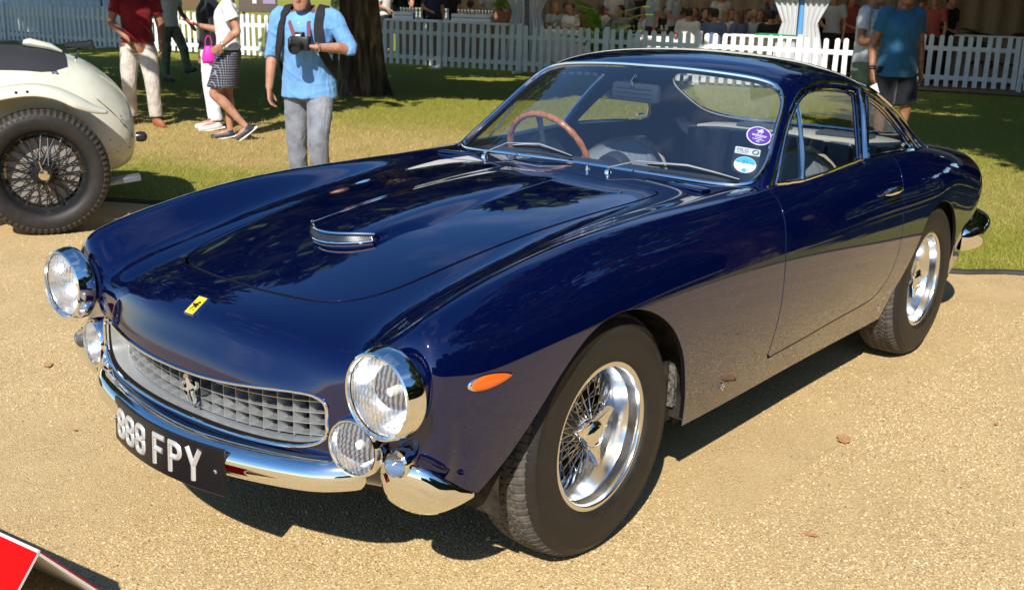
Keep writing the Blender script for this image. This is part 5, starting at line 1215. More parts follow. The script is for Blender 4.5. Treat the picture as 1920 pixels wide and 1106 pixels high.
def table(px, q, lab, r=.8):
    p = tp(tent_px(px, q), q, 0); t = empty('round_table', p, 0, lab, 'table', 'round tables in the marquee'); V = []; F = []; n = 72
    for (rr, z, am) in ((0, .75, 0), (r, .75, 0), (r+.01, .74, 0), (r+.03, .5, .03), (r+.05, .06, .06)):
        for i in range(n): a = 2*math.pi*i/n; q_ = rr+am*math.sin(a*14); V.append((q_*math.cos(a), q_*math.sin(a), z))
    F = [(l*n+i, l*n+(i+1) % n, (l+1)*n+(i+1) % n, (l+1)*n+i) for l in range(4) for i in range(n)]; mobj('cloth', V, F, tcloth, t, True, sharp=40)
    for k in range(5): mb = MB(); a = k*1.3; mb.lathe([(0, 0), (.03, .0), (.006, .01), (.006, .09), (.035, .14), (.03, .2), (0, .13)], 10, Matrix.Translation((.5*math.cos(a), .5*math.sin(a), .752))); mb.build('wine_glass', steel2, t)
    mb = MB(); mb.box((0, 0, .92), (.12, .01, .12)); mb.tube([(0, 0, .75), (0, 0, .88)], .006, 6); mb.build('table_card', cream_trim, t, False)
table(1080, 2.4, 'round table left of the bright green palm in the marquee'); table(1250, 1.7, 'round table behind the sunlit fence near the woman in white'); table(1400, 2.2, 'round table left of the blue tent leg'); table(1330, 5., 'round table deep inside the marquee'); table(880, 4.5, 'round table behind the bar')
p = tp(tent_px(1440, .35), .35, 0); t = empty('trestle_table', p, rz, 'white trestle table with a green cloth behind the sunlit fence', 'table'); mb = MB(); mb.box((0, 0, .86), (1.5, .6, .04), bev=.008); mb.build('top', tcloth, t); drape_wall('cloth_skirt', (-.75, .3, 0), (.75, .3, 0), .04, .85, tcloth, t, 9, .025); mb = MB(); mb.box((.2, 0, .90), (.8, .5, .03), bev=.01); mb.build('green_cloth', mat('green_cloth', (.01, .22, .08), .8), t)
# right-hand trestle behind the shaded panel
v = _D+_RR*((1820-960)/FPX)-_UU*((150-553)/FPX); P_ = _C+v*22./np.dot(v, _D); t = empty('trestle_table', (P_[0], P_[1], 0), rz, 'long white clothed table behind the right picket fence', 'table'); mb = MB(); mb.box((0, 0, .98), (2.7, .6, .04), bev=.008); mb.build('top', tcloth, t); drape_wall('cloth_skirt', (-1.35, .3, 0), (1.35, .3, 0), .06, .97, inner, t, 12, .03)
# ---- boards behind the left fence
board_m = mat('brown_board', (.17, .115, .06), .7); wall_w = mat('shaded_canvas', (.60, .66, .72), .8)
def board(px0, px1, dist_, z0, z1, m_, name, lab):
    pts = []
    for px in (px0, px1):
        v = _D+_RR*((px-960)/FPX)-_UU*((20-553)/FPX); P_ = _C+v*dist_/np.dot(v, _D); pts.append(P_)
    a, b = Vector((pts[0][0], pts[0][1], 0)), Vector((pts[1][0], pts[1][1], 0)); d = b-a; t = empty(name, a, math.atan2(d.y, d.x), lab, 'board')
    mb = MB(); mb.box((d.length/2, 0, (z0+z1)/2), (d.length, .05, z1-z0), bev=.01); mb.build('panel', m_, t)
    for x in (.1, d.length-.1): mb = MB(); mb.box((x, .045, z1/2), (.05, .035, z1)); mb.build('leg', steel, t, False)
    return t, d.length
board(300, 385, 25.2, .95, 2.2, board_m, 'display_board', 'brown display board behind the fence above the red polo man')
t, ln_ = board(448, 520, 25.0, .95, 2.2, mat('dark_board', (.13, .10, .085), .6), 'display_board', 'dark display board with a pale photo behind the fence')
mb = MB(); mb.box((ln_*.42, -.03, 1.36), (ln_*.10, .012, .42)); mb.build('poster', white_m, t, False); mb = MB(); mb.box((ln_*.8, -.03, 1.36), (ln_*.32, .012, .42)); mb.build('photo', mat('poster_lilac', (.30, .24, .36), .5), t, False)
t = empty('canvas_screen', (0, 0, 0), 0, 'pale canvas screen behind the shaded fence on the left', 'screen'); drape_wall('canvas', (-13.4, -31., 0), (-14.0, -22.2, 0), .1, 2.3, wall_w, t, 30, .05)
mb = MB()
for q in (-31., -28, -25, -22.2): mb.tube([(-13.75, q, 0), (-13.75, q, 2.35)], .03, 8)
mb.build('poles', steel, t)
# ---- red folded sign in the near left corner
red = mat('sign_red', (.62, .001, .001), .6, 0, .15); sw = mat('sign_white', (.75, .74, .72), .5)
sg = empty('folded_sign', (1.219, .079, 0), R(-82.6), 'red folded metal sign standing on gravel in the lower left corner', 'sign')
th = .006; Lr = .62; dd = .21; hh = .25
def slab(name, y0, z0, y1, z1, m_, off):
    n_ = Vector((0, z1-z0, -(y1-y0))).normalized()*off; V = []
    for x in (0, Lr):
        for (y, z) in ((y0, z0), (y1, z1)): V += [Vector((x, y, z)), Vector((x, y, z))+n_]
    F = [(0, 2, 6, 4), (1, 5, 7, 3), (0, 4, 5, 1), (2, 3, 7, 6), (0, 1, 3, 2), (4, 6, 7, 5)]; return mobj(name, V, F, m_, sg, False)
slab('white_core_near', 0, hh, dd, 0.005, sw, th); slab('white_core_far', 0, hh, -dd, .005, sw, -th)
slab('red_face_near', .001, hh+.0008, dd+.001, .0058, red, -.002); slab('red_face_far', -.001, hh+.0008, -dd-.001, .0058, red, .002)
mb = MB(); mb.tube([(-.001, 0, hh), (Lr, 0, hh)], .0045, 10); mb.build('folded_edge', sw, sg)
# ================================================================ people
def loft(rings, n=14):
    """rings: (centre, half-width vector, half-depth vector)"""
    V = []; F = []
    for (c, a, b) in rings:
        c, a, b = Vector(c), Vector(a), Vector(b)
        for j in range(n): t = 2*math.pi*j/n; V.append(c+a*math.cos(t)+b*math.sin(t))
    k = len(rings); F = [(i*n+j, i*n+(j+1) % n, (i+1)*n+(j+1) % n, (i+1)*n+j) for i in range(k-1) for j in range(n)]
    F.append(tuple(range(n-1, -1, -1))); F.append(tuple((k-1)*n+j for j in range(n))); return V, F
def limb(pts, rads, n=12, sub=4, squash=1., fwd=(1, 0, 0)):
    q = spline([(*p, r) for p, r in zip(pts, rads)], sub); rings = []; k = len(q)
    for i in range(k):
        t = Vector(q[min(i+1, k-1)][:3]-q[max(i-1, 0)][:3]).normalized(); f = Vector(fwd); b = (f-t*f.dot(t)); b = b.normalized() if b.length > .05 else Vector((0, 1, 0)).cross(t).normalized(); a = t.cross(b)
        rings.append((q[i][:3], a*q[i][3], b*q[i][3]*squash))
    return loft(rings, n)
def fused(name, shapes, m, parent, voxel, smooth=6, warp=0.):
    """one continuous surface grown over several overlapping shapes"""
    mb = MB()
    for V, F in shapes: mb.add(V, F)
    me = mesh_data('tmp', mb.V, mb.F); o = bpy.data.objects.new('tmp', me); COL.objects.link(o)
    md = o.modifiers.new('r', 'REMESH'); md.mode = 'VOXEL'; md.voxel_size = voxel; md.use_smooth_shade = True
    if smooth: ms = o.modifiers.new('s', 'SMOOTH'); ms.iterations = smooth; ms.factor = .5
    bpy.context.view_layer.update(); r = bpy.data.meshes.new_from_object(o.evaluated_get(bpy.context.evaluated_depsgraph_get())); bpy.data.objects.remove(o); r.name = name
    if warp:
        co = np.empty(len(r.vertices)*3, np.float32); nn = np.empty(len(r.vertices)*3, np.float32); r.vertices.foreach_get('co', co); r.vertices.foreach_get('normal', nn); co = co.reshape(-1, 3); nn = nn.reshape(-1, 3)
        w1 = 1-np.abs(np.sin(co[:, 2]*13+co[:, 1]*9+1.6*np.sin(co[:, 0]*9+co[:, 2]*5))); w2 = 1-np.abs(np.sin(co[:, 2]*21-co[:, 1]*14+1.4*np.sin(co[:, 0]*12+1)+1.5*np.sin(co[:, 2]*9)))
        w = (w1**4*1.5+w2**5*1.1)*(.45+.55*np.sin(co[:, 2]*5+co[:, 1]*7)**2); co += nn*((w-.35)*warp*1.1)[:, None]; r.vertices.foreach_set('co', co.ravel())
    r.polygons.foreach_set('use_smooth', [True]*len(r.polygons)); r.update(); r.materials.clear(); r.materials.append(m)
    q = bpy.data.objects.new(name, r); return link(q, parent)
skin_m = mat('skin', (.42, .21, .13), .5, 0, .35); skin_m.node_tree.nodes['Principled BSDF'].inputs['Subsurface Weight'].default_value = .06
skin_t = mat('skin_tan', (.30, .135, .075), .5, 0, .35)
for _m, _a, _b in ((skin_m, (.34, .15, .09), (.50, .27, .18)), (skin_t, (.22, .09, .05), (.37, .18, .105))): _x = noise(_m, coords(_m, (1, 1, 1)), 16., 5., .6); setc(_m, ramp(_m, _x, [(.3, _a), (.7, _b)]))
def fab(name, col, var=.25, rough=.85):
    m = mat(name, col, rough, 0, .2, sheen=.15); x = noise(m, coords(m, (1, 1, 1)), 9., 4.); a = tuple(c*(1-var) for c in col); b = tuple(min(1, c*(1+var*.5)) for c in col); setc(m, ramp(m, x, [(.3, a), (.7, b)])); y = noise(m, coords(m, (1, 1, .45)), 11., 4., .55, 1.6); setn(m, bump(m, y, .35, .05)); return m
def hand(w, dirn, palm_n, side, curl=.5, s=1.):
    """palm, four unequal bent fingers and a thumb, from wrist w"""
    w = Vector(w); d = Vector(dirn).normalized(); n = Vector(palm_n); n = (n-d*n.dot(d)).normalized(); l = d.cross(n)*side; out = []
    c = w+d*.045*s; out.append(loft([(w-d*.02*s, l*.024*s, n*.019*s), (w+d*.01*s, l*.028*s, n*.018*s), (w+d*.05*s, l*.040*s, n*.015*s), (w+d*.088*s, l*.041*s, n*.012*s)], 12))
    for i, (ln, off) in enumerate(((.070, .030), (.080, .010), (.074, -.010), (.058, -.029))):
        b = w+d*.085*s+l*off*s; a1, a2, a3 = curl*.5, curl*1.1, curl*1.6; p = [b-d*.01*s, b]
        for (f, a) in ((.42, a1), (.33, a2), (.25, a3)): p.append(p[-1]+(d*math.cos(a)+n*math.sin(a))*ln*f*s)
        out.append(limb(p, [.0095*s, .0092*s, .0088*s, .0080*s, .0065*s], 8, 2))
    b = w+d*.025*s+l*.026*s; out.append(limb([b, b+(d*.55+l*.75+n*.25).normalized()*.032*s, b+(d*.55+l*.75+n*.25).normalized()*.032*s+(d*.9+l*.25+n*.3).normalized()*.034*s, b+(d*.55+l*.75+n*.25).normalized()*.032*s+(d*.95+n*.35).normalized()*.055*s], [.014*s, .0125*s, .0105*s, .008*s], 8, 2))
    return out
def figure(label, loc, rz, sc, pose, look, name='person', cat='person', group=None, voxel=.0085):
    """pose: joint overrides; local x forward, y left"""
    J = dict(hip=(0, 0, .93), chest=(.01, 0, 1.28), neck=(-.01, 0, 1.47), head=(.02, 0, 1.62), shl=(0, .185, 1.42), shr=(0, -.185, 1.42), ell=(-.02, .25, 1.13), elr=(-.02, -.25, 1.13), wrl=(.05, .26, .88), wrr=(.05, -.26, .88), hpl=(0, .09, .92), hpr=(0, -.09, .92), knl=(.02, .10, .50), knr=(.02, -.10, .50), anl=(-.02, .11, .085), anr=(-.02, -.11, .085), tol=(.17, .13, .03), tor=(.17, -.13, .03), hdl=None, hdr=None, hnl=(0, -1, 0), hnr=(0, 1, 0), curl=.55, belly=0.)
    J.update(pose); J = {k: (Vector(v) if isinstance(v, tuple) else v) for k, v in J.items()}
    p = empty(name, loc, rz, label, cat, group); p.scale = (sc, sc, sc); sk = look.get('skin', skin_m); vx = voxel; fine = voxel < .012
    hip, ch, nk, hd = J['hip'], J['chest'], J['neck'], J['head']
    up = (nk-hip).normalized(); lat = (J['shl']-J['shr']).normalized(); fw = lat.cross(up).normalized(); hl = (J['hpl']-J['hpr']).normalized(); hf = hl.cross(Vector((0, 0, 1))).normalized()
    def torso(g, top=True, hem=None, fem=look.get('fem', False)):
        wst = .125 if fem else .145; b = J['belly']; rr = []
        base = hip-Vector((0, 0, .10)) if hem is None else hip+Vector((0, 0, hem))
        rr.append((base, hl*(.165+g+(.012 if hem is not None else 0)), hf*(.115+g+b*.5)))
        rr.append((hip+Vector((0, 0, .03)), hl*(.162+g), hf*(.112+g+b*.8)))
        rr.append((hip.lerp(ch, .45), hl.lerp(lat, .5)*(wst+g), hf.lerp(fw, .5)*(.105+g+b)))
        rr.append((ch, lat*(.160+g), fw*(.118+g+b*.3))); rr.append((ch.lerp(nk, .42), lat*(.175+g), fw*(.112+g))); rr.append((ch.lerp(nk, .74), lat*(.150+g*.7), fw*(.085+g*.7)))
        if top: rr.append((ch.lerp(nk, .93), lat*(.075+g*.3), fw*(.062+g*.3)))
        return loft(rr, 22)
    S = []
    S.append(torso(0.)); S.append(limb([ch.lerp(nk, .8), nk, nk.lerp(hd, .45)], [.062, .055, .052], 12, 3))
    hf_ = Vector(look.get('face', tuple(fw))); hf_ = hf_.normalized(); hlat = Vector((0, 0, 1)).cross(hf_).normalized()
    S.append(loft([(hd+Vector((0, 0, dz))+hf_*dx, hlat*w, hf_*d_) for (dz, dx, w, d_) in ((-.115, .035, .030, .035), (-.10, .03, .048, .058), (-.06, .015, .062, .080), (-.01, .005, .071, .092), (.04, 0, .076, .098), (.08, -.005, .070, .090), (.112, -.008, .045, .058), (.122, -.008, .015, .02))], 18))
    S.append(limb([hd+hf_*.088+Vector((0, 0, .015)), hd+hf_*.108+Vector((0, 0, -.022)), hd+hf_*.094+Vector((0, 0, -.034))], [.010, .016, .012], 8, 2))
    for sg in (-1, 1): S.append(limb([hd+hlat*.072*sg+Vector((0, 0, .02)), hd+hlat*.080*sg-hf_*.006, hd+hlat*.072*sg+Vector((0, 0, -.035))], [.010, .014, .009], 8, 2))
    S.append(limb([hd+hf_*.082+hlat*.022+Vector((0, 0, -.062)), hd+hf_*.092+Vector((0, 0, -.062)), hd+hf_*.082-hlat*.022+Vector((0, 0, -.062))], [.006, .010, .006], 8, 2))
    for sd in ('l', 'r'):
        sh, el, wr = J['sh'+sd], J['el'+sd], J['wr'+sd]; sg = 1 if sd == 'l' else -1
        S.append(limb([sh-lat*.05*sg, sh, sh.lerp(el, .35), el, el.lerp(wr, .3), wr], [.050, .056, .049, .040, .041, .027], 12, 4))
        dd = J['hd'+sd] or (wr-el).normalized()
        if fine: S += hand(wr, dd, J['hn'+sd], sg, J['curl'])
        else: S.append(limb([wr, wr+dd*.08, wr+dd*.16], [.028, .038, .018], 8, 2))
        hp, kn, an, to = J['hp'+sd], J['kn'+sd], J['an'+sd], J['to'+sd]
        S.append(limb([hp+Vector((0, 0, .02)), hp.lerp(kn, .3), kn.lerp(hp, .12), kn, kn.lerp(an, .28)-Vector((.012, 0, 0)), kn.lerp(an, .75), an], [.092, .084, .060, .056, .058, .040, .037], 14, 4))
        S.append(limb([an-(to-an)*Vector((1, 1, 0)).length*.22+Vector((0, 0, -.02)), an.lerp(to, .45)+Vector((0, 0, .0)), to], [.034, .036, .026], 10, 4))
    body = fused('body', S, sk, p, vx, 4)
    # hair, eyes
    if look.get('hair'):
        hs_ = [loft([(hd+Vector((0, 0, dz))-hf_*.022, hlat*w, hf_*d_) for (dz, w, d_) in ((-.05, .070, .070), (0, .083, .092), (.05, .088, .104), (.095, .078, .094), (.128, .050, .06), (.138, .01, .01))], 16)]
        if look.get('long'): hs_.append(loft([(hd-hf_*.05+Vector((0, 0, .05)), hlat*.085, hf_*.06), (hd-hf_*.06+Vector((0, 0, -.10)), hlat*.09, hf_*.045), (hd-hf_*.05+Vector((0, 0, -.28)), hlat*.08, hf_*.035), (hd-hf_*.04+Vector((0, 0, -.38)), hlat*.04, hf_*.02)], 14))
        fused('hair', hs_, look['hair'], p, max(vx, .011), 3, .003)
    for sg in (-1, 1):
        mb = MB(); mb.lathe([(0, .008), (.006, .006), (.009, 0)], 10, axis_mat(hd+hf_*.083+hlat*.031*sg+Vector((0, 0, .012)), hf_)); mb.build('eye', black, p)
    # clothes
    if look.get('shirt'):
        T = [torso(.020 if look.get('hem', 0) > -.05 else .042, True, look.get('hem', -.02))]; slv = look.get('sleeve', .55)
        for sd in ('l', 'r'):
            sh, el, wr = J['sh'+sd], J['el'+sd], J['wr'+sd]; sg = 1 if sd == 'l' else -1
            if slv <= 1: T.append(limb([sh-lat*.06*sg, sh+lat*.004*sg, sh.lerp(el, slv*.5), sh.lerp(el, slv)], [.062, .072, .070, .070+look.get('flare', .0)], 14, 4))
            else: T.append(limb([sh-lat*.06*sg, sh+lat*.004*sg, sh.lerp(el, .5), el, el.lerp(wr, slv-1)], [.062, .070, .064, .058, .052], 14, 4))
        if look.get('collar'): T.append(limb([nk-fw*.052+Vector((0, 0, -.005)), nk+lat*.06+Vector((0, 0, -.03)), nk+fw*.058+Vector((0, 0, -.06)), nk-lat*.06+Vector((0, 0, -.03)), nk-fw*.052+Vector((0, 0, -.005))], [.018]*5, 8, 4))
        fused('shirt', T, look['shirt'], p, max(vx, .010), 5, look.get('wrinkle', .003))
    if look.get('trousers'):
        cut = look.get('cut', 1.); T = [loft([(hip+Vector((0, 0, -.12)), hl*.168, hf*.118), (hip+Vector((0, 0, -.03)), hl*.174, hf*.126)]+([(hip+Vector((0, 0, .06)), hl*.164, hf*.122), (hip+Vector((0, 0, .10)), hl*.158, hf*.118)] if look.get('hem', 0) > -.05 else [(hip+Vector((0, 0, .02)), hl*.160, hf*.112)]), 20)]
        lw = look.get('leg_w', 1.)
        for sd in ('l', 'r'):
            hp, kn, an = J['hp'+sd], J['kn'+sd], J['an'+sd]
            if cut >= 1: T.append(limb([hp+Vector((0, 0, -.04)), hp.lerp(kn, .35), kn, kn.lerp(an, .5), kn.lerp(an, .93)], [.102*lw, .100*lw, .078*lw, .072*lw, .070*lw], 16, 5))
            else: T.append(limb([hp+Vector((0, 0, -.01)), hp.lerp(kn, .4), hp.lerp(kn, .75), hp.lerp(kn, cut)], [.112*lw, .110*lw, .104*lw, .106*lw], 16, 5))
        fused('trousers' if cut >= 1 else 'shorts', T, look['trousers'], p, max(vx, .010), 4, look.get('wrinkle_t', .003))
        if look.get('belt'): fused('belt', [loft([(hip+Vector((0, 0, .082)), hl*.166, hf*.126), (hip+Vector((0, 0, .118)), hl*.165, hf*.126)], 24)], look['belt'], p, .009, 0)
    if look.get('skirt'):
        kk = J['knl'].lerp(J['knr'], .5); h0 = hip+Vector((0, 0, .10)); h1 = hip.lerp(kk, look.get('cut', .75))
        fused('skirt', [loft([(h0, hl*.138, hf*.108), (hip+Vector((0, 0, 0)), hl*.180, hf*.135), (hip.lerp(h1, .5), hl*.188, hf*.150), (h1, hl*.192, hf*.165)], 26)], look['skirt'], p, .010, 3, .005)
    if look.get('shoes'):
        for sd in ('l', 'r'):
            an, to = J['an'+sd], J['to'+sd]; d2 = Vector((to.x-an.x, to.y-an.y, to.z-an.z)); d2 = d2.normalized(); dn = Vector((0, 0, -1)) if abs(d2.z) < .5 else (d2.cross(Vector((0, 1, 0)))).normalized()
            if dn.z > 0: dn = -dn
            q = [an-d2*.055+dn*.045, an+d2*.0+dn*.035, an.lerp(to, .5)+dn*.02, to+dn*.005+d2*.03]
            fused('shoe', [limb(q, [.034, .046, .044, .030], 12, 4), limb([an-d2*.01+dn*.02, an+dn*-.015], [.046, .044], 12, 2)], look['shoes'], p, .009, 3)
            if look.get('sole'):
                mb = MB(); k = [an-d2*.085+dn*.072, an.lerp(to, .5)+dn*.050, to+d2*.055+dn*.028]; mb.tube(k, [.036, .046, .034], 10, flat=.35); mb.build('sole', look['sole'], p)
    return p, J
def face(px_dir):            # heading whose local +x points along image direction: (right, towards camera)
    r_, c_ = px_dir; v = Vector((-.628, .778, 0))*r_+Vector((.778, .628, 0))*c_; return math.atan2(v.y, v.x)
red_c = fab('red_polo_cloth', (.20, .008, .014)); chino = fab('pale_chino', (.56, .50, .44)); white_c = fab('white_cotton', (.74, .74, .77), .12); blue_c = fab('sky_blue_cotton', (.16, .36, .68), .18); jean = fab('grey_denim', (.22, .23, .26), .35); navy_c = fab('teal_polo_cloth', (.025, .11, .21)); blk = fab('black_cotton', (.012, .013, .018)); olive = fab('olive_print', (.16, .19, .12), .5); grey_t = fab('grey_tee', (.52, .53, .55), .15)
check = mat('navy_check', (.03, .03, .045), .85); ck = N(check, 'ShaderNodeTexBrick'); ck.inputs['Scale'].default_value = 1.; ck.offset = 0.; ck.inputs['Brick Width'].default_value = .026; ck.inputs['Row Height'].default_value = .026; ck.inputs['Mortar Size'].default_value = .0022; ck.inputs['Color1'].default_value = ck.inputs['Color2'].default_value = (.018, .018, .032, 1); ck.inputs['Mortar'].default_value = (.26, .26, .30, 1)
_t = N(check, 'ShaderNodeTexCoord'); _s = N(check, 'ShaderNodeSeparateXYZ'); _c = N(check, 'ShaderNodeCombineXYZ'); L(check, _t.outputs['Object'], _s.inputs[0]); L(check, mth(check, 'ADD', _s.outputs[0], mth(check, 'MULTIPLY', _s.outputs[1], .8)), _c.inputs[0]); L(check, _s.outputs[2], _c.inputs[1]); L(check, _c.outputs[0], ck.inputs['Vector']); setc(check, ck.outputs['Color'])
hair_b = mat('brown_hair', (.10, .055, .03), .5, 0, .4); hair_d = mat('dark_hair', (.018, .012, .01), .5, 0, .4); hair_f = mat('fair_hair', (.30, .19, .10), .5, 0, .4); brogue = mat('tan_shoe', (.30, .09, .035), .4, 0, .5); trainer = mat('white_trainer', (.62, .62, .60), .6); darkshoe = mat('dark_shoe', (.03, .032, .04), .5); sole_w = mat('white_sole', (.75, .74, .72), .6); strap_m = mat('black_webbing', (.014, .014, .016), .8); metal_w = mat('watch_steel', (.6, .58, .52), .25, 1.)
def gpt(px, py): g = ground_at(px, py); return (g[0], g[1], 0)
# man in the red polo, turned to the right, mid stride
p, J = figure('man in a dark red polo shirt and pale trousers behind the cream car', gpt(268, 236), face((.35, .95)), .94, dict(ell=(-.02, .27, 1.15), wrl=(.15, .24, .93), elr=(.04, -.27, 1.16), wrr=(.20, -.10, .98), hdr=(.35, .25, -.9), hnr=(0, 1, 0), hdl=(.35, .1, -.95), knl=(.10, .13, .49), anl=(.10, .15, .085), tol=(.27, .22, .03), knr=(.0, -.12, .50), anr=(-.13, -.12, .09), tor=(.04, -.15, .03), curl=.7, belly=.02), dict(shirt=red_c, trousers=chino, shoes=brogue, skin=skin_t, hair=hair_d, hem=.02, sleeve=.62, collar=1, belt=blk, leg_w=1.08))
# man stepping behind him
figure('person in grey trousers and dark shoes half hidden behind the red polo man', gpt(322, 152), face((.8, .5)), .94, dict(knl=(.22, .1, .55), anl=(.30, .1, .22), tol=(.46, .12, .22), wrl=(.20, .3, .95), ell=(0, .28, 1.14)), dict(shirt=white_c, trousers=olive, shoes=darkshoe, skin=skin_t, hair=hair_d, sleeve=.6), voxel=.012)
# woman in white T-shirt and checked skirt, walking left
p, J = figure('woman in a white T-shirt and checked skirt walking left', gpt(436, 262), face((-.95, .22)), .92, dict(ell=(-.10, .25, 1.17), wrl=(.06, .26, 1.02), hdl=(.8, -.2, -.55), hnl=(0, -1, 0), elr=(.06, -.23, 1.15), wrr=(.30, -.20, 1.20), hdr=(.9, .1, .25), hnr=(0, 0, 1), hpl=(0, .075, .90), hpr=(0, -.075, .90), knl=(.17, .06, .50), anl=(-.16, .07, .14), tol=(-.05, .08, .025), knr=(.04, -.07, .48), anr=(.02, -.07, .085), tor=(.20, -.08, .025), curl=.5), dict(fem=1, shirt=white_c, skirt=check, shoes=darkshoe, sole=sole_w, hair=hair_f, long=1, hem=.06, sleeve=.58, flare=.012, cut=.82))
pw = p
# her watch and phone are things she carries
W_ = pw.matrix_basis if False else (Matrix.Translation(pw.location) @ Matrix.Rotation(pw.rotation_euler.z, 4, 'Z') @ Matrix.Scale(.92, 4))
mb = MB(); c_ = J['wrl']; ax_ = (J['wrl']-J['ell']).normalized(); M_ = axis_mat(c_-ax_*.01, ax_); mb.tube([M_ @ Vector((.033*math.cos(t), .033*math.sin(t), 0)) for t in np.linspace(0, 6.283, 20, endpoint=False)], .007, 6, True); mb.build('wrist_watch', metal_w, pw)
mb = MB(); q = J['wrr']+Vector((.12, .01, .035)); mb.box(tuple(q), (.14, .075, .010), rot=Matrix.Rotation(R(-25), 3, 'Y'), bev=.003); o = mb.build('phone', mat('red_phone', (.30, .01, .02), .3)); o.matrix_world = W_; tag(o, 'phone in a red case held by the woman in the skirt', 'phone')
bagm = mat('magenta_bag', (.68, .03, .36), .45, 0, .5); t = empty('handbag', tuple(W_ @ Vector((.22, -.24, .80))), pw.rotation_euler.z, 'bright magenta handbag hanging in front of the woman in the skirt', 'bag')
V = []; F = []
for (z, a, b) in ((0, .062, .040), (.04, .070, .045), (.11, .060, .040), (.16, .042, .028), (.17, .04, .025)):
    for j in range(24): th_ = 2*math.pi*j/24; k_ = 1+.03*math.sin(7*th_+z*20); V.append((a*k_*math.copysign(abs(math.cos(th_))**.8, math.cos(th_)), b*k_*math.copysign(abs(math.sin(th_))**.8, math.sin(th_)), z))
F = [(i*24+j, i*24+(j+1) % 24, (i+1)*24+(j+1) % 24, (i+1)*24+j) for i in range(4) for j in range(24)]+[tuple(range(23, -1, -1)), tuple(96+j for j in range(24))]; mobj('bag_body', V, F, bagm, t, True)
MB().tube(spline([(-.03, 0, .16), (-.028, .01, .23), (0, .015, .27), (.028, .01, .23), (.03, 0, .16)], 5), .005, 6).build('bag_handle', bagm, t)
# person behind her: pale trousers and trainers
figure('person in white trousers and white trainers standing behind the woman', gpt(402, 243), face((-.9, .4)), .93, dict(knl=(.03, .1, .5), wrl=(.0, .27, .88)), dict(shirt=blk, trousers=white_c, shoes=trainer, sole=sole_w, hair=hair_d, sleeve=1.8), voxel=.012)
# photographer in the blue shirt
p, J = figure('man in a sky blue shirt holding a camera to his chest', gpt(585, 385), face((-.16, 1.)), .925, dict(hip=(0, 0, .92), chest=(.05, 0, 1.27), neck=(.07, 0, 1.46), head=(.13, .0, 1.58), shl=(.04, .20, 1.40), shr=(.04, -.20, 1.40), ell=(.06, .34, 1.19), wrl=(.27, .15, 1.20), hdl=(.25, -.9, .1), hnl=(0, 0, 1), elr=(.0, -.285, 1.12), wrr=(.07, -.29, .875), hdr=(.12, .12, -.98), hnr=(0, 1, 0), knl=(.17, .12, .50), anl=(.10, .13, .14), tol=(.27, .15, .07), knr=(.0, -.11, .48), anr=(-.08, -.12, .09), curl=.75, belly=.015), dict(shirt=blue_c, trousers=jean, shoes=darkshoe, hair=hair_b, hem=-.10, sleeve=1.12, collar=1, face=(.92, .1, -.35), leg_w=1.0, wrinkle=.004))
for sg_, zz in [(0, 1.36), (0, 1.27), (0, 1.18), (0, 1.09), (0, 1.0)]:
    mb = MB(); mb.lathe([(.0055, 0), (.005, .002), (0, .0025)], 8, axis_mat((.200 if zz > 1.15 else .165+.02*(zz-1.0), .0, zz), (1, 0, 0))); mb.build('button', white_m, p)
pb_ = p; W_ = Matrix.Translation(p.location) @ Matrix.Rotation(p.rotation_euler.z, 4, 'Z') @ Matrix.Scale(.925, 4)
mb = MB(); mb.tube([M_ @ Vector((0, 0, 0)) for M_ in ()] or [(0, 0, 0), (0, 0, .0001)], .0001, 3)
c_ = J['wrl']; ax_ = (J['wrl']-J['ell']).normalized(); M_ = axis_mat(c_-ax_*.012, ax_); mb = MB(); mb.tube([M_ @ Vector((.034*math.cos(t), .034*math.sin(t), 0)) for t in np.linspace(0, 6.283, 20, endpoint=False)], .006, 6, True); mb.build('bracelet', metal_w, p)
cm = empty('camera_body', tuple(W_ @ Vector((.30, .045, 1.225))), p.rotation_euler.z, 'black reflex camera held by the man in the blue shirt', 'camera'); cb = mat('camera_black', (.012, .012, .013), .45, 0, .5)
mb = MB(); mb.box((0, 0, 0), (.062, .135, .090), bev=.012); mb.box((.0, 0, .055), (.06, .055, .035), bev=.010); mb.box((.008, -.058, -.005), (.07, .03, .08), bev=.012); mb.build('housing', cb, cm)
mb = MB(); mb.lathe([(0, .03), (.036, .03), (.038, .05), (.034, .055), (.036, .09), (.040, .11), (.040, .118), (.034, .118), (.03, .10), (0, .098)], 28, axis_mat((0, .0, -.008), (.95, 0, -.18))); mb.build('lens_barrel', cb, cm)
mb = MB(); mb.box((.034, 0, .052), (.004, .034, .010)); mb.build('name_plate', white_m, cm, False)
stm = mat('strap_red', (.16, .05, .06), .8)
for sg in (-1, 1):
    mb = MB(); mb.tube([W_ @ Vector(v) for v in ((.05, .06*sg, 1.485), (.13, .075*sg, 1.42), (.19, .07*sg, 1.36), (.27, .045+.055*sg, 1.27))], .014, 6, flat=.25); o = mb.build('neck_strap', stm, None); o.parent = cm; o.matrix_parent_inverse = Matrix.Translation(cm.location).inverted() if False else (Matrix.Translation(cm.location) @ Matrix.Rotation(cm.rotation_euler.z, 4, 'Z')).inverted()
bk = empty('backpack', tuple(p.location), p.rotation_euler.z, 'black backpack with wide straps worn by the man in blue', 'backpack'); bk.scale = (.925,)*3
mb = MB(); mb.box((-.17, 0, 1.20), (.16, .32, .46), bev=.05); mb.build('pack', strap_m, bk)
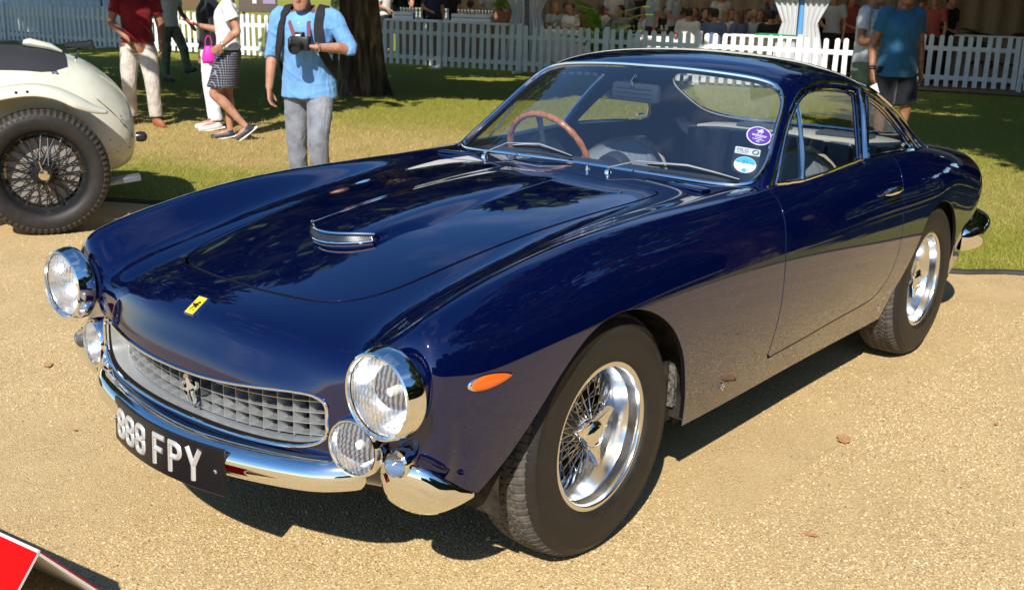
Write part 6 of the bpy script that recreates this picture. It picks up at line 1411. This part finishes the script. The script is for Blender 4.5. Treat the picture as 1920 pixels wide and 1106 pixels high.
for sg in (-1, 1):
    pts = spline([(-.10, .11*sg, 1.40), (-.02, .125*sg, 1.475), (.075, .13*sg, 1.455), (.165, .135*sg, 1.36), (.185, .150*sg, 1.22), (.13, .185*sg, 1.10), (-.02, .195*sg, 1.0), (-.12, .16*sg, .99)], 6); V = []; F = []
    for i in range(len(pts)):
        tn = Vector(pts[min(i+1, len(pts)-1)]-pts[max(i-1, 0)]).normalized(); ou = Vector((pts[i][0]-.03, pts[i][1]*.6, (.5 if pts[i][2] > 1.4 else 0))).normalized(); wd = tn.cross(ou).normalized()*.032
        for q in (Vector(pts[i])-wd, Vector(pts[i])+wd, Vector(pts[i])+wd+ou*.012, Vector(pts[i])-wd+ou*.012): V.append(q)
    F = [(i*4+j, i*4+(j+1) % 4, (i+1)*4+(j+1) % 4, (i+1)*4+j) for i in range(len(pts)-1) for j in range(4)]; mobj('shoulder_strap', V, F, strap_m, bk, True, sharp=40)
# two men at the right
p, J = figure('man in a teal blue polo shirt and black shorts beside the car roof', gpt(1660, 294), face((.28, .95)), 1.0, dict(elr=(-.05, -.27, 1.12), wrr=(.04, -.30, .86), hdr=(.15, .1, -.98), ell=(-.03, .27, 1.13), wrl=(.03, .27, .88), knl=(.07, .12, .50), knr=(.0, -.11, .50), anl=(-.02, .12, .1), belly=.02), dict(shirt=navy_c, trousers=blk, shoes=trainer, skin=skin_t, hair=hair_d, hem=-.12, sleeve=.60, collar=1, cut=.92, leg_w=1.1))
for dz in (0, .022): mb = MB(); ax_ = (J['wrr']-J['elr']).normalized(); M_ = axis_mat(J['wrr']-ax_*(.02+dz), ax_); mb.tube([M_ @ Vector((.033*math.cos(t), .033*math.sin(t), 0)) for t in np.linspace(0, 6.283, 18, endpoint=False)], .006, 6, True); mb.build('wrist_band', blk, p)
W_ = Matrix.Translation(p.location) @ Matrix.Rotation(p.rotation_euler.z, 4, 'Z'); mb = MB(); mb.box((0, 0, 0), (.012, .09, .13), rot=Matrix.Rotation(R(25), 3, 'X'), bev=.003); o = mb.build('paper_ticket', mat('ticket_paper', (.75, .74, .70), .7)); o.location = W_ @ (J['wrr']+Vector((.05, .02, -.19))); o.rotation_euler = (0, 0, p.rotation_euler.z); tag(o, 'folded white paper in the hand of the man in the blue polo', 'paper')
figure('man in a grey white T-shirt and olive shorts behind the blue polo man', gpt(1608, 274), face((.75, .65)), 1.0, dict(elr=(.02, -.27, 1.13), wrr=(.20, -.02, 1.10), hdr=(.2, .95, .1), hnr=(-1, 0, 0), ell=(.02, .27, 1.13), wrl=(.20, .02, 1.13), hdl=(.2, -.95, .05), hnl=(-1, 0, 0)), dict(shirt=grey_t, trousers=olive, shoes=trainer, skin=skin_t, hair=hair_b, hem=-.12, sleeve=.62, cut=.9, leg_w=1.12), voxel=.010)
# ---- guests in the marquee
def seated(): return dict(hip=(0, 0, .52), chest=(.03, 0, .86), neck=(.02, 0, 1.06), head=(.05, 0, 1.20), shl=(.02, .185, 1.0), shr=(.02, -.185, 1.0), ell=(.06, .25, .74), elr=(.06, -.25, .74), wrl=(.30, .14, .78), wrr=(.30, -.14, .78), hpl=(0, .09, .50), hpr=(0, -.09, .50), knl=(.42, .12, .48), knr=(.42, -.12, .48), anl=(.42, .12, .09), anr=(.42, -.12, .09), tol=(.58, .13, .04), tor=(.58, -.13, .04))
cols = {'terracotta': (.30, .06, .05), 'cream': (.68, .66, .62), 'dark blue': (.02, .03, .06), 'black': (.012, .012, .014), 'grey': (.20, .19, .18), 'white': (.62, .60, .57), 'rust': (.10, .14, .24), 'beige': (.34, .38, .42)}
cm_ = {k: mat('guest_'+k.replace(' ', '_'), v, .85) for k, v in cols.items()}
guest_proto = {}
def guest(px, q, kind, col, rz_, hairm, long, lab):
    key = (kind, long)
    if key not in guest_proto:
        pz = seated() if kind == 'sit' else dict(elr=(.02, -.27, 1.13), wrr=(.18, -.12, 1.05))
        guest_proto[key], _ = figure('x', (0, 0, 0), 0, 1., pz, dict(shirt=cm_['grey'], trousers=cm_['black'], hair=hairm, long=long, sleeve=.7, shoes=darkshoe, fem=long), voxel=.02); first = guest_proto[key]; src = first; new = first
    else:
        src = guest_proto[key]; new = src.copy(); COL.objects.link(new)
        for c in src.children: n = c.copy(); COL.objects.link(n); n.parent = new
    new.location = tp(px_on_line(px, q), q, .03); new.rotation_euler = (0, 0, rz_); new['label'] = lab; new['category'] = 'person'; new['group'] = 'guests in the marquee'
    for c in new.children:
        mm = cm_[col] if c.name.startswith('shirt') else hairm if c.name.startswith('hair') else None
        if mm is not None: c.material_slots[0].link = 'OBJECT'; c.material_slots[0].material = mm
HD, HF, HB = hair_d, hair_f, hair_b
for (px, q, kind, col, rz_, h_, lg, lab) in (
    (722, 2., 'stand', 'white', 1.0, HB, 0, 'guest in white standing right beside the tree trunk'), (812, 2.4, 'stand', 'dark blue', .3, HD, 0, 'guest in dark blue standing behind the jugs on the bar'), (845, 3., 'stand', 'black', 2.6, HD, 0, 'guest in black standing behind the middle of the bar'), (880, 2.0, 'sit', 'black', 2.0, HD, 0, 'dark haired guest in black sitting behind the bar'), (918, 2.6, 'stand', 'beige', .5, HF, 1, 'fair haired guest in pale blue behind the right end of the bar'), (965, 3., 'stand', 'rust', -.4, HB, 1, 'guest in navy standing left of the clear draped tent leg'),
    (1040, 3.4, 'sit', 'beige', .5, HF, 1, 'guest in pale blue seated left of the palm'), (1072, 2.9, 'sit', 'cream', -.8, HB, 0, 'guest in cream seated just left of the palm fronds'), (1098, 3.7, 'sit', 'terracotta', 2.2, HB, 1, 'guest in dark red seated behind the palm'), (1178, 3.4, 'stand', 'grey', 1.2, HD, 0, 'guest in grey standing right of the palm'), (1195, 4.6, 'stand', 'black', 3.0, HD, 0, 'guest in black standing deep in the tent right of the palm'), (1222, 1.2, 'stand', 'beige', -1.3, HF, 1, 'long haired woman in pale clothes standing above the car roof'),
    (1262, 2.6, 'stand', 'beige', .9, HB, 0, 'guest in pale blue bending over the table behind the sunlit fence'), (1290, .95, 'sit', 'cream', 2.9, HD, 0, 'dark haired guest in cream sitting with back to the sunlit fence'), (1318, 2.6, 'sit', 'black', .3, HD, 1, 'dark haired guest in black across the table in the tent'), (1338, .95, 'sit', 'rust', 2.7, HD, 0, 'dark haired guest in navy sitting with back to the sunlit fence'), (1368, 3., 'sit', 'grey', .2, HB, 0, 'guest in grey between the table cards'), (1388, 1.3, 'sit', 'rust', -2.4, HB, 1, 'guest in navy seated left of the green cloth'), (1412, 1.6, 'sit', 'beige', 2.9, HF, 0, 'guest in pale blue seated behind the green cloth'), (1443, 1.4, 'sit', 'black', 2.6, HD, 0, 'guest in black seated just left of the blue tent leg'), (1465, 3.2, 'stand', 'rust', .2, HB, 1, 'guest in navy standing left of the blue tent leg'), (1350, 5.6, 'stand', 'white', .2, HD, 0, 'guest in white standing at the back of the tent'), (1150, 5.8, 'stand', 'white', .2, HD, 0, 'guest in white at the back of the tent behind the palm'), (1432, 5.4, 'stand', 'grey', 1.2, HB, 0, 'guest in grey at the back left of the blue tent leg'),
    (1535, 2.6, 'stand', 'black', .4, HD, 0, 'guest in black right of the blue tent leg'), (1560, 1.8, 'stand', 'beige', -.6, HF, 1, 'guest in pale blue standing between tent leg and the men'), (1590, 2.2, 'stand', 'terracotta', .5, HB, 1, 'guest in dark red beside the man with crossed arms'),
    (1722, 3., 'stand', 'cream', 1.9, HB, 0, 'guest in cream right of the blue polo man'), (1748, 2., 'stand', 'terracotta', -.8, HF, 1, 'woman in dark red standing behind the right picket fence'), (1775, 2.3, 'stand', 'black', .5, HD, 0, 'man in black jacket standing behind the right picket fence')):
    guest(px, q, kind, col, rz_+face((0, 1)), h_, lg, lab)
for (px, q, col, rz_, h_, lg, lab) in ((1060, 4.6, 'black', .4, HD, 0, 'guest in black seated two tables behind the palm'), (1125, 4.4, 'white', 2.4, HB, 1, 'guest in white seated behind the palm trunk'), (1165, 2.4, 'grey', -1., HD, 1, 'long haired guest in grey seated right of the palm'), (1205, 3.0, 'cream', 1.6, HF, 1, 'fair guest in cream seated left of the standing woman'), (1246, 4.2, 'black', .2, HD, 0, 'guest in black seated behind the standing woman'), (1275, 4.0, 'white', 2.0, HB, 0, 'guest in white seated at the middle table'), (1304, 4.3, 'terracotta', -.7, HB, 1, 'guest in dark red seated at the back table'), (1330, 4.4, 'dark blue', .9, HD, 0, 'guest in dark blue seated at the back table'), (1358, 1.8, 'white', 2.5, HF, 1, 'fair guest in white seated near the table card'), (1402, 3.6, 'dark blue', .1, HD, 0, 'guest in dark blue seated behind the navy one'), (1425, 2.9, 'white', -.5, HB, 1, 'guest in white seated left of the tent leg'), (1455, 2.4, 'grey', .7, HD, 0, 'guest in grey seated close to the blue tent leg'), (1545, 4., 'white', .2, HF, 1, 'guest in white seated beyond the blue tent leg'), (1005, 4.0, 'grey', .3, HB, 0, 'guest in grey seated behind the clear drapes'), (940, 4.6, 'black', .8, HD, 1, 'guest in black seated behind the herb planter'), (770, 4.0, 'black', .5, HD, 0, 'guest in black seated far behind the jugs')):
    guest(px, q, 'sit', col, rz_+face((0, 1)), h_, lg, lab)
# ================================================================ cream vintage racing car at the left
wc_loc = Vector((-.962, -3.991, 0)); XR = Vector((-.8904, .4552, 0)); YO = Vector((.4552, .8904, 0))
cream = mat('cream_paint', (.70, .66, .50), .32, 0, .5, coat=.4, coat_rough=.08); _x = noise(cream, coords(cream, (1, 1, 1)), 3., 6., .65); setc(cream, ramp(cream, _x, [(.25, (.50, .48, .36)), (.5, (.62, .605, .485)), (.8, (.66, .65, .54))]))
wc = bpy.data.objects.new('vintage_racing_car', None); COL.objects.link(wc); Mw = Matrix((XR, YO, Vector((0, 0, 1)))).transposed().to_4x4()
# local axes: x towards the tail, y towards the camera; handedness kept by using (x, -y) = (tail, away)
Mw = Matrix((XR, -YO, Vector((0, 0, 1)))).transposed().to_4x4(); Mw.translation = wc_loc
if Mw.determinant() < 0: Mw = Matrix((XR, YO, Vector((0, 0, 1)))).transposed().to_4x4(); Mw.translation = wc_loc; YS = 1
else: YS = -1
wc.matrix_world = Mw; tag(wc, 'cream vintage open racing car with black wire wheels seen from its tail', 'car')
def wl(x, yo, z): return (x, yo*YS, z)      # yo: towards the camera
def wadd(name, V, F, m, par=wc, sharp=40): return mobj(name, [wl(*v) for v in V], F, m, par, True, sharp=sharp)
# hull: stations (x, centre z low, z high, half width)
st = [(.570, .50, .58, .22), (.562, .43, .66, .30), (.545, .375, .74, .36), (.50, .325, .82, .42), (.42, .295, .905, .475), (.31, .28, .985, .52), (.16, .27, 1.035, .55), (-.05, .265, 1.07, .57), (-.35, .26, 1.075, .58), (-.7, .26, 1.07, .58), (-1.1, .26, 1.06, .57), (-1.5, .26, 1.03, .54), (-2.0, .27, .99, .47), (-2.5, .30, .95, .38), (-2.75, .33, .92, .33)]
sp_ = spline([(a, b, c, d) for a, b, c, d in st], 4); V = []; F = []; n = 40; yc = -.68
for (x, z0, z1, w) in sp_:
    for j in range(n):
        a = 2*math.pi*j/n; cc_, ss = math.cos(a), math.sin(a); e = .62
        V.append((x, yc+w*math.copysign(abs(cc_)**e, cc_)*(1-.10*max(0, ss)), (z0+z1)/2+(z1-z0)/2*math.copysign(abs(ss)**.72, ss)))
k = len(sp_); F = [(i*n+j, i*n+(j+1) % n, (i+1)*n+(j+1) % n, (i+1)*n+j) for i in range(k-1) for j in range(n)]+[tuple(range(n)), tuple((k-1)*n+j for j in range(n))]
wadd('body', V, F, cream)
# dark tonneau panel let into the top of the tail
def hull(x, t):   # t: angle
    i = int(np.argmin(np.abs(sp_[:, 0]-x))); z0, z1, w = sp_[i][1:]; cc_, ss = math.cos(t), math.sin(t)
    return (x, yc+w*math.copysign(abs(cc_)**.62, cc_)*(1-.10*max(0, ss)), (z0+z1)/2+(z1-z0)/2*math.copysign(abs(ss)**.72, ss))
V = []; F = []; xs = np.linspace(.19, -1.6, 24); ts = np.linspace(R(38), R(142), 13)
for i, x in enumerate(xs):
    for j, t in enumerate(ts):
        tt = t if i > 1 else R(90)+(t-R(90))*(.72 if i == 0 else .93)
        q = hull(x, tt); V.append((q[0], q[1]+.0, q[2]+.006))
F = [(i*13+j, i*13+j+1, (i+1)*13+j+1, (i+1)*13+j) for i in range(23) for j in range(12)]; wadd('tonneau_cover', V, F, mat('tonneau_cloth', (.028, .028, .032), .8))
for x in (.12, .10, -.20, -.45):
    q = hull(x, R(40)); mb = MB(); mb.lathe([(.010, 0), (.008, .004), (0, .006)], 10, axis_mat(wl(q[0], q[1]+.004, q[2]+.004), wl(0, .7, .7))); mb.build('fastener', chrome, wc)
# painted headrest fairing edge and filler
mb = MB(); mb.tube([wl(.17, -.62, 1.045), wl(.10, -.62, 1.075), wl(-.02, -.62, 1.10), wl(-.06, -.62, 1.10)], [.02, .05, .06, .03], 12, flat=.5); mb.build('fairing', cream, wc)
mb = MB(); mb.tube([wl(-.05, -.60, 1.10), wl(-.075, -.60, 1.115)], [.014, .010], 10); mb.build('fairing_catch', chrome, wc)
mb = MB(); mb.tube([wl(.245, -.55, 1.0), wl(.27, -.55, 1.06), wl(.29, -.55, 1.075)], .009, 8); mb.tube([wl(.20, -.58, 1.085), wl(.33, -.50, 1.10)], .022, 10); mb.tube([wl(.33, -.50, 1.10), wl(.35, -.49, 1.102)], .028, 12); mb.build('mirror_bracket', mat('black_enamel', (.015, .016, .018), .25, 0, .5), wc)
# spine seam and scuffs along the tail
mb = MB(); mb.tube([wl(*hull(x, R(62))) for x in (.30, .40, .47, .52, .55)], .004, 6); mb.build('tail_seam', cream, wc)
mb = MB(); mb.tube([wl(q[0], q[1]+.001, q[2]) for q in (hull(.34, R(20)), hull(.42, R(13)), hull(.50, R(4)), hull(.545, R(-4)))], .0035, 6); mb.build('panel_seam', mat('seam_dark', (.09, .075, .05), .8), wc)
for x_, t_ in ((.40, -8), (.46, -14), (.50, -6), (.44, -22), (.36, -16), (.52, -18)):
    q = hull(x_, R(t_)); mb = MB(); mb.lathe([(.005, 0), (.004, .002), (0, .003)], 8, axis_mat(wl(q[0], q[1], q[2]), wl(.3, 1, 0))); mb.build('rivet', mat('seam_dark', (.09, .075, .05), .8), wc)
scr = MB()
for i in range(9): x = .46+.05*random.random(); q = hull(x, R(random.uniform(5, 22))); scr.box(wl(q[0]+.004, q[1]+.004, q[2]), (.012*random.random()+.004, .004, .004))
scr.build('scuff_marks', mat('scuff', (.20, .17, .13), .8), wc, False)
mb = MB(); mb.lathe([(0, -.02), (.03, -.02), (.034, .01), (.028, .035), (.012, .045), (0, .046)], 16, axis_mat(wl(.585, -.30, .535), wl(1, .2, 0))); mb.build('tail_lamp', mat('black_enamel', (.015, .016, .018), .25), wc)
mb = MB(); mb.box(wl(.46, -.12, .292), (.20, .10, .035), rot=Matrix.Rotation(R(-8), 3, 'Y'), bev=.006); mb.build('exhaust_box', mat('grey_steel', (.22, .24, .28), .4, .7), wc)
# wings over the rear wheels
for (yo0, yo1, far) in ((-.11, .115, 0), (-1.48, -1.26, 1)):
    V = []; F = []; pr = 9; arc_ = spline([(-.62, .36), (-.58, .56), (-.46, .74), (-.28, .85), (-.06, .893), (.10, .875), (.22, .82), (.31, .765), (.385, .725)], 5)
    for i, (x, z) in enumerate(arc_):
        e = i/(len(arc_)-1); wd = 1 if e < .75 else 1-.85*((e-.75)/.25)**1.3
        t_ = arc_[min(i+1, len(arc_)-1)]-arc_[max(i-1, 0)]; t_ /= np.linalg.norm(t_); nn = np.array([-t_[1], t_[0]])*(1 if True else -1)
        for j in range(pr):
            q = -1+2*j/(pr-1); y = (yo0+yo1)/2+(yo1-yo0)/2*q*wd; dpt = .060*abs(q)**2.4*wd; V.append((x-nn[0]*dpt*-1*-1, y, z-abs(nn[1])*dpt if True else z))
    F = [(i*pr+j, i*pr+j+1, (i+1)*pr+j+1, (i+1)*pr+j) for i in range(len(arc_)-1) for j in range(pr-1)]; o = wadd('rear_wing', V, F, cream); md = o.modifiers.new('t', 'SOLIDIFY'); md.thickness = .012; md.offset = 0
    mb = MB(); mb.tube([wl(.13, (yo0+yo1)/2, .83), wl(.15, (yo0+yo1)/2-.05, .77), wl(.17, (yo0+yo1)/2-.16, .74)], .014, 8); mb.tube([wl(.10, (yo0+yo1)/2+.02, .835), wl(.19, (yo0+yo1)/2+.02, .80)], .016, 8); mb.build('wing_bracket', cream, wc)
    for (x, z) in ((-.11, .872), (-.05, .876)): mb = MB(); mb.lathe([(.009, 0), (.007, .004), (0, .006)], 8, axis_mat(wl(x, yo1-.012, z-.018), wl(0, .8, .6))); mb.build('rivet', black, wc)
# wire wheel
blk_en = mat('black_enamel', (.015, .016, .018), .25, 0, .5)
Mq = Matrix.Rotation(math.pi/2*(-1 if YS > 0 else 1), 4, 'X')     # lathe z -> outboard
def wheel_v(parent):
    mb = MB(); mb.lathe([(.245, -.055), (.25, -.068), (.275, -.085), (.31, -.092), (.342, -.086), (.362, -.070), (.372, -.045), (.376, 0), (.372, .045), (.362, .070), (.342, .086), (.31, .092), (.275, .085), (.25, .068), (.245, .055)], 120, Mq); mb.build('tyre', rubber, parent)
    mb = MB()
    for k_ in range(64):
        a = 2*math.pi*k_/64
        for sg in (-1, 1):
            M_ = Mq @ Matrix.Rotation(a+(.05 if sg > 0 else 0), 4, 'Z'); pts = [(.374, .02*sg, .012*sg), (.370, .02, .05*sg), (.356, .02, .0765*sg), (.336, .02, .0885*sg)]
            V = []; F = []
            for (r_, w_, h_) in pts:
                for dw in (-.0085, .0085): V.append(M_ @ Vector((r_+.004, dw, h_+.002*sg)));
            for (r_, w_, h_) in pts:
                for dw in (-.011, .011): V.append(M_ @ Vector((r_-.006, dw, h_-.006*sg)))
            F = [(i*2, i*2+1, i*2+3, i*2+2) for i in range(3)]+[(i*2, i*2+2, 8+i*2+2, 8+i*2) for i in range(3)]+[(i*2+1, 8+i*2+1, 8+i*2+3, i*2+3) for i in range(3)]+[(6, 7, 15, 14), (0, 8, 9, 1)]; mb.add(V, F)
    o = mb.build('tyre_tread', mat('old_rubber', (.045, .038, .032), .8), parent, False); o['kind'] = 'stuff'
    mb = MB(); mb.lathe([(.255, -.06), (.262, -.066), (.262, -.06), (.240, -.045), (.225, -.02), (.225, .02), (.240, .045), (.250, .06), (.262, .066), (.263, .071), (.257, .073), (.248, .066), (.236, .045), (.219, .02), (.219, -.02)], 96, Mq); mb.build('rim', blk_en, parent)
    sp = MB(); nip = MB()
    for k_ in range(36):
        a = 2*math.pi*k_/36
        for (r0, h0, h1, tw) in ((.045, .085, .015, .5 if k_ % 2 else -.5), (.07, -.02, -.012, .42 if k_ % 2 else -.42)):
            p0 = Mq @ Vector((r0*math.cos(a+tw), r0*math.sin(a+tw), h0)); p1 = Mq @ Vector((.221*math.cos(a), .221*math.sin(a), h1)); sp.tube([p0, p1], .0028, 5, cap=False)
            if k_ % 3 == 0: d_ = (p0-p1).normalized(); nip.tube([p1, p1+d_*.016], .005, 6)
    o = sp.build('spokes', blk_en, parent); o['kind'] = 'stuff'; o = nip.build('spoke_nipples', chrome, parent); o['kind'] = 'stuff'
    mb = MB(); mb.lathe([(0, -.05), (.08, -.05), (.082, -.03), (.06, -.01), (.052, .06), (.055, .092), (.05, .10), (0, .10)], 32, Mq); mb.build('hub', blk_en, parent)
    kn = MB(); kn.lathe([(0, .10), (.040, .10), (.044, .112), (.038, .135), (.028, .145), (0, .147)], 28, Mq)
    for a in (R(-75), R(105)):
        M_ = Mq @ Matrix.Rotation(a, 4, 'Z'); kn.tube([M_ @ Vector(v) for v in ((.02, 0, .12), (.055, 0, .124), (.085, 0, .135), (.098, 0, .14))], [.020, .016, .015, .007], 10, flat=.6)
    kn.build('knock_off_spinner', mat('brass_chrome', (.80, .72, .55), .08, 1.), parent)
    mb = MB(); mb.lathe([(.05, -.075), (.20, -.075), (.205, -.06), (.205, -.03), (.19, -.028), (.05, -.03)], 40, Mq); mb.build('brake_drum', mat('drum_grey', (.28, .25, .22), .6, .3), parent)
for (x, yo, fl) in ((.0, .0, 0), (.0, -1.37, 1), (-2.45, .0, 0), (-2.45, -1.37, 1)):
    w_ = bpy.data.objects.new('rear_wheel' if x > -1 else 'front_wheel', None); COL.objects.link(w_); w_.parent = wc; w_.location = wl(x, yo, .376)
    if fl: w_.rotation_euler = (0, 0, math.pi)
    if 'WV' not in globals(): wheel_v(w_); WV = w_
    else:
        for c in WV.children: nn_ = c.copy(); COL.objects.link(nn_); nn_.parent = w_
# axle, screen and steering hints further forward
mb = MB(); mb.tube([wl(0, -.1, .376), wl(0, -1.27, .376)], .035, 10); mb.tube([wl(-2.45, -.1, .376), wl(-2.45, -1.27, .376)], .03, 10); mb.build('axles', blk_en, wc)
mb = MB(); mb.tube([wl(-1.75, -.35, 1.0), wl(-1.68, -.35, 1.18), wl(-1.68, -1.0, 1.18), wl(-1.75, -1.0, 1.0)], .008, 8); mb.build('windscreen_frame', chrome, wc)
